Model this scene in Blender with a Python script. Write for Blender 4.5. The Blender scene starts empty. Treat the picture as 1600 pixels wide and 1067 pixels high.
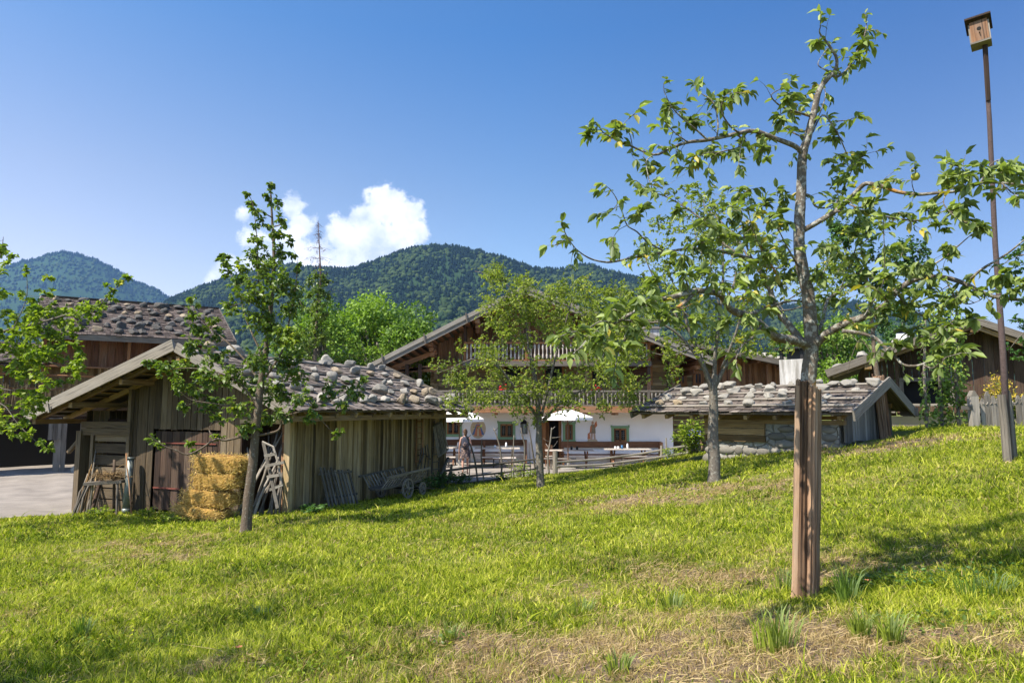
import bpy, math, random
import numpy as np
from mathutils import Vector, Matrix
R = math.radians
SC = bpy.context.scene
COL = SC.collection

# ------------------------------------------------------------------ camera
PITCH = R(5.7); EYE = 1.6; FPX = 1067.0
cd = bpy.data.cameras.new("camera"); cam = bpy.data.objects.new("camera", cd); COL.objects.link(cam)
cd.lens = 24.0; cd.sensor_width = 36.0; cd.clip_start = 0.05; cd.clip_end = 20000
cam.location = (0, 0, EYE); cam.rotation_euler = (R(90) + PITCH, 0, 0)
SC.camera = cam

# ------------------------------------------------------------------ exposure, sun, sky
SC.view_settings.view_transform = 'Standard'; SC.view_settings.look = 'None'
SC.view_settings.exposure = 1.35; SC.view_settings.gamma = 1.0
SUN_EL, SUN_AZ = R(53), R(34)          # azimuth measured from -x towards the camera side
sv = Vector((-math.cos(SUN_EL)*math.cos(SUN_AZ), -math.cos(SUN_EL)*math.sin(SUN_AZ), math.sin(SUN_EL)))
sd = bpy.data.lights.new("sun", 'SUN'); sun = bpy.data.objects.new("sun", sd); COL.objects.link(sun)
sd.energy = 4.0; sd.angle = R(0.5); sd.color = (1.0, 0.94, 0.84)
sun.rotation_euler = sv.to_track_quat('Z', 'Y').to_euler(); sun.location = sv*60
world = bpy.data.worlds.new("World"); SC.world = world; world.use_nodes = True
SKY = 0.15

def dirpx(px, py):
    u = (px-800)/FPX; v = (533.5-py)/FPX; c, s = math.cos(PITCH), math.sin(PITCH)
    y = c - v*s
    return u/y, (s+v*c)/y              # x/y and z/y slopes of the viewing ray
def P(px, py, Y):
    a, b = dirpx(px, py); return Vector((a*Y, Y, EYE+b*Y))

def build_world():
    nt = world.node_tree; N = nt.nodes; L = nt.links; N.clear()
    out = N.new('ShaderNodeOutputWorld'); bg = N.new('ShaderNodeBackground'); bg.inputs[1].default_value = SKY
    sky = N.new('ShaderNodeTexSky'); sky.sky_type = 'NISHITA'; sky.sun_disc = False
    sky.sun_elevation = SUN_EL
    sky.sun_rotation = math.atan2(sv.x, sv.y)
    sky.air_density = 1.0; sky.dust_density = 1.1; sky.ozone_density = 2.2; sky.altitude = 600
    hs = N.new('ShaderNodeHueSaturation'); hs.inputs['Saturation'].default_value = 1.1; hs.inputs['Value'].default_value = .8; hs.inputs['Hue'].default_value = 0.503
    L.new(sky.outputs[0], hs.inputs['Color'])
    tc = N.new('ShaderNodeTexCoord'); sep = N.new('ShaderNodeSeparateXYZ'); L.new(tc.outputs['Generated'], sep.inputs[0])
    def M(op, a, b=None, c=None):
        n = N.new('ShaderNodeMath'); n.operation = op
        for i, q in enumerate((a, b, c)):
            if q is None: continue
            if isinstance(q, (int, float)): n.inputs[i].default_value = q
            else: L.new(q, n.inputs[i])
        return n.outputs[0]
    # tint deeper by elevation and side, only ahead; sky behind stays bright for fill
    def ramp(fac, stops):
        x = N.new('ShaderNodeValToRGB'); e = x.color_ramp.elements
        while len(e) < len(stops): e.new(.5)
        for i, (p, c) in enumerate(stops): e[i].position = p; e[i].color = (*c, 1)
        L.new(fac, x.inputs[0]); return x.outputs[0]
    def mul(a, b, f=1.0):
        x = N.new('ShaderNodeMix'); x.data_type = 'RGBA'; x.blend_type = 'MULTIPLY'
        if isinstance(f, float): x.inputs[0].default_value = f
        else: L.new(f, x.inputs[0])
        L.new(a, x.inputs[6]); L.new(b, x.inputs[7]); return x.outputs[2]
    A = ramp(sep.outputs[2], [(0.12, (.96, .80, .70)), (.30, (.72, .69, .66)), (.50, (.35, .58, .72))])
    bx = M('ADD', M('MULTIPLY', sep.outputs[0], .8), .5); B = ramp(bx, [(.06, (.98, .76, .66)), (.5, (.62, .64, .64)), (.9, (.46, .47, .52))])
    sc2 = N.new('ShaderNodeMix'); sc2.data_type = 'RGBA'; sc2.blend_type = 'MULTIPLY'; sc2.inputs[0].default_value = 1.0; L.new(B, sc2.inputs[6]); sc2.inputs[7].default_value = (1.46, 1.46, 1.46, 1)
    mrf = N.new('ShaderNodeMapRange'); mrf.interpolation_type = 'SMOOTHSTEP'; mrf.inputs[1].default_value = -.1; mrf.inputs[2].default_value = .35; L.new(sep.outputs[1], mrf.inputs[0])
    skyc = mul(mul(hs.outputs[0], A, mrf.outputs[0]), sc2.outputs[2], mrf.outputs[0])
    yy = M('MAXIMUM', sep.outputs[1], 0.05)
    u = M('DIVIDE', sep.outputs[0], yy); w = M('DIVIDE', sep.outputs[2], yy)
    cb = N.new('ShaderNodeCombineXYZ'); L.new(u, cb.inputs[0]); L.new(w, cb.inputs[1])
    def noise(scale, det, rough, off=0.0):
        n = N.new('ShaderNodeTexNoise'); n.inputs['Scale'].default_value = scale; n.inputs['Detail'].default_value = det
        n.inputs['Roughness'].default_value = rough
        mp = N.new('ShaderNodeMapping'); mp.inputs['Location'].default_value = (off, off*.7, off*.3)
        L.new(cb.outputs[0], mp.inputs[0]); L.new(mp.outputs[0], n.inputs['Vector']); return n.outputs[0]
    n1 = noise(20, 8, .62); n2 = noise(60, 8, .7, 3.0); n3 = noise(22, 5, .55, 7.7)
    blobs = [(603,328,38,1),(572,345,30,1),(636,338,26,1),(534,368,30,1),(600,385,52,1),(556,402,44,1),(645,362,24,1),(654,322,9,.6),(508,398,24,1),
             (458,325,21,.9),(470,352,24,.95),(448,384,36,.95),(396,372,22,.8),(415,405,32,.9),(383,334,12,.62),(486,402,22,.9),(352,425,22,.72),(330,440,18,.6),(505,400,26,.9)]
    field = None; lit = None
    for (bx, by, br, bs) in blobs:
        a, b = dirpx(bx, by); r = br/FPX
        dx = M('SUBTRACT', u, a); dy = M('SUBTRACT', w, b)
        d = M('SQRT', M('ADD', M('MULTIPLY', dx, dx), M('MULTIPLY', dy, dy)))
        f = M('MULTIPLY', M('SUBTRACT', 1.25, M('DIVIDE', d, r)), bs)
        field = f if field is None else M('MAXIMUM', field, f)
    nz = M('ADD', M('MULTIPLY', M('SUBTRACT', n1, .5), 1.7), M('MULTIPLY', M('SUBTRACT', n2, .5), 1.3))
    fd = M('ADD', field, nz)
    mr = N.new('ShaderNodeMapRange'); mr.interpolation_type = 'SMOOTHSTEP'
    mr.inputs[1].default_value = 0.02; mr.inputs[2].default_value = 0.52; mr.inputs[3].default_value = 0; mr.inputs[4].default_value = 0.97
    L.new(fd, mr.inputs[0])
    infront = M('GREATER_THAN', sep.outputs[1], 0.1)
    mask = M('MULTIPLY', mr.outputs[0], infront)
    # cloud colour: bright billows with faint blue-grey folds
    mr2 = N.new('ShaderNodeMapRange'); mr2.inputs[1].default_value = .36; mr2.inputs[2].default_value = .66
    mr2.inputs[3].default_value = .0; mr2.inputs[4].default_value = 1; L.new(n3, mr2.inputs[0])
    cm = N.new('ShaderNodeMix'); cm.data_type = 'RGBA'
    k = 1/SKY
    cm.inputs[6].default_value = (.32*k, .36*k, .45*k, 1); cm.inputs[7].default_value = (.58*k, .58*k, .60*k, 1)
    L.new(mr2.outputs[0], cm.inputs[0])
    mx = N.new('ShaderNodeMix'); mx.data_type = 'RGBA'
    L.new(mask, mx.inputs[0]); L.new(skyc, mx.inputs[6]); L.new(cm.outputs[2], mx.inputs[7])
    L.new(mx.outputs[2], bg.inputs[0]); L.new(bg.outputs[0], out.inputs[0])
build_world()

# ------------------------------------------------------------------ object helpers
def tag(o, label=None, cat=None, group=None, kind=None):
    if label: o["label"] = label
    if cat: o["category"] = cat
    if group: o["group"] = group
    if kind: o["kind"] = kind
    return o
class Frame:
    """A thing's own axes: origin, turn about z."""
    def __init__(s, x, y, z, rz=0.0):
        s.o = Vector((x, y, z)); s.rz = rz; s.m = Matrix.Translation(s.o) @ Matrix.Rotation(rz, 4, 'Z')
    def w(s, x, y, z): return s.m @ Vector((x, y, z))
def thing(name, label, cat, loc=(0, 0, 0), rz=0.0, group=None):
    o = bpy.data.objects.new(name, None); COL.objects.link(o); o.location = loc; o.rotation_euler = (0, 0, rz)
    o.empty_display_size = .2
    return tag(o, label, cat, group)
def children(o): return [c for c in bpy.data.objects if c.parent == o]
def copy_tree(o, parent=None):
    c = o.copy(); COL.objects.link(c)
    if parent: c.parent = parent
    for ch in children(o): copy_tree(ch, c)
    return c

def unit(v):
    v = Vector(v); return v.normalized() if v.length > 1e-9 else Vector((0, 0, 1))
_t = (1+5**.5)/2
ICO_V = [Vector(v).normalized() for v in [(-1,_t,0),(1,_t,0),(-1,-_t,0),(1,-_t,0),(0,-1,_t),(0,1,_t),(0,-1,-_t),(0,1,-_t),(_t,0,-1),(_t,0,1),(-_t,0,-1),(-_t,0,1)]]
ICO_F = [(0,11,5),(0,5,1),(0,1,7),(0,7,10),(0,10,11),(1,5,9),(5,11,4),(11,10,2),(10,7,6),(7,1,8),(3,9,4),(3,4,2),(3,2,6),(3,6,8),(3,8,9),(4,9,5),(2,4,11),(6,2,10),(8,6,7),(9,8,1)]
def icosub(n):
    V = list(ICO_V); F = list(ICO_F)
    for _ in range(n):
        cache = {}; G = []
        def mid(a, b):
            k = (min(a, b), max(a, b))
            if k not in cache: V.append(((V[a]+V[b])/2).normalized()); cache[k] = len(V)-1
            return cache[k]
        for a, b, c in F:
            x, y, z = mid(a, b), mid(b, c), mid(c, a); G += [(a,x,z),(b,y,x),(c,z,y),(x,y,z)]
        F = G
    return V, F
ICO = {n: icosub(n) for n in (1, 2, 3)}
rg = random.Random(7)

class MB:
    """Collects beams, boards, tubes and plates and links them as ONE mesh object."""
    def __init__(s): s.v = []; s.f = []; s.uv = []; s.r = []; s.mi = []
    def face(s, idx, uvs, rnd=0.5, mat=0):
        s.f.append(tuple(idx)); s.uv.extend(uvs); s.r.append(rnd); s.mi.append(mat)
    def beam(s, p0, p1, w, t, up=(0, 0, 1), rnd=None, mat=0, w1=None, t1=None):
        p0 = Vector(p0); p1 = Vector(p1); d = p1-p0; L = d.length
        if L < 1e-6: return s
        d /= L; up = Vector(up)
        if abs(d.dot(up.normalized())) > .995: up = Vector((0, 1, 0)) if abs(d.y) < .9 else Vector((1, 0, 0))
        a = d.cross(up).normalized(); b = a.cross(d).normalized()
        w1 = w if w1 is None else w1; t1 = t if t1 is None else t1
        if rnd is None: rnd = rg.random()
        n = len(s.v)
        for p, ww, tt in ((p0, w, t), (p1, w1, t1)):
            for sa, sb in ((-1,-1),(1,-1),(1,1),(-1,1)): s.v.append(p+a*sa*ww/2+b*sb*tt/2)
        ou, ov = rg.uniform(0, 50), rg.uniform(0, 50)
        dims = (w, t, w, t); acc = 0
        for i in range(4):
            j = (i+1) % 4; q = dims[i]
            s.face((n+i, n+j, n+4+j, n+4+i), [(ou+acc, ov), (ou+acc+q, ov), (ou+acc+q, ov+L), (ou+acc, ov+L)], rnd, mat); acc += q
        e = [(ou, ov), (ou+w, ov), (ou+w, ov+t), (ou, ov+t)]
        s.face((n+3, n+2, n+1, n), e, rnd, mat); s.face((n+4, n+5, n+6, n+7), e, rnd, mat)
        return s
    def box(s, x0, x1, y0, y1, z0, z1, rnd=None, mat=0, axis=None):
        dx, dy, dz = x1-x0, y1-y0, z1-z0; cx, cy, cz = (x0+x1)/2, (y0+y1)/2, (z0+z1)/2
        ax = axis or max((dx, 'x'), (dy, 'y'), (dz, 'z'))[1]
        if ax == 'x': return s.beam((x0, cy, cz), (x1, cy, cz), dy, dz, (0, 0, 1), rnd, mat)
        if ax == 'y': return s.beam((cx, y0, cz), (cx, y1, cz), dx, dz, (0, 0, 1), rnd, mat)
        return s.beam((cx, cy, z0), (cx, cy, z1), dx, dy, (0, 1, 0), rnd, mat)
    def poly(s, pts, rnd=.5, mat=0, uvs=None):
        n = len(s.v); s.v += [Vector(p) for p in pts]
        if uvs is None:
            p0 = Vector(pts[0]); a = unit(Vector(pts[1])-p0); nn = a.cross(Vector(pts[-1])-p0); b = unit(nn.cross(a))
            uvs = [((Vector(p)-p0).dot(a), (Vector(p)-p0).dot(b)) for p in pts]
        s.face(range(n, n+len(pts)), uvs, rnd, mat); return s
    def slab(s, pts, off, rnd=.5, mat=0):
        """closed plate: polygon pts extruded by vector off"""
        off = Vector(off); A = [Vector(p) for p in pts]; B = [p+off for p in A]
        s.poly(A[::-1], rnd, mat); s.poly(B, rnd, mat)
        for i in range(len(A)):
            j = (i+1) % len(A); s.poly([A[i], A[j], B[j], B[i]], rnd, mat)
        return s
    def tube(s, pts, rads, n=6, rnd=None, mat=0, cap=True, wob=0.0):
        pts = [Vector(p) for p in pts]
        if isinstance(rads, (int, float)): rads = [rads]*len(pts)
        if rnd is None: rnd = rg.random()
        base = len(s.v); m = len(pts); ov = rg.uniform(0, 50); ou = rg.uniform(0, 50); acc = [0]
        d0 = unit(pts[1]-pts[0]); a = d0.orthogonal().normalized()
        for i, p in enumerate(pts):
            d = unit((pts[min(i+1, m-1)]-pts[max(i-1, 0)])); a = unit(a-d*a.dot(d)); b = d.cross(a)
            if i: acc.append(acc[-1]+(p-pts[i-1]).length)
            for k in range(n):
                th = 2*math.pi*k/n; rr = rads[i]*(1+(rg.uniform(-wob, wob) if wob else 0)); s.v.append(p+(a*math.cos(th)+b*math.sin(th))*rr)
        cir = 2*math.pi*max(rads)
        for i in range(m-1):
            for k in range(n):
                k2 = (k+1) % n; u0, u1 = ou+cir*k/n, ou+cir*(k+1)/n
                s.face((base+i*n+k, base+i*n+k2, base+(i+1)*n+k2, base+(i+1)*n+k), [(u0, ov+acc[i]), (u1, ov+acc[i]), (u1, ov+acc[i+1]), (u0, ov+acc[i+1])], rnd, mat)
        if cap:
            c = [(ou+.3*math.cos(2*math.pi*k/n)*max(rads), ov+.3*math.sin(2*math.pi*k/n)*max(rads)) for k in range(n)]
            s.face([base+k for k in range(n)][::-1], c, rnd, mat); s.face([base+(m-1)*n+k for k in range(n)], c, rnd, mat)
        return s
    def lathe(s, prof, n=16, c=(0, 0, 0), rnd=.5, mat=0, axis='z'):
        """prof: list of (radius, z)"""
        base = len(s.v); m = len(prof); c = Vector(c)
        for r, z in prof:
            for k in range(n):
                th = 2*math.pi*k/n; q = (r*math.cos(th), r*math.sin(th), z)
                if axis == 'x': q = (q[2], q[0], q[1])
                if axis == 'y': q = (q[0], q[2], q[1])
                s.v.append(c+Vector(q))
        for i in range(m-1):
            for k in range(n):
                k2 = (k+1) % n
                s.face((base+i*n+k, base+i*n+k2, base+(i+1)*n+k2, base+(i+1)*n+k), [(k/n, prof[i][1]), ((k+1)/n, prof[i][1]), ((k+1)/n, prof[i+1][1]), (k/n, prof[i+1][1])], rnd, mat)
        return s
    def ball(s, c, r, n=1, rnd=.5, mat=0, sq=(1, 1, 1), jit=0.0):
        V, F = ICO[n]; base = len(s.v); c = Vector(c)
        for v in V:
            k = r*(1+rg.uniform(-jit, jit)); s.v.append(c+Vector((v.x*sq[0], v.y*sq[1], v.z*sq[2]))*k)
        for f in F: s.face([base+i for i in f], [(s.v[base+i].x, s.v[base+i].z) for i in f], rnd, mat)
        return s
    def mesh(s, name, mats, smooth=False):
        me = bpy.data.meshes.new(name); me.from_pydata([tuple(v) for v in s.v], [], s.f)
        uvl = me.uv_layers.new(name="UVMap"); uvl.data.foreach_set("uv", [c for q in s.uv for c in q])
        at = me.attributes.new("rnd", 'FLOAT', 'FACE'); at.data.foreach_set("value", s.r)
        for m in (mats if isinstance(mats, (list, tuple)) else [mats]): me.materials.append(m)
        me.polygons.foreach_set("material_index", s.mi)
        if smooth: me.polygons.foreach_set("use_smooth", [True]*len(s.f))
        me.update(); return me
    def build(s, name, mats, parent=None, smooth=False, label=None, cat=None, group=None, kind=None, loc=None):
        o = bpy.data.objects.new(name, s.mesh(name, mats, smooth)); COL.objects.link(o)
        if parent is not None: o.parent = parent
        if loc is not None: o.location = loc
        return tag(o, label, cat, group, kind)

def build_pieces(mb, name, mat, parent, cuts=None, **k):
    """one object per piece: every beam (8 corners, 6 faces) or the ranges between cuts"""
    nf = len(mb.f); cuts = cuts or list(range(0, nf, 6)); cuts = list(cuts)+[nf]; lo = []; acc = 0
    for f in mb.f: lo.append(acc); acc += len(f)
    lo.append(acc)
    for a, b in zip(cuts[:-1], cuts[1:]):
        if b <= a: continue
        q = MB(); ids = sorted({i for f in mb.f[a:b] for i in f}); mp = {v: i for i, v in enumerate(ids)}; q.v = [mb.v[i] for i in ids]; q.f = [tuple(mp[i] for i in f) for f in mb.f[a:b]]; q.uv = mb.uv[lo[a]:lo[b]]; q.r = mb.r[a:b]; q.mi = mb.mi[a:b]
        q.build(name, mat, parent, **k)
def np_mesh(name, V, F, mats, attrs=None, smooth=False):
    """V (n,3); F: list of int arrays, each (m,k) with its own k; attrs: name -> per-face float array, in F order"""
    me = bpy.data.meshes.new(name); me.vertices.add(len(V)); me.vertices.foreach_set("co", np.ascontiguousarray(V, dtype=np.float32).ravel())
    idx = np.concatenate([f.ravel() for f in F]).astype(np.int32); tot = np.concatenate([np.full(len(f), f.shape[1], np.int32) for f in F])
    start = np.concatenate([[0], np.cumsum(tot)[:-1]]).astype(np.int32)
    me.loops.add(len(idx)); me.loops.foreach_set("vertex_index", idx); me.polygons.add(len(tot)); me.polygons.foreach_set("loop_start", start)
    me.polygons.foreach_set("loop_total", tot)
    me.update(calc_edges=True)
    for k, a in (attrs or {}).items():
        at = me.attributes.new(k, 'FLOAT', 'FACE'); at.data.foreach_set("value", np.ascontiguousarray(a, dtype=np.float32))
    if smooth: me.polygons.foreach_set("use_smooth", np.ones(len(tot), bool))
    for m in (mats if isinstance(mats, (list, tuple)) else [mats]): me.materials.append(m)
    return me
def np_obj(name, me, parent=None, loc=None):
    o = bpy.data.objects.new(name, me); COL.objects.link(o)
    if parent is not None: o.parent = parent
    if loc is not None: o.location = loc
    return o

# ------------------------------------------------------------------ materials
class Mat:
    def __init__(s, name):
        s.m = bpy.data.materials.new(name); s.m.use_nodes = True; s.nt = s.m.node_tree; s.N = s.nt.nodes; s.L = s.nt.links
        s.b = s.N['Principled BSDF']; s.out = s.N['Material Output']; s.b.inputs['Roughness'].default_value = .8
        s.b.inputs['Specular IOR Level'].default_value = .3
    def n(s, t, **k):
        x = s.N.new('ShaderNode'+t)
        for a, b in k.items(): setattr(x, a, b)
        return x
    def coord(s, which='UV', scale=(1, 1, 1)):
        tc = s.n('TexCoord'); mp = s.n('Mapping'); mp.inputs['Scale'].default_value = scale; s.L.new(tc.outputs[which], mp.inputs[0]); return mp.outputs[0]
    def noise(s, vec, scale, det=4, rough=.6):
        x = s.n('TexNoise'); x.inputs['Scale'].default_value = scale; x.inputs['Detail'].default_value = det; x.inputs['Roughness'].default_value = rough
        s.L.new(vec, x.inputs['Vector']); return x.outputs[0]
    def attr(s, name): x = s.n('Attribute'); x.attribute_name = name; return x.outputs['Fac']
    def ramp(s, fac, stops):
        x = s.n('ValToRGB'); e = x.color_ramp.elements
        while len(e) < len(stops): e.new(.5)
        for i, (p, c) in enumerate(stops): e[i].position = p; e[i].color = (*c, 1) if len(c) == 3 else c
        s.L.new(fac, x.inputs[0]); return x.outputs[0]
    def mix(s, fac, a, b, mode='MIX'):
        x = s.n('Mix'); x.data_type = 'RGBA'; x.blend_type = mode
        for i, q in ((0, fac), (6, a), (7, b)):
            if isinstance(q, (int, float)): x.inputs[i].default_value = q
            elif isinstance(q, tuple): x.inputs[i].default_value = (*q, 1)
            else: s.L.new(q, x.inputs[i])
        return x.outputs[2]
    def math(s, op, a, b=None):
        x = s.n('Math'); x.operation = op
        for i, q in enumerate((a, b)):
            if q is None: continue
            if isinstance(q, (int, float)): x.inputs[i].default_value = q
            else: s.L.new(q, x.inputs[i])
        return x.outputs[0]
    def col(s, c):
        if isinstance(c, tuple): s.b.inputs['Base Color'].default_value = (*c, 1)
        else: s.L.new(c, s.b.inputs['Base Color'])
    def bump(s, h, strength=.4, dist=.01):
        x = s.n('Bump'); x.inputs['Strength'].default_value = strength; x.inputs['Distance'].default_value = dist
        s.L.new(h, x.inputs['Height']); s.L.new(x.outputs[0], s.b.inputs['Normal'])

def wood(name, dark, light, grey=None, gfac=.5, fine=1.0, bump=.5, rv=.95):
    m = Mat(name); uv = m.coord('UV', (38*fine, 1.6*fine, 1)); g = m.noise(uv, 1.0, 6, .65)
    uv2 = m.coord('UV', (5, .8, 1)); w = m.noise(uv2, 1.0, 4, .6); r = m.attr('rnd')
    c = m.mix(m.math('MULTIPLY', m.math('SUBTRACT', g, .3), 2.4), dark, light)
    if grey:
        f = m.math('ADD', m.math('MULTIPLY', m.math('SUBTRACT', w, .5), 2.2), m.math('ADD', m.math('MULTIPLY', r, .5), gfac-.25))
        cl = m.n('Clamp'); m.L.new(f, cl.inputs[0]); c = m.mix(cl.outputs[0], c, m.mix(g, tuple(k*.55 for k in grey), grey))
    k = m.math('ADD', m.math('MULTIPLY', r, rv), .92-rv/2)
    c = m.mix(1.0, c, m.n('CombineColor').outputs[0], 'MULTIPLY') if False else c
    h = m.n('HueSaturation'); m.L.new(c, h.inputs['Color']); m.L.new(k, h.inputs['Value'])
    # thin dark cracks running along the grain
    cr = m.noise(m.coord('UV', (60*fine, .9, 1)), 1.0, 3, .7)
    ck = m.ramp(cr, [(.36, (.25, .25, .25)), (.46, (1, 1, 1))])
    m.col(m.mix(1.0, h.outputs[0], ck, 'MULTIPLY')); m.bump(g, bump, .006); m.b.inputs['Roughness'].default_value = .85
    return m.m
def plain(name, c, rough=.8, var=.25, scale=8, metal=0, bump=.0):
    m = Mat(name); o = m.coord('Object'); g = m.noise(o, scale, 5, .6)
    m.col(m.mix(g, tuple(k*(1-var) for k in c), tuple(min(1, k*(1+var)) for k in c)))
    m.b.inputs['Roughness'].default_value = rough; m.b.inputs['Metallic'].default_value = metal
    if bump: m.bump(g, bump, .01)
    return m.m
def leafmat(name, c1, c2, c3=None, trans=.35, rough=.5, spec=.28):
    m = Mat(name); r = m.attr('rnd')
    stops = [(0, c1), (.75, c2)]
    if c3: stops += [(.93, c2), (.97, c3)]
    c = m.ramp(r, stops)
    geo = m.n('NewGeometry'); back = m.mix(geo.outputs['Backfacing'], c, m.mix(.45, c, (.16, .2, .11)))
    m.col(back); m.b.inputs['Roughness'].default_value = rough; m.b.inputs['Specular IOR Level'].default_value = spec
    t = m.n('BsdfTranslucent'); m.L.new(m.mix(1.0, c, (1.5, 1.7, .6), 'MULTIPLY'), t.inputs[0])
    ms = m.n('MixShader'); ms.inputs[0].default_value = trans
    m.L.new(m.b.outputs[0], ms.inputs[1]); m.L.new(t.outputs[0], ms.inputs[2]); m.L.new(ms.outputs[0], m.out.inputs[0])
    return m.m
MT = {}
MT['grey'] = wood('weathered grey wood', (.11, .09, .068), (.30, .26, .205), (.28, .25, .21), .5)
MT['greydark'] = wood('dark grey wood', (.07, .055, .04), (.21, .175, .135), (.21, .185, .15), .45)
MT['board'] = wood('moss stained boards', (.065, .04, .013), (.38, .255, .10), (.38, .29, .17), .40, 1.0, .6, 1.35)
MT['gable'] = wood('brown grey gable boards', (.05, .032, .015), (.20, .135, .07), (.19, .15, .10), .35)  # darker brown than the long wall, with the gable's shade put into the colour
MT['brown'] = wood('sun browned larch', (.12, .045, .016), (.40, .18, .07), (.32, .21, .13), .25)
MT['red'] = wood('red brown larch', (.07, .028, .013), (.23, .10, .048), (.19, .13, .085), .12)
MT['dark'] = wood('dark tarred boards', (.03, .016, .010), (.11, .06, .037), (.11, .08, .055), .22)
MT['log'] = wood('old hewn logs', (.12, .062, .02), (.40, .24, .085), (.34, .25, .14), .35)
MT['shingle'] = wood('split shingles', (.040, .029, .023), (.20, .155, .125), (.26, .22, .185), .42, .8)
MT['shingledark'] = wood('dark split shingles', (.025, .017, .013), (.12, .085, .068), (.15, .12, .10), .35, .8)
MT['postwood'] = wood('split chestnut slab', (.06, .022, .010), (.36, .20, .10), (.34, .25, .17), .3, 1.0, 1.0)
MT['hewn'] = wood('hewn orange wood', (.16, .06, .02), (.34, .16, .06), None)
MT['table'] = wood('scrubbed table wood', (.34, .28, .22), (.58, .52, .46), None)
MT['benchred'] = wood('varnished bench wood', (.14, .06, .028), (.30, .14, .065), None)
MT['cream'] = plain('parasol cloth', (.80, .77, .72), .9, .04, 3)
MT['iron'] = plain('dark iron', (.035, .033, .032), .5, .3, 20, .6)
MT['zinc'] = plain('old zinc', (.20, .22, .20), .45, .25, 6, .5)
MT['rust'] = plain('rusty red iron', (.16, .045, .03), .7, .3, 14)
MT['green'] = plain('sage green paint', (.20, .32, .17), .8, .12, 20)
MT['white'] = plain('white ceramic', (.75, .75, .75), .3, .04, 3)
MT['blue'] = plain('blue glass', (.05, .16, .32), .2, .1, 3)
MT['black'] = plain('deep dark inside', (.012, .011, .01), .9, .2, 3)  # near black that stands in for the darkness of unlit insides
MT['glass'] = plain('leaded glass', (.012, .014, .016), .12, .3, 9)
MT['lead'] = plain('lead came', (.16, .15, .14), .5, .1, 9)
MT['yellowwall'] = plain('ochre plaster', (.34, .29, .18), .9, .12, 2)
def m_plaster():
    m = Mat('lime washed plaster'); o = m.coord('Object'); a = m.noise(o, 1.2, 6, .6); b = m.noise(o, 25, 4, .6)
    m.col(m.mix(a, (.80, .76, .71), (.92, .89, .85))); m.bump(b, .35, .01); m.b.inputs['Roughness'].default_value = .9; return m.m
MT['plaster'] = m_plaster()
def m_chimney():
    m = Mat('stained chimney plaster'); o = m.coord('Object', (9, 9, .8)); g = m.noise(o, 1.0, 5, .65); b = m.noise(m.coord('Object'), 14, 5, .6)
    m.col(m.mix(m.ramp(g, [(.38, (1, 1, 1)), (.60, (0, 0, 0))]), m.mix(b, (.40, .385, .36), (.52, .50, .47)), (.22, .205, .18))); m.bump(b, .5, .01); return m.m
MT['chimney'] = m_chimney()
def m_rubble():
    m = Mat('rubble masonry'); o = m.coord('Object', (1, 1, 1.35))
    nz = m.n('TexNoise'); nz.inputs['Scale'].default_value = 3; m.L.new(o, nz.inputs['Vector'])
    v = m.n('VectorMath'); v.operation = 'MULTIPLY_ADD'; v.inputs[1].default_value = (.3, .3, .3); m.L.new(nz.outputs[1], v.inputs[0]); m.L.new(o, v.inputs[2])
    vo = m.n('TexVoronoi'); vo.feature = 'DISTANCE_TO_EDGE'; vo.inputs['Scale'].default_value = 3.0; m.L.new(v.outputs[0], vo.inputs['Vector'])
    vc = m.n('TexVoronoi'); vc.inputs['Scale'].default_value = 3.0; m.L.new(v.outputs[0], vc.inputs['Vector'])
    g = m.noise(o, 14, 6, .65); e = m.ramp(vo.outputs['Distance'], [(.0, (.15, .15, .15)), (.07, (1, 1, 1))])
    sp = m.n('SeparateColor'); m.L.new(vc.outputs['Color'], sp.inputs[0])
    st = m.mix(sp.outputs[0], (.22, .20, .17), (.42, .40, .35)); st = m.mix(m.math('MULTIPLY', g, .8), st, (.16, .15, .12))
    m.col(m.mix(e, (.17, .155, .13), st)); hh = m.math('ADD', e, m.math('MULTIPLY', g, .5)); m.bump(hh, .9, .05); return m.m
MT['rubble'] = m_rubble()
def m_stone(name, a, b, c):
    m = Mat(name); o = m.coord('Object'); oi = m.n('ObjectInfo'); g = m.noise(o, 7, 6, .65); h = m.noise(o, 28, 4, .7)
    cc = m.mix(oi.outputs['Random'], a, b); cc = m.mix(m.ramp(g, [(.45, (0, 0, 0)), (.62, (1, 1, 1))]), cc, c)
    cc = m.mix(m.math('MULTIPLY', h, .7), cc, (.10, .095, .085)); m.col(cc); m.bump(h, .6, .02); m.b.inputs['Roughness'].default_value = .9; return m.m
MT['stone'] = m_stone('grey field stone', (.46, .43, .37), (.24, .225, .20), (.35, .31, .24))
MT['stonedark'] = m_stone('dark field stone', (.055, .05, .047), (.11, .10, .09), (.08, .07, .055))  # darker copy of the field stone, barn stones' shade put into the colour
MT['stonebrown'] = m_stone('brown field stone', (.34, .24, .14), (.32, .25, .17), (.40, .32, .2))
def m_rubblestone():
    m = Mat('face stones'); o = m.coord('Object'); g = m.noise(o, 16, 6, .7); r = m.attr('rnd')
    c = m.ramp(r, [(0, (.13, .115, .095)), (.5, (.27, .245, .205)), (1, (.20, .17, .13))]); m.col(m.mix(m.math('MULTIPLY', g, .9), c, (.12, .11, .09))); m.bump(g, .8, .02); return m.m
MT['facestone'] = m_rubblestone()
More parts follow.
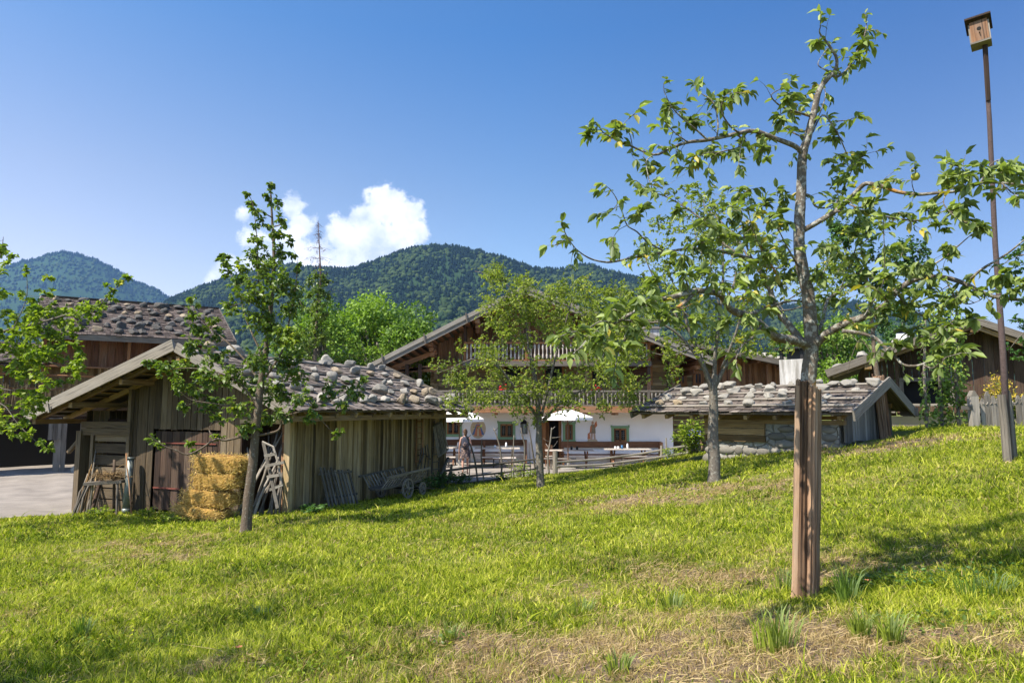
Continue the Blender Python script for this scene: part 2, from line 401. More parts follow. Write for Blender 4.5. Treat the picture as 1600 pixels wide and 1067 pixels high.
def m_bark(name, a, b, lichen, lf=.5, orange=.0):
    m = Mat(name); o = m.coord('Object'); u = m.coord('UV', (20, 7, 1)); g = m.noise(u, 1, 6, .7); l = m.noise(o, 22, 5, .7); q = m.noise(o, 5, 3, .5)
    c = m.mix(g, a, b); c = m.mix(m.ramp(l, [(lf-.04, (0, 0, 0)), (lf+.05, (1, 1, 1))]), c, lichen)
    if orange: c = m.mix(m.ramp(q, [(.64, (0, 0, 0)), (.70, (.8, .8, .8))]), c, (.42, .2, .03))
    m.col(c); m.bump(m.math('ADD', g, l), .9, .015); m.b.inputs['Roughness'].default_value = .95; return m.m
MT['barkF'] = m_bark('lichened apple bark', (.06, .047, .034), (.18, .145, .11), (.31, .295, .25), .54, 1)
MT['barkA'] = m_bark('brown fruit bark', (.06, .042, .028), (.17, .125, .085), (.24, .22, .17), .6)
MT['barkC'] = m_bark('grey fruit bark', (.06, .05, .038), (.19, .16, .125), (.24, .225, .18), .57)
MT['twig'] = m_bark('purple brown twig', (.05, .032, .03), (.12, .085, .075), (.2, .18, .16), .7)
MT['deadbark'] = plain('dead spruce bark', (.10, .06, .05), .9, .3, 8)
MT['leafF'] = leafmat('apple leaves', (.075, .11, .024), (.26, .315, .09), (.42, .33, .05), .30)
MT['leafA'] = leafmat('pear leaves', (.04, .08, .012), (.16, .22, .022), (.40, .42, .03), .32, .42, .4)
MT['leafB'] = leafmat('plum leaves', (.085, .125, .016), (.28, .325, .045), (.40, .33, .04), .38)
MT['leafL'] = leafmat('yellow green leaves', (.07, .125, .012), (.25, .31, .03), (.45, .42, .05), .42)  # light yellow green leaf colour
MT['leafD'] = leafmat('dark leaves', (.025, .07, .015), (.08, .16, .03), None, .3)
MT['leafbig'] = leafmat('dense green leaves', (.05, .11, .012), (.18, .28, .025), None, .3, .55, .3)
MT['tuft'] = leafmat('tall grass', (.10, .14, .02), (.30, .35, .045), None, .3)
MT['tuftdark'] = leafmat('dark tall grass', (.06, .11, .02), (.17, .25, .035), None, .3)
MT['leafhop'] = leafmat('hop leaves', (.10, .16, .03), (.2, .29, .05), (.4, .38, .06), .35)
MT['yellowflower'] = leafmat('yellow blossom', (.45, .30, .03), (.55, .42, .06), None, .3)
MT['apple'] = plain('green yellow apple', (.30, .29, .04), .35, .25, 12)
MT['skin'] = plain('skin', (.44, .25, .18), .55, .06, 8)
MT['hair'] = plain('brown hair', (.10, .055, .03), .6, .3, 50)
MT['bluepaint'] = plain('faded blue paint', (.12, .17, .30), .8, .2, 12)
MT['orangepaint'] = plain('faded orange paint', (.55, .20, .09), .8, .2, 12)
MT['ochrepaint'] = plain('faded ochre paint', (.56, .43, .27), .85, .12, 9)
MT['flesh'] = plain('faded flesh paint', (.52, .34, .24), .85, .1, 9)
MT['redpaint'] = plain('red geranium', (.5, .02, .02), .6, .2, 12)
def m_print(name, cols, scale=18):
    m = Mat(name); o = m.coord('Object'); v = m.n('TexVoronoi'); v.inputs['Scale'].default_value = scale; m.L.new(o, v.inputs['Vector'])
    sp = m.n('SeparateColor'); m.L.new(v.outputs['Color'], sp.inputs[0]); r = m.ramp(sp.outputs[0], cols); m.nt.nodes[-1]; m.col(r); return m.m
MT['dress'] = m_print('patterned dress', [(0, (.03, .025, .03)), (.3, (.16, .11, .09)), (.55, (.30, .21, .17)), (.7, (.04, .035, .045))])
MT['shirt'] = m_print('blue patterned shirt', [(0, (.04, .08, .28)), (.4, (.1, .15, .4)), (.7, (.45, .4, .5)), (.9, (.25, .05, .1))])
MT['cloth_dark'] = plain('dark cloth', (.05, .055, .075), .9, .2, 12)
def m_hay():
    m = Mat('straw'); o = m.coord('Object', (1.2, 1.2, 6)); g = m.noise(o, 14, 8, .75); h = m.noise(m.coord('Object'), 4, 3, .5)
    m.col(m.mix(h, m.mix(g, (.13, .065, .012), (.56, .36, .09)), m.mix(g, (.20, .08, .012), (.66, .40, .10)))); m.bump(g, 1.0, .04); return m.m
MT['hay'] = m_hay()
MT['straw'] = leafmat('loose straw', (.44, .28, .07), (.76, .54, .19), None, .2, .6)

# ------------------------------------------------------------------ terrain
_px = [(1257,940,5.7),(383,832,12.5),(845,762,19),(1116,751,14),(1578,717,11),(1377,686,17),(1521,668,18),(455,802,15.5),(700,757,22),(868,741,23.5),
       (1013,727,25.5),(1060,715,25),(1123,713,18.8),(1345,692,15.8),(0,812,16),(140,799,18.3),(0,1067,5.0),(800,1067,4.0),(1600,1067,3.2),(205,800,17.4),(1600,668,18),(1450,672,18)]
_cp = [tuple(P(*q)) for q in _px] + [(-13,18,-.98),(-17,26,-.95),(-8,27,-.9),(-1,27,-.9),(3,29,-.9),(6,31,-.88),(-22,20,-1),(0,34,-.9),(9,33,-.6),(0,42,-.9),(-16,36,-.9),
       (12,30,.3),(15,27,1.05),(20,22,1.2),(20,15,1.3),(25,8,1.3),(12,6,1.0),(-10,8,-.95),(-17,12,-1.1),(0,-2,.0),(-6,0,-.5),(6,0,.5),(-9,3,-.8),(10,0,.8),(-20,0,-1.2),(0,-10,.2)]
_C = np.array(_cp)
def _tps(d2): return 0.5*d2*np.log(d2+1e-9)
def _fit():
    n = len(_C); K = _tps(((_C[:, None, :2]-_C[None, :, :2])**2).sum(-1)) + np.eye(n)*.6; Pm = np.hstack([np.ones((n, 1)), _C[:, :2]])
    A = np.block([[K, Pm], [Pm.T, np.zeros((3, 3))]]); return np.linalg.solve(A, np.concatenate([_C[:, 2], np.zeros(3)]))
_W = _fit()
def Hn(x, y):
    x = np.asarray(x, float); y = np.asarray(y, float); sh = x.shape; x = x.ravel(); y = y.ravel(); out = np.empty(len(x))
    for i in range(0, len(x), 20000):
        a = x[i:i+20000]; b = y[i:i+20000]
        K = _tps((a[:, None]-_C[None, :, 0])**2+(b[:, None]-_C[None, :, 1])**2)
        out[i:i+20000] = K@_W[:-3]+_W[-3]+_W[-2]*a+_W[-1]*b
    out = np.clip(out, -1.4, 1.7)
    r = np.sqrt(x**2+(y-15)**2); f = np.clip((r-27)/22, 0, 1); f = f*f*(3-2*f)
    out = out*(1-f)+f*(-1.0)
    out += .018*np.sin(x*2.1+.7*np.sin(y*1.3))*np.sin(y*1.7+1.2)+.012*np.sin(x*4.3+y*3.1)
    return out.reshape(sh)
def H(x, y): return float(Hn(np.array([x]), np.array([y]))[0])
def gp(px, py):
    a, b = dirpx(px, py); Y = np.linspace(2.5, 45, 1500); z = Hn(a*Y, Y); ray = EYE+b*Y; k = np.argmax(ray < z); return Vector((a*Y[k], Y[k], z[k]))
YARD = [(-60,14.6),(-12.6,15.8),(-11.2,17.0),(-10,20),(-4.3,23.5),(-1.9,21.9),(-.4,22.8),(1.45,23.7),(2.8,24.3),(5.1,25.3),(6.3,25.6),(14,29.5),(14,46),(-60,46)]
def inpoly(x, y, poly):
    x = np.asarray(x); y = np.asarray(y); ins = np.zeros(x.shape, bool); n = len(poly)
    for i in range(n):
        x0, y0 = poly[i]; x1, y1 = poly[(i+1) % n]
        c = ((y0 > y) != (y1 > y)) & (x < (x1-x0)*(y-y0)/(y1-y0+1e-12)+x0); ins ^= c
    return ins
_rs = np.random.RandomState(5)
_dw = _rs.uniform(.5, 2.6, (14, 2))*_rs.choice([-1, 1], (14, 2)); _dp = _rs.uniform(0, 6.28, 14)
def fnoise(x, y, s=1.0):
    o = 0
    for (a, b), p in zip(_dw, _dp): o = o+np.sin((a*x+b*y)*s+p+.8*np.sin(b*x*s*.7-a*y*s*.6))
    return o/14*2.2
_dry = [(1180,985,1.4,.7,1.0),(1000,1030,1.1,.45,.8),(1320,1010,.9,.4,1),(1120,900,1.3,.7,.75),(760,1000,.9,.4,.6),(1450,1050,.6,.2,.5),(1480,930,1.0,.7,-.6),(1330,905,.4,.3,-.4),(300,842,1.6,.9,.8),(240,870,1.3,.7,.5),
        (1080,772,1.7,.9,1.0),(985,772,1.5,.8,.7),(1380,697,1.9,1.0,1.1),(1480,690,1.2,.8,.7),(1250,760,1.5,1.2,.35),(860,930,.8,.5,.4),(30,960,.7,.4,.6),(500,815,1.2,.4,.5),
        (350,1040,.4,.2,.5),(1250,905,.8,.5,.9),(650,870,1.2,.7,.25),(1560,790,.8,.5,.3),(1400,900,.5,.4,.4),(900,800,2.0,1.0,.35)]
_dry = [(gp(a, b), c, d, e) for a, b, c, d, e in _dry]
def dryness(x, y):
    o = .08+.16*fnoise(x, y, .8)+.17*fnoise(x+9, y-4, 2.6)+.14*fnoise(x-5, y+2, 8.0)
    for g, rx, ry, st in _dry:
        q = ((x-g.x)/rx)**2+((y-g.y)/ry)**2; o = o+st*(.80 if g.y < 6.3 else .55)*np.exp(-q*.8)*(1+.6*fnoise(x-3, y+7, 3.0)+.5*fnoise(x+3, y-7, 7.0))
    return np.clip(o, 0, 1.3)
def m_ground():
    m = Mat('meadow soil and thatch'); o = m.coord('Object'); g = m.noise(o, 9, 8, .7); h = m.noise(o, 32, 8, .85); b = m.noise(o, 1.4, 4, .6); d = m.attr('dry')
    gr = m.mix(g, (.07, .09, .012), (.21, .22, .03)); st = m.mix(m.math('ADD', m.math('MULTIPLY', m.math('SUBTRACT', h, .5), 2.6), .45), (.055, .034, .025), (.36, .25, .165))
    far = m.mix(b, (.05, .09, .02), (.11, .15, .04))
    cc = m.mix(m.ramp(m.math('ADD', d, m.math('MULTIPLY', m.math('SUBTRACT', g, .5), .9)), [(.35, (0, 0, 0)), (.62, (1, 1, 1))]), gr, st)
    m.col(cc); m.bump(h, .8, .03); m.b.inputs['Roughness'].default_value = .95; return m.m
def m_gravel():
    m = Mat('pale gravel'); o = m.coord('Object'); g = m.noise(o, 1.1, 5, .6); h = m.noise(o, 40, 6, .8); c = m.mix(m.math('ADD', m.math('MULTIPLY', m.math('SUBTRACT', g, .5), 2.2), .5), (.17, .145, .12), (.34, .295, .245))
    m.col(m.mix(m.math('MULTIPLY', h, .6), c, (.17, .15, .13))); m.bump(h, .7, .02); m.b.inputs['Roughness'].default_value = .95; return m.m
def build_ground():
    def axis(lo, hi, step, far, k=1.35):
        a = list(np.arange(lo, hi+1e-6, step)); d = step; v = hi
        while v < far: d *= k; v += d; a.append(v)
        d = step; v = lo
        while v > -far: d *= k; v -= d; a.insert(0, v)
        return np.array(a)
    X = axis(-20, 24, .2, 5200); Y = axis(-4, 44, .2, 5200); gx, gy = np.meshgrid(X, Y); z = Hn(gx, gy)
    V = np.stack([gx.ravel(), gy.ravel(), z.ravel()], 1); nx = len(X); ny = len(Y)
    i = np.arange(ny-1)[:, None]*nx+np.arange(nx-1)[None, :]; F = np.stack([i, i+1, i+nx+1, i+nx], -1).reshape(-1, 4)
    cx = V[F].mean(1); me = np_mesh('meadow', V, [F], m_ground(), {'dry': dryness(cx[:, 0], cx[:, 1])}, True)
    tag(np_obj('meadow', me), kind='structure')
    ins = inpoly(cx[:, 0], cx[:, 1], YARD); Fy = F[ins]; u, inv = np.unique(Fy, return_inverse=True)
    V2 = V[u].copy(); V2[:, 2] += .012
    tag(np_obj('gravel_yard', np_mesh('gravel_yard', V2, [inv.reshape(-1, 4)], m_gravel(), None, True)), kind='structure')
build_ground()
SHED_BOX = [(-5,15.5),(-11.3,18.1),(-8.4,24.9),(-2.1,22.3)]
BAKE_BOX = [(8.0,15.4),(4.0,19.2),(6.5,22),(11,18.2)]

def build_grass():
    rs = np.random.RandomState(11); xs = []; ys = []; lv = []
    for (y0, y1, dens, lod) in ((2.6, 5.5, 4600, 0), (5.5, 8.5, 3000, 0), (8.5, 13, 1500, 1), (13, 19, 850, 2), (19, 27, 380, 2)):
        wmax = y1*.98+3.2; n = int((y1-y0)*2*wmax*dens); x = rs.uniform(-wmax, wmax, n); y = rs.uniform(y0, y1, n); k = np.abs(x) < y*.93+2.8
        xs.append(x[k]); ys.append(y[k]); lv.append(np.full(k.sum(), lod))
    x = np.concatenate(xs); y = np.concatenate(ys); lv = np.concatenate(lv)
    bad = inpoly(x, y, YARD) | inpoly(x, y, SHED_BOX) | inpoly(x, y, BAKE_BOX) | ((y > 20) & (x > 8) & (x > 14)) | ((x < -9.5) & (y > 17.6)); k = ~bad; x = x[k]; y = y[k]; lv = lv[k]
    d = dryness(x, y); cl = fnoise(x*1.0, y*1.0, 2.2); cl2 = fnoise(x+20, y, 6.0)
    keep = rs.rand(len(x)) < np.clip(1.3-.5*d+.35*cl2, .3, 1); x, y, lv, d, cl, cl2 = [q[keep] for q in (x, y, lv, d, cl, cl2)]
    z = Hn(x, y)-.004; n = len(x)
    cl3 = fnoise(x*1.0+3, y-8, 14.0); h = (.04+.04*rs.rand(n)**1.5+.03*np.clip(cl, -.5, 1.2)+.024*cl2+.026*cl3+.022*fnoise(x-5, y+11, 30.0))*(1-.3*np.clip(d, 0, 1)); h = np.clip(h, .02, .2)
    tall = rs.rand(n) < .014; h[tall] *= 2.4
    wd = np.array([.0026, .0046, .0078])[lv]*(.7+.7*rs.rand(n)); wd[(lv == 0) & (y > 5.5)] *= 1.25
    th = rs.uniform(0, 2*np.pi, n); ph = rs.uniform(0, 2*np.pi, n); lean = h*(.25+1.0*rs.rand(n)); flat = (rs.rand(n) < np.clip(d, .08, .85)*.8); lean[flat] = h[flat]*(1.6+1.2*rs.rand(flat.sum())); hh = h.copy(); hh[flat] *= .22
    broad = (rs.rand(n) < np.clip(.16+.35*cl, .04, .5)) & (d < .5); wd[broad] *= 2.6; hh[broad] *= .55
    dx, dy = np.cos(ph), np.sin(ph); wx, wy = np.cos(th)*wd, np.sin(th)*wd
    B = np.stack([x, y, z], 1); mid = B+np.stack([dx*lean*.35, dy*lean*.35, hh*.62], 1); tip = B+np.stack([dx*lean, dy*lean, hh], 1)
    W = np.stack([wx, wy, np.zeros(n)], 1)
    V = np.stack([B-W, B+W, mid+W*.9, mid-W*.9, tip], 1).reshape(-1, 3)
    i = np.arange(n)*5; Q = np.stack([i, i+1, i+2, i+3], 1); T = np.stack([i+3, i+2, i+4], 1)
    c = np.clip(.44+.25*rs.randn(n)+.19*fnoise(x, y, 1.1)+.24*fnoise(x, y, 9.0)+.22*fnoise(x+5, y-3, 24.0), 0, 1); dr = np.clip(d*.9+.34*rs.randn(n)-.03, 0, 1); dr[flat] = np.clip(dr[flat]+.35, 0, 1)
    m = Mat('grass blades'); r = m.attr('rnd'); dd = m.attr('dry')
    g = m.ramp(r, [(0, (.045, .075, .006)), (.3, (.15, .21, .011)), (.55, (.30, .335, .016)), (1, (.54, .53, .08))]); s = m.ramp(r, [(0, (.20, .13, .05)), (1, (.56, .43, .22))])
    cc = m.mix(m.ramp(dd, [(.32, (0, 0, 0)), (.85, (1, 1, 1))]), g, s); m.col(cc); m.b.inputs['Roughness'].default_value = .6; m.b.inputs['Specular IOR Level'].default_value = .12
    t = m.n('BsdfTranslucent'); m.L.new(m.mix(1.0, cc, (1.3, 1.45, .7), 'MULTIPLY'), t.inputs[0]); ms = m.n('MixShader'); ms.inputs[0].default_value = .35
    m.L.new(m.b.outputs[0], ms.inputs[1]); m.L.new(t.outputs[0], ms.inputs[2]); m.L.new(ms.outputs[0], m.out.inputs[0])
    me = np_mesh('grass', V, [Q, T], m.m, {'rnd': np.concatenate([c, c]), 'dry': np.concatenate([dr, dr])})
    tag(np_obj('grass', me), kind='stuff', label='mown meadow grass with dry straw coloured patches', cat='grass')
    # loose dead stalks lying in the dry patches
    k = 110000; lx = rs.uniform(-7, 9, k); ly = rs.uniform(2.6, 13, k); dl = dryness(lx, ly); ok = (rs.rand(k) < np.clip((dl-.18)*1.6, .035, 1)*np.clip(7/ly, .3, 1)) & (np.abs(lx) < ly*.86+1); lx = lx[ok]; ly = ly[ok]; k = len(lx)
    a = rs.uniform(0, 6.28, k); ln = rs.uniform(.03, .13, k); w = rs.uniform(.0011, .0024, k)*np.clip(ly/5, 1, 2); z0 = Hn(lx, ly)+rs.uniform(.002, .02, k); z1 = z0+rs.uniform(-.004, .045, k)
    ca, sa = np.cos(a), np.sin(a); bend = rs.uniform(-.25, .25, k)*ln
    A0 = np.stack([lx, ly, z0], 1); A2 = np.stack([lx+ca*ln, ly+sa*ln, z1], 1); A1 = (A0+A2)/2+np.stack([-sa*bend, ca*bend, rs.uniform(0, .012, k)], 1); W = np.stack([-sa*w, ca*w, w*.6], 1)
    V = np.stack([A0-W, A0+W, A1+W, A1-W, A2+W*.5, A2-W*.5], 1).reshape(-1, 3); i = np.arange(k)*6
    me = np_mesh('straw_litter', V, [np.stack([i, i+1, i+2, i+3], 1), np.stack([i+3, i+2, i+4, i+5], 1)], m.m, {'rnd': np.tile(np.clip(rs.rand(k), 0, 1), 2), 'dry': np.full(2*k, .9)})
    tag(np_obj('straw_litter', me), kind='stuff', label='dead stalks lying loose in the dry patches of the meadow', cat='straw')
build_grass()

# ------------------------------------------------------------------ wooded hills
def hill_mat(name, patch=False):
    m = Mat(name); o = m.coord('Object'); g = m.noise(o, .012, 5, .6); h = m.noise(o, .09, 5, .7)
    m.col(m.mix(g, m.mix(h, (.015, .035, .018), (.035, .06, .025)), (.03, .052, .022))); m.b.inputs['Roughness'].default_value = 1; m.b.inputs['Specular IOR Level'].default_value = 0; return m.m
def build_hill(name, sky, Yr, Y0, tree_n, th, seed, label, clear=None):
    """sky: skyline points in the photo; the ridge stands Yr metres away and falls towards Y0"""
    rs = np.random.RandomState(seed); us = []; hs = []
    for px, py in sky: a, b = dirpx(px, py); us.append(a); hs.append(b)
    us = np.array(us); hs = np.array(hs); uf = np.linspace(us[0], us[-1], 900); hs = np.interp(uf, us, hs)+.0022*fnoise(uf*60, uf*13+seed, 1.0)+.0013*fnoise(uf*190, uf*40, 1.0); us = uf
    def ridge(u): return np.interp(u, us, hs)*Yr+EYE-th*.75
    def surf(u, t):
        """t 0 foot .. 1 ridge, beyond 1 the far side"""
        zr = ridge(u); s = np.where(t <= 1, np.clip(t, 0, 1)**1.25, 1-(t-1)**2*1.1)
        spur = fnoise(u*26, t*5+seed, 1.0)*.06*np.sin(np.clip(t, 0, 1)*np.pi)+fnoise(u*70, t*14, 1.0)*.02*np.sin(np.clip(t, 0, 1)*np.pi)
        Y = Y0+(Yr-Y0)*t; return u*Y, Y, -2+(zr+2)*np.clip(s+spur, 0, 1.0)
    U = np.linspace(us[0], us[-1], 320); T = np.linspace(0, 1.5, 70); gu, gt = np.meshgrid(U, T); x, y, z = surf(gu, gt)
    V = np.stack([x.ravel(), y.ravel(), z.ravel()], 1); nx = len(U); i = np.arange(len(T)-1)[:, None]*nx+np.arange(nx-1)[None, :]
    F = np.stack([i, i+1, i+nx+1, i+nx], -1).reshape(-1, 4)
    tag(np_obj(name, np_mesh(name, V, [F], hill_mat(name+' soil'), None, True)), kind='structure')
    # the wood: spruces and round broadleaf trees
    n = tree_n; u = rs.uniform(us[0], us[-1], n); t = 1.03-rs.rand(n)*.78; k = rs.rand(n//6) ; nn = len(k); t[:nn] = 1.0+rs.uniform(-.02, .015, nn)
    x, y, z = surf(u, t)
    if clear is not None:
        c = P(*clear[0]); ang = np.abs(x/y-c.x/c.y) < clear[1]; el = (z-EYE)/y; ce = (c.z-EYE)/c.y; ok = ~(ang & (np.abs(el-ce) < clear[2]*(1-.5*np.abs(x/y-c.x/c.y)/clear[1]))); x, y, z, u, t = [q[ok] for q in (x, y, z, u, t)]
    n = len(x); mixn = fnoise(u*30, t*8+3, 1.2)+.5*fnoise(u*110, t*30, 1); con = mixn+rs.randn(n)*.35 > .0
    con[np.abs(t-1) < .03] |= rs.rand((np.abs(t-1) < .03).sum()) < .7
    hgt = th*(.65+.6*rs.rand(n)); Vs = []; Fs = []; Rs = []; base = 0
    # spruce template: three ragged tiers
    tv = []; tf = []; K = 7
    for (r0, z0, z1) in ((.27, .12, .60), (.20, .40, .82), (.13, .66, 1.05)):
        b = len(tv)
        for q in range(K): a = 2*math.pi*q/K; rr = r0*(1+.25*(q % 2)); tv.append((rr*math.cos(a), rr*math.sin(a), z0-.05*(q % 2)))
        tv.append((0, 0, z1))
        for q in range(K): tf.append((b+q, b+(q+1) % K, b+K))
    tv = np.array(tv); tf = np.array(tf)
    bv, bf = ICO[1]; bv = np.array([tuple(v) for v in bv]); bf = np.array(bf)
    for sel, tvv, tff, kind in ((con, tv, tf, 0), (~con, bv, bf, 1)):
        m_ = sel.sum(); c = np.stack([x[sel], y[sel], z[sel]], 1); hh = hgt[sel]; a = rs.uniform(0, 6.28, m_); ca, sa = np.cos(a), np.sin(a)
        if kind == 0: sc = np.stack([hh*1.15, hh*1.15, hh], 1); off = np.zeros(m_)
        else: sc = np.stack([hh*.42, hh*.42, hh*.40], 1); off = hh*.36
        jit = 1+(.30 if kind else .06)*rs.randn(m_, len(tvv), 1)*(.6 if kind else 1)
        vv = tvv[None]*jit*sc[:, None, :]
        rx = vv[:, :, 0]*ca[:, None]-vv[:, :, 1]*sa[:, None]; ry = vv[:, :, 0]*sa[:, None]+vv[:, :, 1]*ca[:, None]
        vv = np.stack([rx, ry, vv[:, :, 2]+off[:, None]], -1)+c[:, None, :]
        Vs.append(vv.reshape(-1, 3)); Fs.append((tff[None]+(np.arange(m_)*len(tvv))[:, None, None]).reshape(-1, 3)+base); base += m_*len(tvv)
        Rs.append(np.repeat(np.clip((.05+.25*rs.rand(m_)) if kind == 0 else (.5+.5*rs.rand(m_)), 0, 1), len(tff)))
    m = Mat(name+' trees'); m.col(m.ramp(m.attr('rnd'), [(0, (.004, .011, .009)), (.35, (.010, .022, .015)), (.5, (.017, .034, .014)), (1, (.048, .07, .022))])); m.b.inputs['Roughness'].default_value = 1; m.b.inputs['Specular IOR Level'].default_value = .1
    me = np_mesh('forest', np.concatenate(Vs), [np.concatenate(Fs)], m.m, {'rnd': np.concatenate(Rs)})
    tag(np_obj('forest', me), label, 'forest', kind='stuff')
build_hill('mountain', [(-700,470),(-300,440),(-60,425),(10,417),(35,405),(62,400),(80,394),(100,390),(125,395),(150,404),(180,420),(210,437),(240,450),(270,466),(330,490),(420,520),(600,560),(800,600)],
           4200, 2300, 14000, 19, 3, 'hazy blue wood over the distant pointed mountain', ((55,462,3400), .075, .009))
build_hill('hill', [(-500,560),(100,520),(200,490),(240,478),(275,463),(310,447),(340,438),(385,424),(430,416),(470,412),(500,418),(530,420),(560,414),(600,401),(630,389),(655,383),(685,381),(715,384),(750,393),(790,402),(830,415),(860,420),(900,413),(925,413),(955,423),(990,431),(1030,441),(1060,451),(1100,462),(1160,470),(1230,474),(1290,474),(1340,472),(1390,480),(1440,490),(1480,500),(1560,518),(1700,560),(2300,620)],
           2000, 750, 42000, 14, 4, 'mixed spruce and broadleaf wood covering the long hill behind the farm')

# ------------------------------------------------------------------ trees
def catmull(pts, step=4):
    pts = [Vector(p) for p in pts]
    if len(pts) < 3:
        return [pts[0].lerp(pts[1], i/step) for i in range(step+1)] if len(pts) == 2 else pts
    out = []
    for i in range(len(pts)-1):
        p0 = pts[max(i-1, 0)]; p1 = pts[i]; p2 = pts[i+1]; p3 = pts[min(i+2, len(pts)-1)]
        for k in range(step):
            t = k/step; out.append(.5*((2*p1)+(-p0+p2)*t+(2*p0-5*p1+4*p2-p3)*t*t+(-p0+3*p1-3*p2+p3)*t*t*t))
    out.append(pts[-1]); return out
class Leaves:
    def __init__(s, seed=1): s.p = []; s.d = []; s.n = []; s.s = []; s.r = []; s.rs = random.Random(seed)
    def add(s, p, d, size, droop=.35, rnd=None, nrm=None):
        r = s.rs; d = Vector(d)+Vector((r.gauss(0, .5), r.gauss(0, .5), r.gauss(-droop, .35))); n = Vector(nrm) if nrm else Vector((r.gauss(0, .55), r.gauss(0, .55), 1))
        s.p.append(tuple(p)); s.d.append(tuple(d)); s.n.append(tuple(n)); s.s.append(size*r.uniform(.5, 1.2)); s.r.append(r.random() if rnd is None else min(1, max(0, rnd+r.gauss(0, .18))))
    def build(s, name, mat, parent, org, wid=.30, cup=.14, label=None):
        if not s.p: return None
        p = np.array(s.p)-np.array(tuple(org)); d = np.array(s.d); n = np.array(s.n); sz = np.array(s.s)[:, None]
        d /= np.linalg.norm(d, axis=1)[:, None]+1e-9; w = np.cross(d, n); w /= np.linalg.norm(w, axis=1)[:, None]+1e-9; n = np.cross(w, d); m = len(p)
        rs = np.random.RandomState(3); c = (cup*(.5+rs.rand(m)))[:, None]; curl = (.55*rs.rand(m))[:, None]
        B = p; M1 = p+d*sz*.5-n*sz*c*.6; T = p+d*sz-n*sz*curl; q = [p+d*sz*.22+sg*w*sz*wid*.78+n*sz*c*.7 for sg in (-1, 1)]+[p+d*sz*.62+sg*w*sz*wid*.92+n*sz*(c-curl*.35) for sg in (-1, 1)]
        V = np.stack([B, M1, T]+q, 1).reshape(-1, 3); i = np.arange(m)*7
        F = np.stack([np.stack([i+a, i+b_, i+c_, i+d_], 1) for a, b_, c_, d_ in ((0, 1, 5, 3), (0, 4, 6, 1), (1, 2, 2, 5), (1, 6, 2, 2))], 1)
        Q = F[:, :2].reshape(-1, 4); T3 = np.stack([np.stack([i+1, i+2, i+5], 1), np.stack([i+1, i+6, i+2], 1)], 1).reshape(-1, 3); rr = np.repeat(np.array(s.r), 2)
        me = np_mesh(name, V, [Q, T3], mat, {'rnd': np.concatenate([rr, rr])}); o = np_obj(name, me, parent)
        if label: o['label'] = label
        return o

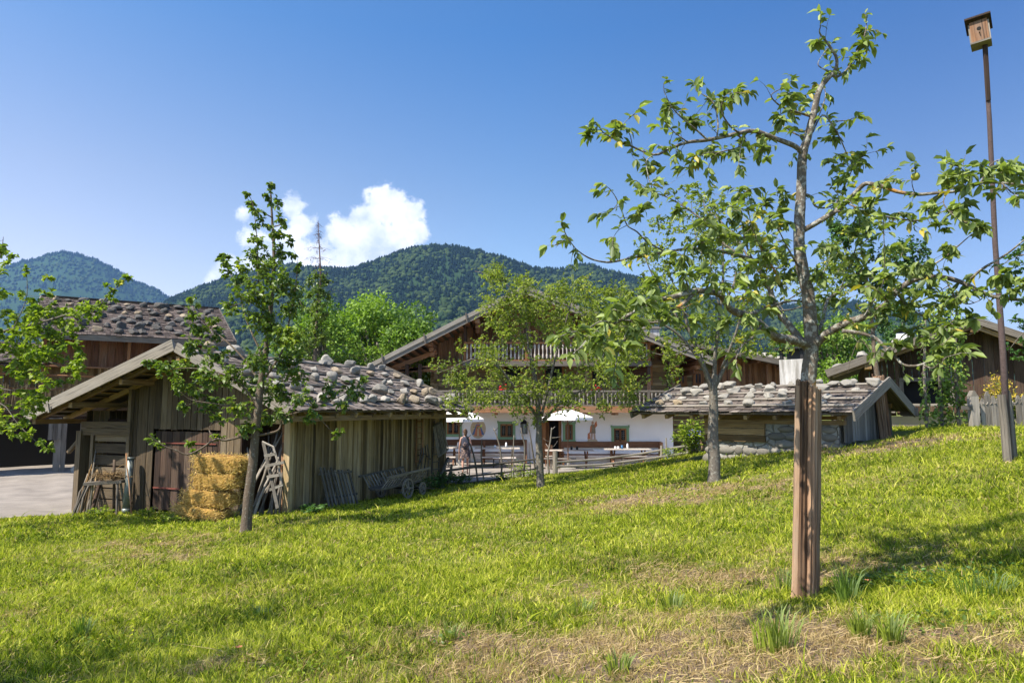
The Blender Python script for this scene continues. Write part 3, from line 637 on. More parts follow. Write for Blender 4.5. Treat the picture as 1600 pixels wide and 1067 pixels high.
def make_tree(name, label, cat, base, trunk, tr, limbs, blobs, bark, leafm, leaf=.07, depth=1.2, tpm=60, lpt=7, seed=1, wid=.3, droop=.35, group=None, nside=8, twig_r=.004,
              limb_leaf=0.0, apples=0, apple_mat='apple', tstep=4, spur=0.0):
    """base: world point; trunk: [(px,py[,dY])]; limbs: [(points, r0, r1, depth at the tip)]; blobs: [(px,py,rpx[,dY])] masses of foliage at real depths round the trunk"""
    r = random.Random(seed); Y = base.y; t = thing(name, label, cat, base, 0, group); mb = MB(); lv = Leaves(seed)
    tp = [P(q[0], q[1], Y+(q[2] if len(q) > 2 else 0)) for q in trunk]; tp[0].z = base.z-.12
    tp = catmull(tp, tstep); n = len(tp); rad = [tr[0]*(1-(i/(n-1)))**.8+tr[1]*(i/(n-1)) for i in range(n)]; rad[0] *= 1.35; rad[1] *= 1.12
    mb.tube([p-base for p in tp], rad, nside+2, .5, 0, True, .05); skel = [(p, rad[i]) for i, p in enumerate(tp)][max(2, n//4):]
    def twig(p0, dirv, L, rr, nl, lf=None, rnd=None):
        p = Vector(p0); d = unit(dirv); pts = [p.copy()]; k = 4
        for i in range(k):
            d = unit(d+Vector((r.gauss(0, .22), r.gauss(0, .22), r.gauss(.04, .18)))); p = p+d*L/k; pts.append(p.copy())
        mb.tube([q-base for q in pts], [rr*(1-.6*i/k) for i in range(k+1)], 3, .3, 0, False)
        for j in range(nl):
            f = ((j+r.random())/nl)*k; i = min(int(f), k-1); q = pts[i].lerp(pts[i+1], f-i); lv.add(q, d*.7+Vector((r.gauss(0, .7), r.gauss(0, .7), .1)), leaf if lf is None else lf, droop, rnd)
        for _ in range(2): lv.add(pts[-1], d, leaf if lf is None else lf, droop, rnd)
    for lb in limbs:
        pts, r0, r1, dz = lb[:4]; m = len(pts); w = []
        p0 = P(pts[0][0], pts[0][1], Y)
        start = lb[4] if len(lb) > 4 else 0.0
        for i, (a, b) in enumerate(pts): f = i/(m-1); w.append(P(a, b, Y+start+(dz-start)*f))
        c = catmull(w, 4); q = len(c); rr = [r0+(r1-r0)*(i/(q-1)) for i in range(q)]
        mb.tube([x-base for x in c], rr, 6 if r0 > .012 else 4, .5, 0, True, .06); skel += [(x, rr[i]) for i, x in enumerate(c)][2:]
        if limb_leaf:
            L = sum((c[i+1]-c[i]).length for i in range(q-1)); cnt = int(L*limb_leaf)
            for _ in range(cnt):
                f = r.random()**.75*(q-1) if r0 > .02 else r.random()*(q-1); i = min(int(f), q-2)
                if rr[i] > .034 and r.random() < .85: continue
                x = c[i].lerp(c[i+1], f-i); dv = Vector((r.gauss(0, 1), r.gauss(0, 1), r.gauss(.15, .8)))
                twig(x, dv, r.uniform(.04, .22)*(1+spur), twig_r*.7, r.randint(2, 5))
            twig(c[-1], c[-1]-c[-2], .12, twig_r, 6)
    for bl in blobs:
        px, py, rp = bl[:3]; dy = bl[3] if len(bl) > 3 else r.uniform(-depth, depth); c = P(px, py, Y+dy); rw = rp/FPX*(Y+dy)
        s, sr = min(skel, key=lambda q: (q[0]-c).length*(1.0 if q[0].z < c.z+.1 else 1.35))
        if (s-c).length > .05:
            mid = s.lerp(c, .5)+Vector((r.gauss(0, .07), r.gauss(0, .07), r.gauss(-.05, .06)))*(s-c).length*1.5; pp = catmull([s, mid, c], 4)
            r0 = min(sr*.6, .006+.012*(s-c).length+twig_r); mb.tube([x-base for x in pp], [r0*(1-.65*i/(len(pp)-1)) for i in range(len(pp))], 4, .4, 0, False)
            skel += [(x, r0*.6) for x in pp[3:]]
        nt = max(4, int(tpm*rw*rw*20)+3); tone = r.gauss(.45, .14)
        for _ in range(nt):
            dv = Vector((r.gauss(0, 1), r.gauss(0, 1), r.gauss(.1, .9))); dv.normalize(); o = Vector((r.gauss(0, .35), r.gauss(0, .35), r.gauss(0, .3)))*rw
            twig(c+o, dv, rw*r.uniform(.35, .9), twig_r*.8, lpt, None, tone)
    mb.build('trunk', MT[bark], t, True); lv.build('crown', MT[leafm], t, base, wid)
    for _ in range(apples):
        i = r.randrange(len(lv.p)); p = Vector(lv.p[i])-base+Vector((0, 0, -.06)); a = MB()
        a.lathe([(0, -.030), (.018, -.028), (.032, -.010), (.034, .006), (.026, .024), (.010, .028), (0, .022)], 10); a.tube([(0, 0, .022), (.004, 0, .05)], .0018, 4)
        s = r.uniform(.8, 1.15)*(1.0 if leaf > .09 else .8); o = a.build('apple', MT[apple_mat], t, True, loc=p); o.scale = (s, s, s)
    return t

# foreground apple tree: main limbs traced one by one
FB = Vector((P(1262, 700, 5.75).x-.01, 5.75, H(2.47, 5.75)))
F_tr = [(1259,935),(1262,800),(1263,700),(1263,600),(1268,545),(1266,500),(1262,455),(1250,400),(1249,350),(1252,300),(1254,245),(1262,215),(1271,180),(1281,140),(1300,116)]
F_l = [
 ([(1300,116),(1307,106),(1306,88),(1291,65),(1281,52),(1282,42)], .018, .004, -.15),
 ([(1300,118),(1311,119),(1326,106),(1340,80),(1351,55),(1354,38)], .014, .004, .2),
 ([(1290,110),(1278,100),(1290,80)], .006, .003, .1),
 ([(1254,242),(1243,229),(1215,218),(1178,205),(1148,210),(1105,219),(1072,223),(1045,233),(1022,242),(985,228),(962,219),(942,207)], .024, .004, -.5),
 ([(1106,219),(1088,203),(1064,183),(1048,165),(1040,148)], .009, .003, -.5, -.3), ([(1074,222),(1054,207),(1041,193)], .006, .003, -.6, -.35),
 ([(1120,215),(1122,195),(1118,170),(1110,155),(1092,145)], .009, .003, -.1, -.25), ([(1155,208),(1140,196),(1128,175),(1132,150),(1150,145)], .009, .003, -.5, -.2),
 ([(1165,210),(1158,228),(1155,252)], .008, .003, -.3, -.2), ([(988,229),(984,210),(974,196),(982,186)], .005, .002, -.6, -.45), ([(1190,212),(1180,235),(1195,245)], .007, .003, .1, -.15),
 ([(1022,242),(1010,252),(1013,275),(1019,296)], .006, .003, -.6, -.4), ([(1150,210),(1165,222),(1150,232),(1120,240),(1108,258)], .008, .003, -.1, -.2), ([(1130,240),(1100,240),(1085,262)], .005,.002,-.2,-.1),
 ([(1266,182),(1245,175),(1220,166),(1205,150),(1218,140)], .011, .003, -.35), ([(1258,216),(1240,208),(1222,197),(1208,212)], .009, .003, .25), ([(1245,175),(1230,160),(1245,150)], .006,.002,.1,-.1),
 ([(1266,205),(1275,190),(1284,170),(1290,150),(1288,138)], .009, .003, .15), ([(1270,207),(1285,180),(1301,196),(1312,215),(1323,240),(1332,261),(1323,284),(1312,308),(1300,325)], .009, .003, .45),
 ([(1332,261),(1345,247),(1352,241),(1368,237)], .005, .002, .5, .35), ([(1296,196),(1305,190),(1325,188),(1338,184)], .005, .002, .4, .2),
 ([(1268,540),(1238,531),(1212,526),(1190,508),(1168,494),(1142,484),(1130,466),(1116,457),(1088,454)], .042, .020, -.9),
 ([(1088,454),(1052,464),(1022,472),(992,487),(959,506),(930,520),(905,545)], .020, .006, -1.5, -.9), ([(1085,458),(1067,475),(1040,493),(1025,503),(1001,503),(975,500)], .016, .005, -1.3, -.9),
 ([(959,506),(940,502),(915,515),(890,520)], .007, .003, -1.8, -1.3), ([(1001,503),(985,520),(968,545),(962,570)], .007,.003,-1.5,-1.2),
 ([(1168,494),(1188,484),(1205,478),(1238,470),(1265,473)], .018, .008, .5, -.5), ([(1190,508),(1178,525),(1160,540),(1150,560)], .010,.004,-1.0,-.4),
 ([(1262,545),(1242,520),(1226,499),(1211,478),(1202,448),(1192,430),(1180,415),(1162,402)], .036, .013, .5), ([(1205,420),(1188,411),(1169,403),(1121,392),(1082,388),(1040,394),(998,401),(959,409),(941,409),(920,403),(899,388),(884,366)], .016, .004, -.6, .3),
 ([(1162,402),(1130,380),(1110,355),(1097,343),(1067,322),(1040,307),(1022,301),(1001,288)], .013, .004, .9, .4), ([(1040,394),(1012,378),(995,362),(980,352),(971,328),(962,308),(955,298)], .008, .003, -.5, -.3),
 ([(980,352),(966,360),(958,372)], .004, .002, -.6, -.45), ([(1180,415),(1165,380),(1160,350),(1150,320),(1165,300)], .011, .003, .1, .4), ([(1169,403),(1150,370),(1120,340),(1100,320),(1105,300)], .009, .003, .9, .3),
 ([(1225,455),(1215,430),(1190,390),(1175,355),(1170,330)], .010, .003, -.6, 0), ([(1250,420),(1235,395),(1222,370),(1212,350)], .010, .003, -.5), ([(1121,392),(1110,415),(1125,440)], .007, .003, -.3, 0),
 ([(1255,360),(1280,346),(1304,331),(1319,319),(1340,298),(1353,287),(1373,290),(1400,299),(1430,304),(1460,302),(1499,298),(1532,286),(1565,286),(1598,289),(1650,292)], .023, .008, -.9),
 ([(1304,331),(1346,329),(1376,337),(1412,343),(1442,344),(1469,332),(1490,325)], .012, .004, .3, -.2), ([(1259,304),(1268,308),(1274,322),(1289,325),(1306,318),(1310,305)], .013, .004, .2),
 ([(1499,298),(1510,275),(1500,262),(1488,258)], .007,.003,-1.0,-.7), ([(1532,286),(1545,262),(1560,250),(1580,252)], .007,.003,-.8,-.7), ([(1430,304),(1425,285),(1430,270)], .005,.002,-.7,-.5),
 ([(1565,286),(1580,300),(1592,308)], .006,.003,-1.1,-.8), ([(1480,300),(1475,320),(1500,345)], .006,.003,-.9,-.6),
 ([(1272,540),(1285,528),(1298,517),(1322,505),(1349,496),(1370,487),(1388,472),(1400,457),(1424,439),(1448,433),(1478,434),(1505,442),(1529,454),(1556,464),(1598,469),(1660,476)], .036, .010, -1.0),
 ([(1428,438),(1452,418),(1478,401),(1500,382),(1514,370)], .009, .003, -.9, -.55), ([(1517,436),(1535,420),(1559,406),(1580,392),(1598,377),(1620,362)], .010, .004, -1.1, -.8),
 ([(1270,530),(1283,508),(1289,484),(1295,466),(1312,455),(1330,440)], .020, .007, .8), ([(1316,517),(1340,520),(1364,526),(1385,544),(1400,559),(1415,571),(1442,569),(1460,553),(1470,541)], .017, .005, -.8, -.3),
 ([(1442,569),(1458,575),(1475,560),(1490,555)], .006,.003,-1.0,-.7), ([(1312,455),(1322,430),(1338,385),(1343,350),(1342,330)], .007, .003, .3, .7), ([(1349,496),(1365,470),(1380,442),(1382,400),(1381,362)], .007, .003, -.6, -.35),
 ([(1388,472),(1372,455),(1350,448)], .007,.003,-.9,-.5), ([(1478,434),(1490,460),(1510,475),(1530,470)], .007,.003,-.9,-.7), ([(1400,457),(1420,480),(1450,500),(1470,525)], .008,.003,-.3,-.5),
]
F_b = [(925,210,9,-.5),(965,205,9,-.5),(1115,165,12),(1045,170,10),(1080,190,10),(1145,150,12),(1145,240,16),(1110,235,12),(1085,250,10),(1190,235,10),(1235,150,14),(1222,185,12),(1345,70,10,.1),(1335,95,10,.1),(1275,64,8,-.1),(1352,48,7),
 (1015,260,10),(1010,300,14),(1000,330,12),(1060,330,10),(1100,345,22,-.6),(1150,330,24,-.4),(1180,350,24,-.3),(1135,370,28,-.5),(1090,385,22,-.7),(1190,320,16,.4),(1215,310,16,.6),(1160,300,14,.8),(1225,345,18),(1200,390,24,-.3),(1060,400,18,-.6),
 (1150,425,26,-.6),(1110,430,22,-.9),(1070,430,18,-1),(1200,440,22,.3),(1175,460,20,-.8),(1230,420,20,.3),(1020,440,14,-1.2),(1000,470,16,-1.5),(960,480,16,-1.4),(1040,500,18,-1.3),(1080,500,16,-1),(940,530,14,-1.6),(975,540,14,-1.5),(1130,510,18,-.9),
 (1300,250,14,.2),(1320,280,16,.3),(1305,215,10,.2),(1345,250,9),(1340,325,16,-.3),(1360,315,12,-.3),(1285,430,20,-.2),(1300,470,20,.6),(1320,400,16,.5),(1345,370,14,.4),(1300,390,14),(1350,430,18,-.3),(1380,350,14,.2),(1410,335,12,.1),(1450,330,12,.2),
 (1500,270,18,-.9),(1520,290,16,-.9),(1545,265,16,-.9),(1570,270,14,-1),(1590,265,14,-1),(1480,285,12,-.8),(1500,320,16,-.8),(1470,355,12,.1),(1400,400,16,-.4),(1420,420,16,-.5),(1445,410,14,-.7),(1390,440,14,-.6),(1370,490,18,-.4),(1340,510,16,-.3),
 (1420,480,20,-.4),(1450,460,18,-.6),(1480,470,20,-.7),(1510,465,18,-.8),(1440,520,20,-.5),(1480,510,20,-.7),(1465,540,18,-.8),(1500,545,16,-.9),(1400,540,14,-.6),(1495,385,12,-.8),(1535,350,8,-1),(1580,450,14,-1),(1565,430,12,-1.1),(1600,440,12),(1520,500,12,-.8)]
tF = make_tree('apple_tree', 'largest apple tree, its lichened trunk rising out of the brown split wood guard', 'tree', FB, F_tr, (.070, .017), F_l, F_b, 'barkF', 'leafF', .092, .9, 12, 6, 5, .235, .5, None, 12, .0048, 9.0, 7)

# young pear tree in front of the shed
AB = Vector((P(383, 831, 12.5).x, 12.5, 0)); AB.z = H(AB.x, 12.5)
A_b = [(422,288,7),(420,305,9),(437,318,8),(400,330,10),(438,342,10),(405,352,11),(392,318,8),(384,300,5),(432,365,15),(400,378,15),(438,392,15),(452,380,6),(402,402,20),(375,418,13),(352,408,9),(344,402,6),(372,440,16),(420,425,27),(458,398,7),(466,418,8),(440,445,27),(400,462,30),(452,478,24),(462,450,13),(412,505,34),(450,525,30),
 (360,478,16),(385,440,14),(350,430,10),(300,470,9),(300,492,12),(312,515,15),(330,500,10),(338,522,13),(302,540,17),(335,555,22),(285,570,17),(258,580,14),(236,572,11),(228,566,6),(325,590,24),(365,590,26),(410,565,30),(445,570,26),(410,605,24),(295,612,18),(280,600,14),(284,635,10),(335,632,19),(372,640,19),(335,655,10),(380,668,12),
 (440,615,20),(442,648,16),(475,620,17),(512,612,16),(548,604,14),(570,592,9),(492,640,12),(536,634,11),(555,620,10),(480,655,12),(460,590,14),(526,678,6),(240,686,7),(252,694,7),(296,692,7),(305,708,6),(395,672,12),(340,684,8),(418,650,14),(355,400,6),(470,560,10)]
A_l = [([(402,684),(380,682),(352,688),(337,686),(312,702),(292,710),(274,703),(257,697),(243,688),(232,679)], .026, .006, -.5), ([(404,680),(420,677),(436,671),(441,655),(452,648),(480,640),(512,628),(545,612),(572,598)], .024, .006, .3),
 ([(405,640),(385,610),(360,590),(330,580),(295,575),(258,578)], .024, .006, -.3), ([(408,600),(380,560),(350,530),(320,505),(300,478)], .024, .006, .4), ([(412,560),(385,500),(372,450),(352,415)], .022, .006, .1), ([(414,590),(440,550),(452,500),(462,450),(465,410)], .024, .006, -.2),
 ([(418,500),(404,440),(402,380),(395,320),(384,298)], .016, .004, .1), ([(480,640),(500,655),(526,680),(534,672)], .010, .004, .1, .2), ([(406,660),(380,640),(345,632),(300,625),(282,612)], .02, .005, -.4)]
make_tree('pear_tree', 'slender upright pear tree standing in front of the plank shed beside the straw bales', 'tree', AB, [(383,831),(388,780),(393,740),(397,700),(401,660),(405,620),(410,580),(418,530),(424,470),(428,400),(425,340),(422,284)], (.098, .008), A_l, A_b,
          'barkA', 'leafA', .092, .55, 17, 7, 8, .33, .5, None, 8, .006)
# pear behind the shed
A2 = Vector((P(490, 620, 27).x, 27, -.9))
make_tree('pear_tree', 'narrow dark pear tree top showing between the shed roof and the dead spruce', 'tree', A2, [(488,740),(490,600),(494,520),(497,440)], (.12, .02), [], [(497,432,11),(486,440,10),(508,440,10),(497,455,13),(484,462,9),(510,462,9),(497,478,12),(505,490,8),(488,485,9),(494,500,12),(490,520,16),(480,540,17),(500,530,15),(470,560,17),(505,495,5)],
          'barkA', 'leafA', .11, .5, 12, 7, 9, .34, .5, None, 6, .008)
# plum tree in the middle
BB = Vector((P(845, 761, 19).x, 19, 0)); BB.z = H(BB.x, 19)
_r = random.Random(31); B_b = []
for (x0, x1, y0, y1, n) in ((685,770,560,650,14),(690,760,590,632,8),(760,850,540,640,22),(770,860,455,545,26),(850,930,450,540,26),(735,790,412,452,9),(790,880,440,470,8),(860,990,560,635,22),(900,985,500,580,18),(800,890,590,660,12),(700,775,535,570,5),(880,950,600,650,7),(745,790,470,520,7),(900,975,435,500,14),(800,900,440,500,10),(960,1000,560,640,6)):
    for _ in range(n): B_b.append((_r.uniform(x0, x1), _r.uniform(y0, y1), _r.uniform(12, 24)))
B_l = [([(842,655),(820,625),(800,600),(780,575),(745,560),(705,575)], .05, .012, -.9), ([(843,640),(835,590),(825,540),(822,490),(815,455)], .05, .01, .4), ([(846,650),(858,600),(870,550),(885,500),(895,460)], .045, .01, -.4), ([(848,660),(875,630),(910,610),(950,600),(980,590)], .045, .012, .7),
 ([(822,500),(805,460),(785,440),(760,428),(742,424)], .02, .006, .8, .3), ([(848,655),(868,640),(890,640),(905,632)], .03, .01, -1)]
make_tree('plum_tree', 'round crowned plum tree standing in front of the white farmhouse wall', 'tree', BB, [(845,761),(843,720),(842,690),(842,660),(838,610),(832,560)], (.115, .035), B_l, B_b, 'barkC', 'leafB', .075, 1.5, 6, 7, 11, .32, .3, None, 8, .006, 0, 8)
# apple tree right of the middle, before the bakehouse
CB = Vector((P(1116, 751, 14).x, 14, 0)); CB.z = H(CB.x, 14)
C_b = []
for (x0, x1, y0, y1, n) in ((905,990,500,560,15),(960,1060,470,570,26),(1060,1130,470,560,20),(1130,1200,440,550,16),(1010,1100,380,470,26),(1100,1200,360,450,24),(1040,1110,300,380,15),(1085,1150,285,340,8),(1200,1290,380,470,14),(1250,1330,400,480,12),(930,1010,430,500,13),(1000,1060,340,400,8),(1040,1080,285,300,2),(1280,1340,340,440,8),(940,1060,550,600,8),(930,1030,440,520,12),(1150,1250,480,540,8)):
    for _ in range(n): C_b.append((_r.uniform(x0, x1), _r.uniform(y0, y1), _r.uniform(9, 20)))
C_l = [([(1113,615),(1100,575),(1080,545),(1050,515),(1010,500),(960,505)], .045, .01, -.6), ([(1115,610),(1095,560),(1075,510),(1060,460),(1040,420)], .05, .01, .4), ([(1117,605),(1135,570),(1160,540),(1185,505),(1215,480),(1260,450)], .045, .01, .3),
 ([(1116,600),(1118,550),(1125,490),(1130,420),(1125,350),(1100,300)], .045, .008, 0), ([(1128,575),(1150,520),(1165,460),(1170,410)], .03, .008, -.6, -.1), ([(1078,520),(1040,470),(1015,420),(1000,380)], .025, .006, .9, .3), ([(1125,480),(1105,420),(1085,360),(1080,310)], .02, .005, .6), ([(1205,485),(1250,480),(1300,440),(1320,400)],.02,.005,.8,.3)]
make_tree('apple_tree', 'spreading grey barked apple tree growing between courtyard and the stone and log bakehouse', 'tree', CB, [(1116,751),(1116,715),(1114,680),(1115,640),(1115,605),(1117,585)], (.128, .055), C_l, C_b, 'barkC', 'leafB', .066, 1.1, 8, 7, 12, .32, .3, None, 9, .006, 0, 10)
# left edge tree: its trunk stands outside the picture
LB = Vector((-12.1, 14, H(-12.1, 14)))
L_b = []
for (x0, x1, y0, y1, n, ra, rb) in ((-60,60,470,560,26,12,24),(40,130,485,540,16,9,17),(-60,60,560,640,18,11,20),(50,130,540,600,13,8,14),(-60,20,380,470,14,8,16),(120,160,470,500,5,6,11),(-60,40,640,700,9,8,15)):
    for _ in range(n): L_b.append((_r.uniform(x0, x1), _r.uniform(y0, y1), _r.uniform(ra, rb)))
L_b += [(160,478,9,.2),(170,455,8,.2),(182,440,8,.2),(200,433,8,.2),(175,465,7,.2),(5,385,7,0),(10,410,8,0),(40,423,7,.1),(75,435,6,.2),(40,460,9,.2),(75,460,8,.2),(40,655,8,-.4),(60,690,6,-.5),(45,680,7,-.5),(72,700,6,-.5),(118,592,9),(95,600,10),(105,565,8),(128,550,7),(20,668,8,-.4)]
L_l = [([(-110,620),(-60,560),(0,520),(60,505),(110,490),(150,480),(175,455),(205,430)], .04, .005, .2), ([(-110,560),(-60,500),(-20,440),(0,400),(5,370)], .03, .005, 0), ([(-100,680),(-50,640),(0,630),(30,665),(70,702)], .02, .004, -.5), ([(-80,600),(-20,570),(50,560),(100,575),(125,590)], .03, .005, .4), ([(20,515),(40,470),(42,440),(40,418)], .01, .004, .1, .1), ([(-110,650),(-40,600),(20,610),(50,590)], .02,.005,-.3)]
make_tree('apple_tree', 'bright leaved apple tree leaning in from the edge of the view before the barn', 'tree', LB, [(-118,900),(-118,800),(-115,700),(-112,600),(-105,520),(-90,450)], (.14, .03), L_l, L_b, 'barkC', 'leafL', .10, 1.0, 9, 7, 13, .33, .2, None, 8, .005)
# right edge tree beyond the birdhouse
EB = Vector((14.2, 14.5, H(14.2, 14.5)))
E_b = [(1580,400,10),(1597,420,12),(1590,500,10),(1600,540,12),(1575,545,7),(1610,470,18),(1620,400,18),(1600,375,8),(1630,520,20),(1560,420,6),(1582,430,8),(1592,395,7),(1640,440,22),(1590,560,8),(1605,515,12)]
make_tree('plum_tree', 'sparse dark plum tree reaching in behind the tall birdhouse pole', 'tree', EB, [(1845,690),(1840,600),(1800,500),(1740,440)], (.12, .03), [([(1820,560),(1720,520),(1640,500),(1600,520),(1578,545)], .03, .005, .3), ([(1800,500),(1700,430),(1640,400),(1590,400),(1562,418)], .03, .005, -.3)], E_b, 'barkC', 'leafD', .085, .7, 12, 7, 14, .34, .3, None, 8, .005)
# staked sapling by the bakehouse
DB = Vector((P(1384, 686, 17).x, 17, 0)); DB.z = H(DB.x, 17)
D_b = []
for (x0, x1, y0, y1, n) in ((1292,1370,340,420,15),(1300,1360,400,450,8),(1380,1450,385,425,14),(1340,1400,430,480,7),(1400,1450,420,460,6),(1290,1330,345,380,3),(1350,1400,460,520,4)):
    for _ in range(n): D_b.append((_r.uniform(x0, x1), _r.uniform(y0, y1), _r.uniform(8, 15)))
make_tree('young_tree', 'young tree with thin trunk growing out of the small leaning wooden guard', 'tree', DB, [(1384,684),(1377,620),(1370,580),(1366,545),(1362,500),(1358,460),(1352,420),(1345,380)], (.075, .012), [([(1364,520),(1385,480),(1400,440),(1420,405),(1445,395)], .022, .006, .2), ([(1358,470),(1335,430),(1320,390),(1310,352)], .02, .005, -.3), ([(1365,560),(1345,530),(1330,560),(1325,585)],.01,.004,.3)], D_b, 'barkA', 'leafD', .09, .8, 14, 7, 15, .33, .35, None, 7, .006)

# big broadleaf trees beyond the shed: crowns of thousands of leaf sprays
def big_tree(name, label, cx, cy, Y, rx, rz, n, leaf, mat='leafbig', seed=1, ztrunk=-.9, trunk_r=.25, lumps=26, cat='tree', group=None, spire=0.0):
    """cx, cy: pixel of the crown centre; rx, rz in metres"""
    rs = np.random.RandomState(seed); c = P(cx, cy, Y); base = Vector((c.x, Y, ztrunk)); t = thing(name, label, cat, base, 0, group); r = random.Random(seed); mb = MB()
    h = c.z-base.z; mb.tube([(0, 0, -.1), (.05, .03, h*.4), (.0, 0, h)], [trunk_r, trunk_r*.8, trunk_r*.35], 8)
    # lumps
    lp = []; 
    for i in range(lumps):
        v = rs.randn(3); v /= np.linalg.norm(v); k = .55+.4*rs.rand(); lc = np.array([v[0]*rx*k, v[1]*rx*k, v[2]*rz*k+h]); lr = (.26+.22*rs.rand())*min(rx, rz)*(1.15 if spire else 1)
        if spire: f = (lc[2]-h)/rz; w = 1-spire*(f+1)/2; lc[0] *= w; lc[1] *= w; lr *= max(.35, w)
        lp.append((lc, lr, np.clip(rs.normal(.45, .2), 0, 1)))
        mb.tube([(0, 0, h*.35+.1*i/lumps*h), tuple((lc+np.array([0, 0, h]))*.5*np.array([1, 1, 1])), tuple(lc)], [trunk_r*.35, trunk_r*.2, .02], 4, cap=False)
    w = np.array([q[1]**2 for q in lp]); w /= w.sum(); pick = rs.choice(len(lp), n, p=w); C = np.array([q[0] for q in lp])[pick]; Rr = np.array([q[1] for q in lp])[pick]; Tn = np.array([q[2] for q in lp])[pick]
    v = rs.randn(n, 3); v /= np.linalg.norm(v, axis=1)[:, None]; rad = Rr*(.55+.5*rs.rand(n)**.6); p = C+v*rad[:, None]*np.array([1, 1, .85])
    # each spray: 3 small leaves
    lv = Leaves(seed); K = 3; pp = np.repeat(p, K, 0)+rs.randn(n*K, 3)*leaf*.6; dd = np.repeat(v, K, 0)*.8+rs.randn(n*K, 3)*.7; nn = rs.randn(n*K, 3)*.6+np.array([0, -.1, 1])+np.repeat(v, K, 0)*.6
    lv.p = pp.tolist(); lv.d = dd.tolist(); lv.n = nn.tolist(); lv.s = (leaf*(.6+.7*rs.rand(n*K))).tolist(); lv.r = np.clip(np.repeat(Tn, K)+.2*rs.randn(n*K), 0, 1).tolist()
    mb.build('trunk', MT['barkC'], t, True); lv.build('crown', MT[mat], t, (0, 0, 0), .36); return t
g = 'broad leaved trees behind the farmyard'
big_tree('walnut_tree', 'wide bright green tree crown between shed roof and farmhouse gable', 590, 535, 38, 4.1, 2.6, 5200, .17, 'leafbig', 1, group=g)
big_tree('walnut_tree', 'green tree crown rising right behind the pear tree and the shed ridge', 515, 545, 34, 2.6, 2.3, 3600, .16, 'leafbig', 2, group=g)
big_tree('walnut_tree', 'low green tree under the left eave of the farmhouse', 640, 585, 40, 3.2, 2.4, 3000, .17, 'leafbig', 3, group=g)
big_tree('ash_tree', 'dull green tree behind the bakehouse chimney and the dark barn roof', 1300, 560, 34, 1.9, 2.6, 3000, .15, 'leafbig', 4, group=g)
big_tree('ash_tree', 'small dark tree above the eave of the dark barn', 1408, 535, 40, 1.3, 2.4, 1300, .17, 'leafD', 5, lumps=14, group=g)
big_tree('ash_tree', 'blue green tree behind the farmhouse side wing', 1275, 585, 42, 3.0, 2.2, 2400, .18, 'leafD', 6, group=g)
# dead spruce
def dead_spruce():
    Y = 45; b = Vector((P(499, 500, Y).x, Y, -.9)); t = thing('dead_spruce', 'bare dead spruce top with reddish twigs standing before the cloud', 'tree', b); mb = MB(); r = random.Random(4)
    top = P(497, 345, Y)-b; mid = P(501, 430, Y)-b; mb.tube([(0, 0, 0), (mid.x, 0, mid.z), (top.x, 0, top.z)], [.22, .06, .015], 7)
    tw = MB(); n = 50
    for i in range(n):
        f = r.random()**1.3; z = top.z-(top.z-mid.z)*1.3*f-.1; ph = r.uniform(0, 6.28); L = (.15+1.15*f*f)*r.uniform(.4, 1.1)
        if .55 < f < .68: L *= .5
        x = top.x+(mid.x-top.x)*f; p = Vector((x, 0, z)); e = p+Vector((math.cos(ph)*L, math.sin(ph)*L, r.uniform(-.25, .1)*L)); tw.tube([p, p.lerp(e, .5)+Vector((0, 0, .05*L)), e], [.014, .01, .005], 3, cap=False)
        for _ in range(4): q = p.lerp(e, r.uniform(.4, 1)); tw.tube([q, q+Vector((r.gauss(0, .12), r.gauss(0, .12), -.12-.1*r.random()))], [.006, .003], 3, cap=False)
    mb.build('trunk', MT['deadbark'], t, True); 
    for py, L0, cnt in ((352,.2,3),(366,.35,4),(388,.9,7),(404,1.05,8),(417,.4,3)):
        z = P(497, py, Y).z-b.z
        for i in range(cnt):
            ph = i*2*math.pi/cnt+r.uniform(-.2, .2); L = L0*r.uniform(.75, 1.1); p = Vector((top.x, 0, z)); e = p+Vector((math.cos(ph)*L, math.sin(ph)*L, -.12*L)); tw.tube([p, p.lerp(e, .5)+Vector((0, 0, .10*L)), e], [.014, .010, .005], 3, cap=False)
            for _ in range(3): q = p.lerp(e, r.uniform(.4, 1)); tw.tube([q, q+Vector((r.gauss(0, .14), r.gauss(0, .14), -.10-.1*r.random()))], [.009, .004], 3, cap=False)
    tw.build('branches', MT['deadbark'], t)
dead_spruce()

# tree standing left of and behind the photographer; only its shade falls into the picture
def shade_tree():
    b = Vector((-5.4, 3.5, H(-5.4, 3.5))); r = random.Random(12); t = thing('apple_tree', 'apple tree outside the picture whose shade dapples the lower left grass', 'tree', b); m = MB(); lv = Leaves(77); m.tube([(0, 0, -.1), (.05, 0, 1.0), (.1, .1, 2.2), (.1, .1, 3.2)], [.11, .09, .07, .05], 8)
    for i in range(26):
        a = r.uniform(0, 6.28); L = r.uniform(.4, 1.45); e = Vector((math.cos(a)*L, math.sin(a)*L, 3.2+r.uniform(0, 2.2))); c = catmull([Vector((.1, .1, 2.1)), Vector((e.x*.4, e.y*.4, e.z*.55+1.1)), e], 4); m.tube(c, [.035*(1-.8*k/(len(c)-1)) for k in range(len(c))], 5)
        for _ in range(70): p = e+Vector((r.gauss(0, .22), r.gauss(0, .22), r.gauss(0, .18))); lv.add(p, (r.gauss(0, 1), r.gauss(0, 1), 0), .09)
    m.build('trunk', MT['barkC'], t, True); lv.build('crown', MT['leafL'], t, (0, 0, 0), .3)
shade_tree()

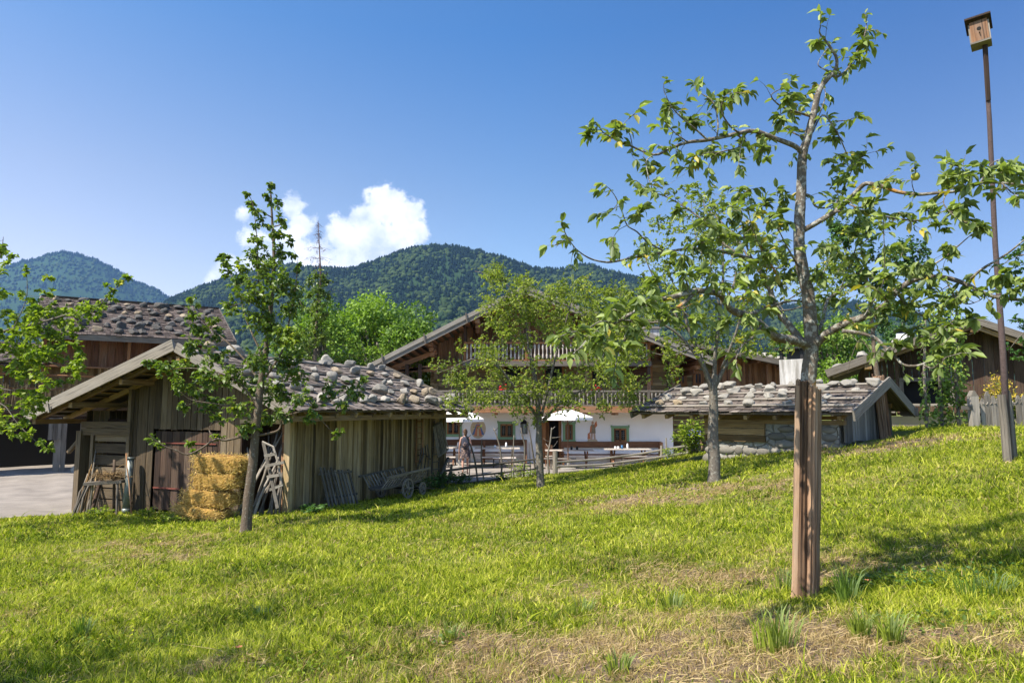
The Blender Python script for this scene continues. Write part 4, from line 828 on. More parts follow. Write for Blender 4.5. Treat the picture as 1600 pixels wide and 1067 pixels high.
# ------------------------------------------------------------------ building helpers
def vboards(mb, x0, x1, z0f, z1f, y=0.0, wmin=.13, wmax=.24, th=.025, axis='x', batten=False, rnd=None, mat=0, seed=None):
    """upright boards side by side from x0 to x1 along an axis; z0f, z1f give the lower and upper end"""
    r = random.Random(seed if seed is not None else int(abs(x0*77+x1*13+y*7))+3); x = x0
    pt = (lambda a, b, z: (a, b, z)) if axis == 'x' else (lambda a, b, z: (b, a, z)); up = (0, 1, 0) if axis == 'x' else (1, 0, 0)
    while x < x1-.02:
        w = min(r.uniform(wmin, wmax), x1-x); c = x+w/2; zz0 = z0f(c)+r.uniform(0, .03); zz1 = z1f(c); off = r.uniform(-.006, .006)
        if zz1-zz0 > .05: mb.beam(pt(c, y+off, zz0), pt(c, y+off, zz1), w-.022*r.random()-.003, th, up, r.random() if rnd is None else rnd*r.uniform(.8, 1.2), mat)
        if batten: mb.beam(pt(x, y-th*batten*.9, zz0+.02), pt(x, y-th*batten*.9, z1f(x)-.01), .045+.02*r.random(), .02, up, r.random(), mat)
        x += w
def hlogs(mb, a, b, z0, z1, y=0.0, h=.2, th=.16, axis='x', over=.0, mat=0, seed=1, gap=.012):
    r = random.Random(seed); z = z0
    while z < z1-.04:
        hh = min(h*r.uniform(.85, 1.15), z1-z); o0, o1 = over*r.uniform(.7, 1.1), over*r.uniform(.7, 1.1)
        p = ((a-o0, y, z+hh/2), (b+o1, y, z+hh/2)) if axis == 'x' else ((y, a-o0, z+hh/2), (y, b+o1, z+hh/2))
        mb.beam(p[0], p[1], th*r.uniform(.93, 1.05), hh-gap, (0, 0, 1), r.random(), mat); z += hh
def shingle_roof(mb, o, ex, ey, W, L, row=.24, wmin=.10, wmax=.26, th=.012, mat=0, seed=1, base=.05, bmat=None, rough=1.0, flat=False):
    """split shingle field: o = lower left corner, ex along the eave, ey up the slope (unit), W wide, L up the slope"""
    r = random.Random(seed); o = Vector(o); ex = unit(ex); ey = unit(ey); n = ex.cross(ey).normalized()
    if n.z < 0: n = -n
    mb.slab([o, o+ex*W, o+ex*W+ey*L, o+ey*L], -n*base, .3, mat if bmat is None else bmat)
    k = int(L/row)+1
    for i in range(k):
        s = i*row; x = -.04*r.random(); ln = min(row*2.1, L-s+.03)
        if ln < .08: continue
        lift = .004+.014
        while x < W:
            w = r.uniform(wmin, wmax); w = min(w, W-x+.03); c = x+w/2; j = r.uniform(-.05, .03)*rough; t = th*r.uniform(.7, 1.6)
            p0 = o+ex*c+ey*(s-.05+j)+n*(lift+th*1.5+.018*r.random()*rough); p1 = o+ex*(c+r.uniform(-.015, .015))+ey*(s-.05+j+ln)+n*(.012+.006*r.random())
            if (p1-p0).length > .05: mb.beam(p0, p1, w-.008, t, n, r.random(), mat)
            x += w
_rockm = {}
def rock_mesh(i, mat):
    k = (i, mat)
    if k not in _rockm:
        mb = MB(); s = random.Random(100+i); V, F = ICO[3]; sq = (s.uniform(.85, 1.25), s.uniform(.75, 1.0), s.uniform(.55, .8)); ph = [s.uniform(0, 6) for _ in range(6)]
        cuts = [(unit((s.gauss(0, 1), s.gauss(0, 1), s.gauss(.2, .8))), s.uniform(.5, .8)) for _ in range(9)]
        for v in V:
            q = Vector(v)
            for nrm, dd in cuts:
                e = q.dot(nrm)-dd
                if e > 0: q = q-nrm*e*.95
            k2 = 1+.07*math.sin(v.x*3+ph[0])+.06*math.sin(v.y*4+ph[1])+.05*math.sin(v.z*5+ph[2])+s.uniform(-.035, .035); mb.v.append(Vector((q.x*sq[0], q.y*sq[1], q.z*sq[2]))*k2)
        for f in F: mb.face(f, [(V[j].x, V[j].y) for j in f], .5)
        _rockm[k] = mb.mesh('roof_stone', MT[mat], True)
    return _rockm[k]
_ordn = ['', 'first', 'second', 'third', 'fourth', 'fifth', 'sixth', 'seventh', 'eighth', 'ninth', 'tenth', 'eleventh', 'twelfth', 'thirteenth', 'fourteenth', 'fifteenth', 'sixteenth', 'seventeenth', 'eighteenth', 'nineteenth', 'twentieth', 'twenty-first', 'twenty-second', 'twenty-third', 'twenty-fourth', 'twenty-fifth']
def roof_stones(fr, o, ex, ey, rows, where, group, size, mats=('stone',), seed=1, W=None):
    """rows: list of (distance up the slope, [positions along the eave])"""
    r = random.Random(seed); ex = unit(ex); ey = unit(ey); n = ex.cross(ey).normalized()
    if n.z < 0: n = -n
    for ri, (s, xs) in enumerate(rows):
        for xi, x in enumerate(xs):
            k = r.uniform(.72, 1.25)*size; mat = r.choices(mats, [6]+[1]*(len(mats)-1))[0]; me = rock_mesh(r.randrange(9), mat); ob = bpy.data.objects.new('roof_stone', me); COL.objects.link(ob)
            p = Vector(o)+ex*(x+r.uniform(-.06, .06))+ey*(s+r.uniform(-.07, .09))+n*(k*.5+.045); ob.location = fr.w(*p)
            q = (Matrix.Rotation(fr.rz, 3, 'Z') @ Matrix((ex, ey, n)).transposed()).to_quaternion(); ob.rotation_mode = 'QUATERNION'
            ob.rotation_quaternion = q @ Matrix.Rotation(r.uniform(-.9, .9)+(math.pi if r.random() < .5 else 0), 3, 'Z').to_quaternion(); ob.scale = (k, k, k*r.uniform(.85, 1.15))
            adj = {'stone': 'grey', 'stonedark': 'dark', 'stonebrown': 'brownish'}[mat]
            tag(ob, f"{adj} stone {_ordn[xi+1]} along in {_ordn[ri+1]} row above eave of {where}", 'stone', group)
def lin(x0, z0, x1, z1): return lambda x: z0+(z1-z0)*(x-x0)/(x1-x0)
def spread(a, b, n, seed, jit=.25):
    r = random.Random(seed); d = (b-a)/n; return [a+d*(i+.5)+r.uniform(-jit, jit)*d for i in range(n)]
def gable_trim(mb, p_low, p_top, w, t, off, mat=0, rnd=None):
    mb.beam(Vector(p_low)+Vector(off), Vector(p_top)+Vector(off), t, w, (0, 0, 1), rnd, mat)

# ------------------------------------------------------------------ near plank shed
SF = Frame(-5.0, 15.5, -.95, math.atan2(-.387, .92))
def build_shed():
    t = thing('plank_shed', 'weathered plank shed with stone weighted shingle roof beside the straw bales', 'shed', SF.o, SF.rz)
    AX, AZ = -2.63, 3.97; RX, RZ = .72, 2.53; LX, LZ = -7.6, 2.42; D0, D1 = -.95, 7.75; L = 7.2
    under = lambda x: (lin(LX, LZ, AX, AZ)(x) if x < AX else lin(AX, AZ, RX, RZ)(x))-.16
    lo = lambda x: -.35
    w = MB(); vboards(w, 0.06, L, lo, lambda x: under(0)+.02, .0, axis='y', batten=-1, seed=3, wmin=.16, wmax=.27)
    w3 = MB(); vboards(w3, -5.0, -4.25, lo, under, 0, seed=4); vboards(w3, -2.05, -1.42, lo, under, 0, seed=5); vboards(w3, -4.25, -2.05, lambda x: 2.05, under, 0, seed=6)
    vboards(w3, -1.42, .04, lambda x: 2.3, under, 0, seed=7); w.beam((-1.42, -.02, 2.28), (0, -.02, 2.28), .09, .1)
    w.beam((0, -.02, -.35), (0, -.02, under(0)), .16, .14, (0, 1, 0)); w.beam((0, L, -.3), (0, L, 2.5), .14, .14, (0, 1, 0))
    vboards(w, -6.75, 0, lo, under, L, seed=8); vboards(w, 0, L, lo, lambda x: under(-6.75), -6.75, axis='y', seed=9)
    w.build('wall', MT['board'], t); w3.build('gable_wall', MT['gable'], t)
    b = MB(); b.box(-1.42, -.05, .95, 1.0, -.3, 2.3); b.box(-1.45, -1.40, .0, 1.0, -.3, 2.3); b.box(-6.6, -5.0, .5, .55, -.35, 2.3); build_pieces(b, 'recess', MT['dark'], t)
    lg = MB(); hlogs(lg, .02, .3, -.3, 2.25, -.14, .22, .2, axis='y', mat=0, seed=5); lg.build('log_ends', MT['brown'], t)
    # slatted bay: wide planks with gaps between posts
    s = MB(); r = random.Random(3); z = -.25
    for hh, gp_ in ((.22,.06),(.26,.05),(.24,.05),(.22,.07),(.24,.07),(.25,.08),(.24,.08),(.30,.10)):
        s.beam((-6.30, -.03, z+hh/2), (-5.02, -.03, z+hh/2), .05, hh, (0, 0, 1), r.random()); z += hh+gp_*.7
    for z in (1.98, 2.16): s.beam((-6.8, -.06, z), (-5.0, -.06, z), .09, .17, (0, 0, 1))
    s.beam((-6.36, -.05, -.3), (-6.36, -.05, 1.9), .10, .10, (0, 1, 0)); s.beam((-5.04, -.06, -.3), (-5.04, -.06, under(-5.04)), .11, .08, (0, 1, 0)); s.box(-6.9, -6.72, -.15, .15, -.3, 2.0, .6)
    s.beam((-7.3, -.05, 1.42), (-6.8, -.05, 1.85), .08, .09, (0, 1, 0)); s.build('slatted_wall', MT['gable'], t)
    d = MB(); vboards(d, -4.22, -2.08, lambda x: .10, lambda x: 2.02, .045, seed=12, wmin=.15, wmax=.24); o = d.build('door', MT['dark'], t, label='dark red brown plank door with two red iron bands')
    h = MB(); h.box(-4.2, -3.3, .005, .018, .62, .66, axis='x'); h.box(-4.2, -2.2, .005, .018, 1.72, 1.75, axis='x'); build_pieces(h, 'iron_band', MT['rust'], o)
    k = MB(); k.beam((-4.25, -.08, -.05), (-1.9, -.08, -.05), .2, .22); k.build('threshold', MT['grey'], t)
    st = MB(); q = random.Random(2)
    for i in range(16): st.ball((-6.8+i*.45+q.uniform(-.1, .1), -.02, -.3+q.uniform(-.05, .05)+.1*i/16), q.uniform(.15, .22), 2, .5, 0, (1.2, .7, .8), .06)
    for i in range(14): st.ball((.05, .3+i*.52, -.22+.2*i/14), q.uniform(.10, .17), 2, .5, 0, (.7, 1.3, .8), .06)
    st.build('footing', MT['stone'], t, True)
    # roof
    rf = MB(); eR = Vector((AX-RX, 0, AZ-RZ)); lR = eR.length; eL = Vector((AX-LX, 0, AZ-LZ)); lL = eL.length
    shingle_roof(rf, (RX, D0, RZ), (0, 1, 0), eR, D1-D0, lR, seed=1, base=.04); shingle_roof(rf, (LX, D0, LZ), (0, 1, 0), eL, D1-D0, lL, seed=2, base=.04)
    roof = rf.build('roof', MT['shingle'], t)
    rb = MB(); y = D0+.2
    while y < D1: 
        for (x, z) in ((RX, RZ), (LX, LZ)): rb.beam((x, y, z-.12), (AX, y, AZ-.12), .09, .11, (0, 0, 1))
        y += .75
    for f in (.03, .3, .65, .97):
        for (x, z) in ((RX, RZ), (LX, LZ)): rb.beam((x+(AX-x)*f, D0+.05, z+(AZ-z)*f-.22), (x+(AX-x)*f, D1-.1, z+(AZ-z)*f-.22), .12, .12)
    r = random.Random(8)
    for i in range(14):
        f = (i+.5)/14; rb.beam((LX+(AX-LX)*f, D0+.06, LZ+(AZ-LZ)*f-.055), (LX+(AX-LX)*f, .3, LZ+(AZ-LZ)*f-.055), .26, .02)
    rb.build('rafters', MT['log'], roof)
    bb = MB(); gable_trim(bb, (LX-.1, 0, LZ-.05), (AX+.04, 0, AZ+.06), .27, .05, (0, D0-.03, 0), 0, .7); gable_trim(bb, (RX+.06, 0, RZ-.04), (AX+.12, 0, AZ+.0), .22, .05, (0, D0-.025, 0), 0, .6)
    gable_trim(bb, (RX+.06, 0, RZ), (AX, 0, AZ), .2, .05, (0, D1+.02, 0)); bb.beam((LX+.9, D0-.12, LZ+.28), (LX+.98, D0-.12, LZ+.06), .04, .05); build_pieces(bb, 'bargeboard', MT['grey'], roof)
    pl = MB()
    for f in (.12, .38, .63, .88):
        p = Vector((RX, 0, RZ))+eR*f+Vector((0, 0, .075)); pl.tube([p+Vector((0, D0+.1, 0)), p+Vector((0, 2, .01)), p+Vector((0, 5, -.01)), p+Vector((0, D1-.1, 0))], .028, 6)
        p = Vector((LX, 0, LZ))+eL*f+Vector((0, 0, .075)); pl.tube([p+Vector((0, D0+.1, 0)), p+Vector((0, 4, .01)), p+Vector((0, D1-.1, 0))], .028, 6)
    pl.build('roof_pole', MT['grey'], roof)
    W = D1-D0; rows = [(.42, spread(.5, W-.15, 14, 1)), (1.12, spread(.3, W-.2, 12, 2)), (1.85, spread(.3, W-.2, 11, 3)), (2.6, spread(.2, W-.3, 10, 4)), (3.3, spread(.2, W-.4, 10, 5))]
    roof_stones(SF, (RX, D0, RZ), (0, 1, 0), eR, rows, 'the plank shed roof', 'stones weighting the plank shed roof', .18, ('stone', 'stonebrown'), 3)
    roof_stones(SF, (LX, D0, LZ), (0, 1, 0), eL, [(4.95, [.25, .95])], 'the shed far slope', 'stones on the far slope of the plank shed', .16, ('stone',), 5)
build_shed()

# ------------------------------------------------------------------ big barn on the left
BF = Frame(-18.65, 26.7, -.98, math.atan2(.527, .85))
def build_barn():
    t = thing('barn', 'large dark timber barn with stone weighted roof and black gateway', 'barn', BF.o, BF.rz)
    X0, X1 = -9.0, 7.3; XR0 = -.25; EZ = 5.58; RY, RZ_ = 5.2, 7.72; WY = 1.25
    w = MB(); vboards(w, .1, X1-.9, lambda x: 4.35, lambda x: 5.9, WY, seed=21, wmin=.2, wmax=.34)
    w.build('wall', MT['red'], t, label='red brown board wall under the eave')
    w2 = MB(); hlogs(w2, 2.6, X1-.9, -.1, 2.6, WY+.1, .24, .2, seed=4); vboards(w2, X0, X1-.9, lambda x: 2.55, lambda x: 4.4, WY+.75, seed=22)
    w2.box(.1, X1-.9, WY+4.6, WY+4.7, -.1, 5.9, .4); w2.box(X1-1.0, X1-.9, WY, WY+6, -.1, 5.9, .4, axis='y'); w2.box(.1, .2, WY, WY+6, 4.3, 5.9, .4, axis='y')
    vboards(w2, X1-.95, X1-.85, lambda x: 0, lambda x: 5.5, WY); w2.build('log_wall', MT['log'], t)
    fl = MB(); fl.box(X0, X1-.9, WY-.12, WY+.8, 2.3, 2.5, .3, axis='x'); fl.box(X0, 2.6, WY-.02, WY+.2, 2.1, 2.3, .4)
    fl.box(X0, X1, WY-.3, WY-.12, 2.42, 2.56, .5); fl.build('gallery_floor', MT['dark'], t)
    rl = MB(); 
    for z, y in ((3.42, WY-.3), (3.98, WY-.34), (4.36, WY-.3)): rl.tube([(X0, y, z), (-2, y, z+.03), (2, y, z-.03), (X1-.9, y, z+.02)], .035, 6, .6)
    for x in (-6, -3, .2, 3.2, 5.6): rl.beam((x, WY-.22, 2.4), (x, WY-.22, 5.55 if x > 0 else 4.4), .12, .12, (0, 1, 0))
    rl.build('gallery_rail', MT['brown'], t)
    sh = MB(); r = random.Random(9)
    for (a, b, z0, z1) in ((-6.5, 1.9, 2.75, 3.45), (2.15, 4.9, 3.40, 4.2), (-6.5, 1.6, 2.5, 2.95), (2.6, 3.8, 2.9, 3.5)):
        x = a
        while x < b:
            if r.random() < .93:
                l0 = z0+r.uniform(-.12, .25); l1 = z1+r.uniform(-.2, .22); sh.beam((x+r.uniform(-.02, .02), WY-.38+r.uniform(-.03, .03), l0), (x+r.uniform(-.03, .03), WY-.38+r.uniform(-.03, .03), l1), r.uniform(.025, .06), .02, (0, 1, 0))
            x += r.uniform(.04, .11)
    sh.build('hanging_lath', MT['log'], t, label='split laths hung in rows on the gallery rails')
    # gateway jambs lit by the sun, open inside
    j = MB(); vboards(j, .72, 1.15, lambda x: -.1, lambda x: 2.1, WY-.15, seed=2, wmin=.18, wmax=.25); vboards(j, .5, .95, lambda x: 1.35, lambda x: 2.25, WY-.22, seed=3, wmin=.15, wmax=.22)
    j.beam((1.75, WY-.1, .5), (1.75, WY-.1, 2.2), .3, .3, (0, 1, 0), .6); j.beam((1.75, WY-.1, -.05), (1.75, WY-.1, .55), .22, .22, (0, 1, 0), .95); j.beam((2.25, WY-.1, 1.3), (2.75, WY-.1, 1.95), .12, .12, (0, 1, 0)); j.beam((2.2, WY, 0), (2.2, WY, 2.2), .16, .16, (0, 1, 0))
    j.build('gateway_post', MT['greydark'], t)
    k = MB(); k.ball((1.85, WY-.3, .08), .42, 3, .5, 0, (1.2, .8, .8), .04); k.ball((-1.45, WY-.3, .05), .3, 2, .5, 0, (1, .8, .9), .05); k.build('base_stone', MT['stone'], t, True)
    dk = MB(); dk.box(X0, 2.5, WY+4.5, WY+4.58, -.1, 2.4, .5); dk.box(2.42, 2.5, WY+.05, WY+4.5, -.1, 2.3, .5, axis='y'); dk.build('inner_wall', MT['black'], t)  # inner walls coloured black, the gateway's darkness put into the colour
    rf = MB(); e = Vector((0, RY, RZ_-EZ)); shingle_roof(rf, (XR0, 0, EZ), (1, 0, 0), e, X1-XR0, e.length, row=.3, wmin=.14, wmax=.34, seed=5, th=.022); e2 = Vector((0, -RY, RZ_-EZ))
    rf.slab([(XR0, RY, RZ_), (X1, RY, RZ_), (X1, 2*RY, EZ), (XR0, 2*RY, EZ)], (0, 0, -.08)); shingle_roof(rf, (X0, .3, 4.35), (1, 0, 0), (0, 3.4, 1.1), -X0+.2, 3.6, row=.3, wmin=.14, wmax=.34, seed=9, th=.022); rf.box(XR0, X1, RY-.12, RY+.12, RZ_+.03, RZ_+.1, .2)
    roof = rf.build('roof', MT['shingledark'], t)
    bb = MB(); bb.box(XR0, X1, -.06, .0, EZ-.2, EZ+.02, .5); bb.beam((XR0-.03, -.05, EZ-.06), (XR0-.03, RY, RZ_-.04), .05, .22); bb.beam((X1+.03, -.05, EZ-.06), (X1+.03, RY, RZ_-.04), .05, .22); build_pieces(bb, 'bargeboard', MT['greydark'], roof)
    y = XR0+.3; ra = MB()
    while y < X1: ra.beam((y, .05, EZ-.12), (y, RY, RZ_-.14), .12, .14); y += .95
    ra.build('rafters', MT['brown'], roof)
    W = X1-XR0; rows = [(.45+.74*i, spread(.2, W-.3, 11 if i % 2 else 12, 40+i)) for i in range(7)]
    roof_stones(BF, (XR0, 0, EZ), (1, 0, 0), e, rows, 'the big barn roof', 'stones weighting the big barn roof', .20, ('stonedark', 'stonebrown'), 6)
build_barn()

# ------------------------------------------------------------------ farmhouse
HF = Frame(0, 33, -.88, 0)
def window(t, x, z, w, h, y=0.0, casing=.12, mats=('green', 'hewn'), lead=True, name='window'):
    """casement window: painted surround, wooden frame, leaded panes"""
    o = MB()
    for (a, b, c, d) in ((x-w/2-casing, x-w/2, z-h/2-casing, z+h/2+casing), (x+w/2, x+w/2+casing, z-h/2-casing, z+h/2+casing)): o.box(a, b, y-.050, y+.01, c, d, .5)
    for (c, d) in ((z+h/2, z+h/2+casing), (z-h/2-casing, z-h/2)): o.box(x-w/2+.001, x+w/2-.001, y-.048, y+.01, c, d, .5)
    for sx in (-1, 1): 
        for sz in (-1, 1): o.box(x+sx*(w/2+casing)-.03, x+sx*(w/2+casing)+.03, y-.056, y+.005, z+sz*(h/2+casing*.8)-.06, z+sz*(h/2+casing*.8)+.06, .5)
    win = o.build(name, MT[mats[0]], t)
    f = MB(); fw = .075
    for a, b in ((x-w/2, x-w/2+fw), (x-.05, x+.05), (x+w/2-fw, x+w/2)): f.box(a, b, y-.034, y+.01, z-h/2, z+h/2)
    for c, d in ((z-h/2, z-h/2+fw), (z+h/2-fw, z+h/2)): f.box(x-w/2, x+w/2, y-.031, y+.01, c, d)
    f.build('window_frame', MT[mats[1]], win)
    g = MB(); g.box(x-w/2+.02, x+w/2-.02, y-.012, y-.006, z-h/2+.02, z+h/2-.02, .5); g.build('pane', MT['glass'], win)
    if lead:
        l = MB()
        for sx in (-1, 1):
            cx = x+sx*(w/4); ww = w/2-.12; nz = 3; r = min(ww/4, (h-.18)/(2*nz))
            for i in range(2):
                for j in range(nz):
                    px, pz = cx+(i-.5)*2*r*1.02, z+(j-(nz-1)/2)*2*r*1.04
                    l.tube([(px+r*math.cos(q), y-.018, pz+r*math.sin(q)) for q in np.linspace(0, 2*math.pi, 9)], .0045, 3, .5, cap=False)
            l.box(cx-.006, cx+.006, y-.022, y-.016, z-h/2+.08, z+h/2-.08, .5)
        l.build('lead_came', MT['lead'], win)
    return win
def balustrade(t, x0, x1, y, z0, z1, n, mat='greydark', matb='grey', turned=True, name='balcony', frontlabel=None, midrail=False):
    b = MB(); b.box(x0, x1, y-.05, y+.05, z1-.07, z1, .7); b.box(x0, x1, y-.04, y+.04, z0, z0+.06, .5)
    if midrail: b.box(x0, x1, y-.045, y+.045, z1-.3, z1-.24, .5)
    xs = np.linspace(x0, x1, max(3, int((x1-x0)/2.2))+1)
    for x in xs: b.box(x-.06, x+.06, y-.06, y+.06, z0, z1+.02)
    bal = b.build(name, MT[mat], t); m = MB(); h = z1-z0-.13
    prof = [(.022, 0), (.022, .04*h), (.045, .1*h), (.050, .3*h), (.022, .45*h), (.03, .5*h), (.022, .55*h), (.048, .72*h), (.045, .88*h), (.022, .95*h), (.022, h)]
    m.lathe(prof, 8, (0, 0, 0)); me = m.mesh('baluster', MT[matb], True)
    for i in range(n):
        x = x0+(x1-x0)*(i+.5)/n
        if min(abs(x-q) for q in xs) < .08: continue
        o = bpy.data.objects.new('baluster', me); COL.objects.link(o); o.parent = bal; o.location = (x, y, z0+.06)
    return bal
def build_house():
    t = thing('farmhouse', 'wide alpine farmhouse with white ground floor and brown timber gable and balconies', 'house', HF.o, 0)
    XL, XR = -3.75, 7.72; AX, AZ = .62, 7.92; LX, LZ = -6.4, 4.42; RX, RZ = 9.1, 4.72; FY = -2.0; G = 2.35
    under = lambda x: (lin(LX, LZ, AX, AZ)(x) if x < AX else lin(AX, AZ, RX, RZ)(x))-.15
    w = MB(); d0, d1, dh = 1.30, 2.35, 2.0
    # ground floor: wall with the doorway left open
    w.box(XL, d0, 0, .5, -.2, G, .5, axis='x'); w.box(d1, XR, 0, .5, -.2, G, .5, axis='x'); w.box(d0, d1, 0, .5, dh, G, .5, axis='x'); w.box(XR-.5, XR-.001, .5, 11, -.2, G, .5, axis='y'); w.box(XL+.001, XL+.5, .5, 11, -.2, G, .5, axis='y')
    w.build('ground_floor_wall', MT['plaster'], t)
    lg = MB(); hlogs(lg, XL, XR, G+.25, 4.7, .1, .21, .22, over=.18, seed=3); hlogs(lg, 0, 10, G+.25, 4.7, XR-.1, .21, .2, axis='y', over=.15, seed=4); hlogs(lg, 0, 10, G+.25, 4.7, XL+.1, .21, .2, axis='y', over=.15, seed=5)
    for z in (2.5, 4.75): lg.beam((XL-.2, .0, z), (XR+.2, .0, z), .3, .22)
    lg.build('log_wall', MT['log'], t)
    up = MB(); vboards(up, XL, XR, lambda x: 4.85, under, .12, seed=31, wmin=.18, wmax=.3); vboards(up, 0, 10, lambda x: 4.7, lambda x: under(XR), XR-.1, axis='y', seed=33); up.build('gable_wall', MT['brown'], t)
    fl = MB(); fl.box(XL-1.4, XR+.9, -1.25, .0, G, G+.12, .5, axis='x'); fl.build('balcony_floor', MT['dark'], t)
    fb = MB(); fb.beam((XL-1.5, -1.3, G+.14), (XR+1.0, -1.3, G+.14), .14, .30)
    for i in range(9): x = XL+.2+i*1.4; fb.beam((x, -1.25, G-.06), (x, .0, G-.06), .14, .12)
    fb.build('balcony_beam', MT['brown'], t); balustrade(t, XL-1.4, XR+.9, -1.3, G+.29, G+1.02, 74, 'greydark', 'grey')
    f2 = MB(); f2.box(-2.2, 6.4, -1.15, .0, 4.55, 4.67, .5); f2.beam((-2.3, -1.18, 4.62), (6.5, -1.18, 4.62), .12, .24); f2.build('upper_balcony_floor', MT['greydark'], t)
    balustrade(t, -2.2, 6.4, -1.18, 4.74, 5.62, 46, 'hewn', 'table', name='upper_balcony')
    ps = MB()
    for x in (-2.2, .62, 3.5, 6.4): ps.box(x-.07, x+.07, -1.14, -1.0, 2.6, min(under(x), 7), .4)
    for x in (XL-1.15, XL-.55): ps.box(x-.08, x+.08, -1.2, -1.04, G+.2, 4.6, .3)
    ps.box(7.45, 7.57, -.25, -.13, 2.6, 4.7, .2); build_pieces(ps, 'balcony_post', MT['dark'], t)
    # brackets and purlins carrying the wide eaves
    br = MB()
    for (x, z) in ((LX+.5, LZ-.05), (XL, 5.3), (-1.6, 6.4), (AX, AZ-.3), (3.4, 6.6), (XR, 5.0), (RX-.5, RZ-.0)):
        z = under(x)-.12
        for k in range(3): br.beam((x, FY+.15+.35*k, z-.2*k), (x, 1.5, z-.2*k), .2, .18)
    br.beam((LX+.4, -.9, 4.35), (XL+.2, -.9, 4.35), .18, .2); br.beam((LX+.6, -.9, 4.35), (XL+.2, -.9, 5.2), .15, .2); br.beam((LX+.7, -.92, 4.2), (XL, -.92, 4.5), .14, .14); build_pieces(br, 'bracket', MT['brown'], t)
    bd = MB(); r = random.Random(5)
    for i in range(22): f = (i+.5)/22; x = LX+(AX-LX)*f; bd.beam((x, FY+.1, under(x)+.04), (x, 1.5, under(x)+.04), .27, .03)
    for i in range(22): f = (i+.5)/22; x = RX+(AX-RX)*f; bd.beam((x, FY+.1, under(x)+.04), (x, 1.5, under(x)+.04), .3, .03)
    bd.build('soffit_boards', MT['brown'], t)
    rf = MB(); eL = Vector((AX-LX, 0, AZ-LZ)); eR = Vector((AX-RX, 0, AZ-RZ)); shingle_roof(rf, (LX, FY, LZ), (0, 1, 0), eL, 13, eL.length, row=.4, wmin=.2, wmax=.5, seed=6); shingle_roof(rf, (RX, FY, RZ), (0, 1, 0), eR, 13, eR.length, row=.4, wmin=.2, wmax=.5, seed=7)
    roof = rf.build('roof', MT['shingle'], t)
    bb = MB()
    for k, (o1, o2) in enumerate(((.0, -.05), (.19, -.10))):
        gable_trim(bb, (LX-.12, 0, LZ-.08+o1-.1), (AX, 0, AZ+.06+o1-.1), .19, .06, (0, FY-.05-.05*k, 0), 0, .55+.2*k); gable_trim(bb, (RX+.1, 0, RZ-.08+o1-.1), (AX, 0, AZ+.04+o1-.1), .19, .06, (0, FY-.045-.05*k, 0), 0, .6)
    for f in (.08, .35, .62, .9):
        x = LX+(AX-LX)*f; z = LZ+(AZ-LZ)*f; bb.beam((x, FY-.16, z-.16), (x-.06, FY-.16, z+.28), .06, .07, (0, 1, 0), .1)
    build_pieces(bb, 'bargeboard', MT['grey'], roof)
    for x, z, nm in ((-4.6+1.55, 0, 0),): pass
    for (px, py) in ((708, 668), (791.5, 672.5), (889, 675), (969, 679.5)):
        p = P(px, py, 33); wv = .62 if px < 880 or px > 900 else .42
        if px == 889: window(t, p.x, p.z+.88, .36, .72)
        else: window(t, p.x, p.z+.88, .60, .62)
    # doorway
    dr = MB()
    for a, b in ((d0-.02, d0+.1), (d1-.1, d1+.02)): dr.box(a, b, -.03, .3, -.05, dh, .5)
    dr.box(d0-.05, d1+.05, -.035, .3, dh-.05, dh+.1, .6); dd = dr.build('door', MT['hewn'], t); m = MB()
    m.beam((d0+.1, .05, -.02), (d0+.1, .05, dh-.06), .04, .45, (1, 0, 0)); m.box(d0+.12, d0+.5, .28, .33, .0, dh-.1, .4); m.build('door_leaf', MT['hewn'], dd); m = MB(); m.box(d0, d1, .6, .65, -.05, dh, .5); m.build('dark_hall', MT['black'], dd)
    # upper floor openings
    for (px, py, ww, hh) in ((801, 588, .75, .85), (865, 590, .8, 1.1), (992, 586, 1.5, .78), (716, 590, .5, .5), (935, 590, .6, .6)):
        p = P(px, py, 33); z = p.z+.88; o = MB()
        o.box(p.x-ww/2-.1, p.x-ww/2, -.05, .05, z-hh/2-.1, z+hh/2+.1); o.box(p.x+ww/2, p.x+ww/2+.1, -.05, .05, z-hh/2-.1, z+hh/2+.1); o.box(p.x-ww/2, p.x+ww/2, -.045, .05, z+hh/2, z+hh/2+.1); o.box(p.x-ww/2, p.x+ww/2, -.045, .05, z-hh/2-.1, z-hh/2)
        win = o.build('window', MT['hewn'], t); g = MB(); g.box(p.x-ww/2, p.x+ww/2, -.03, .0, z-hh/2, z+hh/2, .2); g.build('shutter' if px in (992, 716) else 'pane', MT['red' if px in (992, 716) else 'black'], win)
    # geranium pots on the balcony
    fp = MB(); r = random.Random(4)
    for px in (785, 856, 930):
        p = P(px, 603, 31.6)
        for _ in range(16): fp.ball((p.x+r.gauss(0, .13), -1.25+r.gauss(0, .05), G+1.1+r.gauss(0, .06)), .04, 1, r.random())
    fp.build('geraniums', MT['redpaint'], t)
    ch = MB(); ch.box(7.5, 8.25, 5.0, 5.75, 4.5, 7.05, .5); c = ch.build('chimney', MT['chimney'], t); k = MB(); k.box(7.4, 8.35, 4.9, 5.85, 7.0, 7.12, .5, axis='x'); k.build('chimney_cap', MT['grey'], c)
    # wall paintings: an oval saint in a red robe, and a soldier saint with a banner
    def oval(mb, cx, cz, rx, rz, y, mat, n=28):
        mb.poly([(cx+rx*math.cos(a), y, cz+rz*math.sin(a)) for a in np.linspace(0, 2*math.pi, n, endpoint=False)], .5, mat)
    m = MB(); p = P(747, 670, 33); cx, cz = p.x, p.z+.88
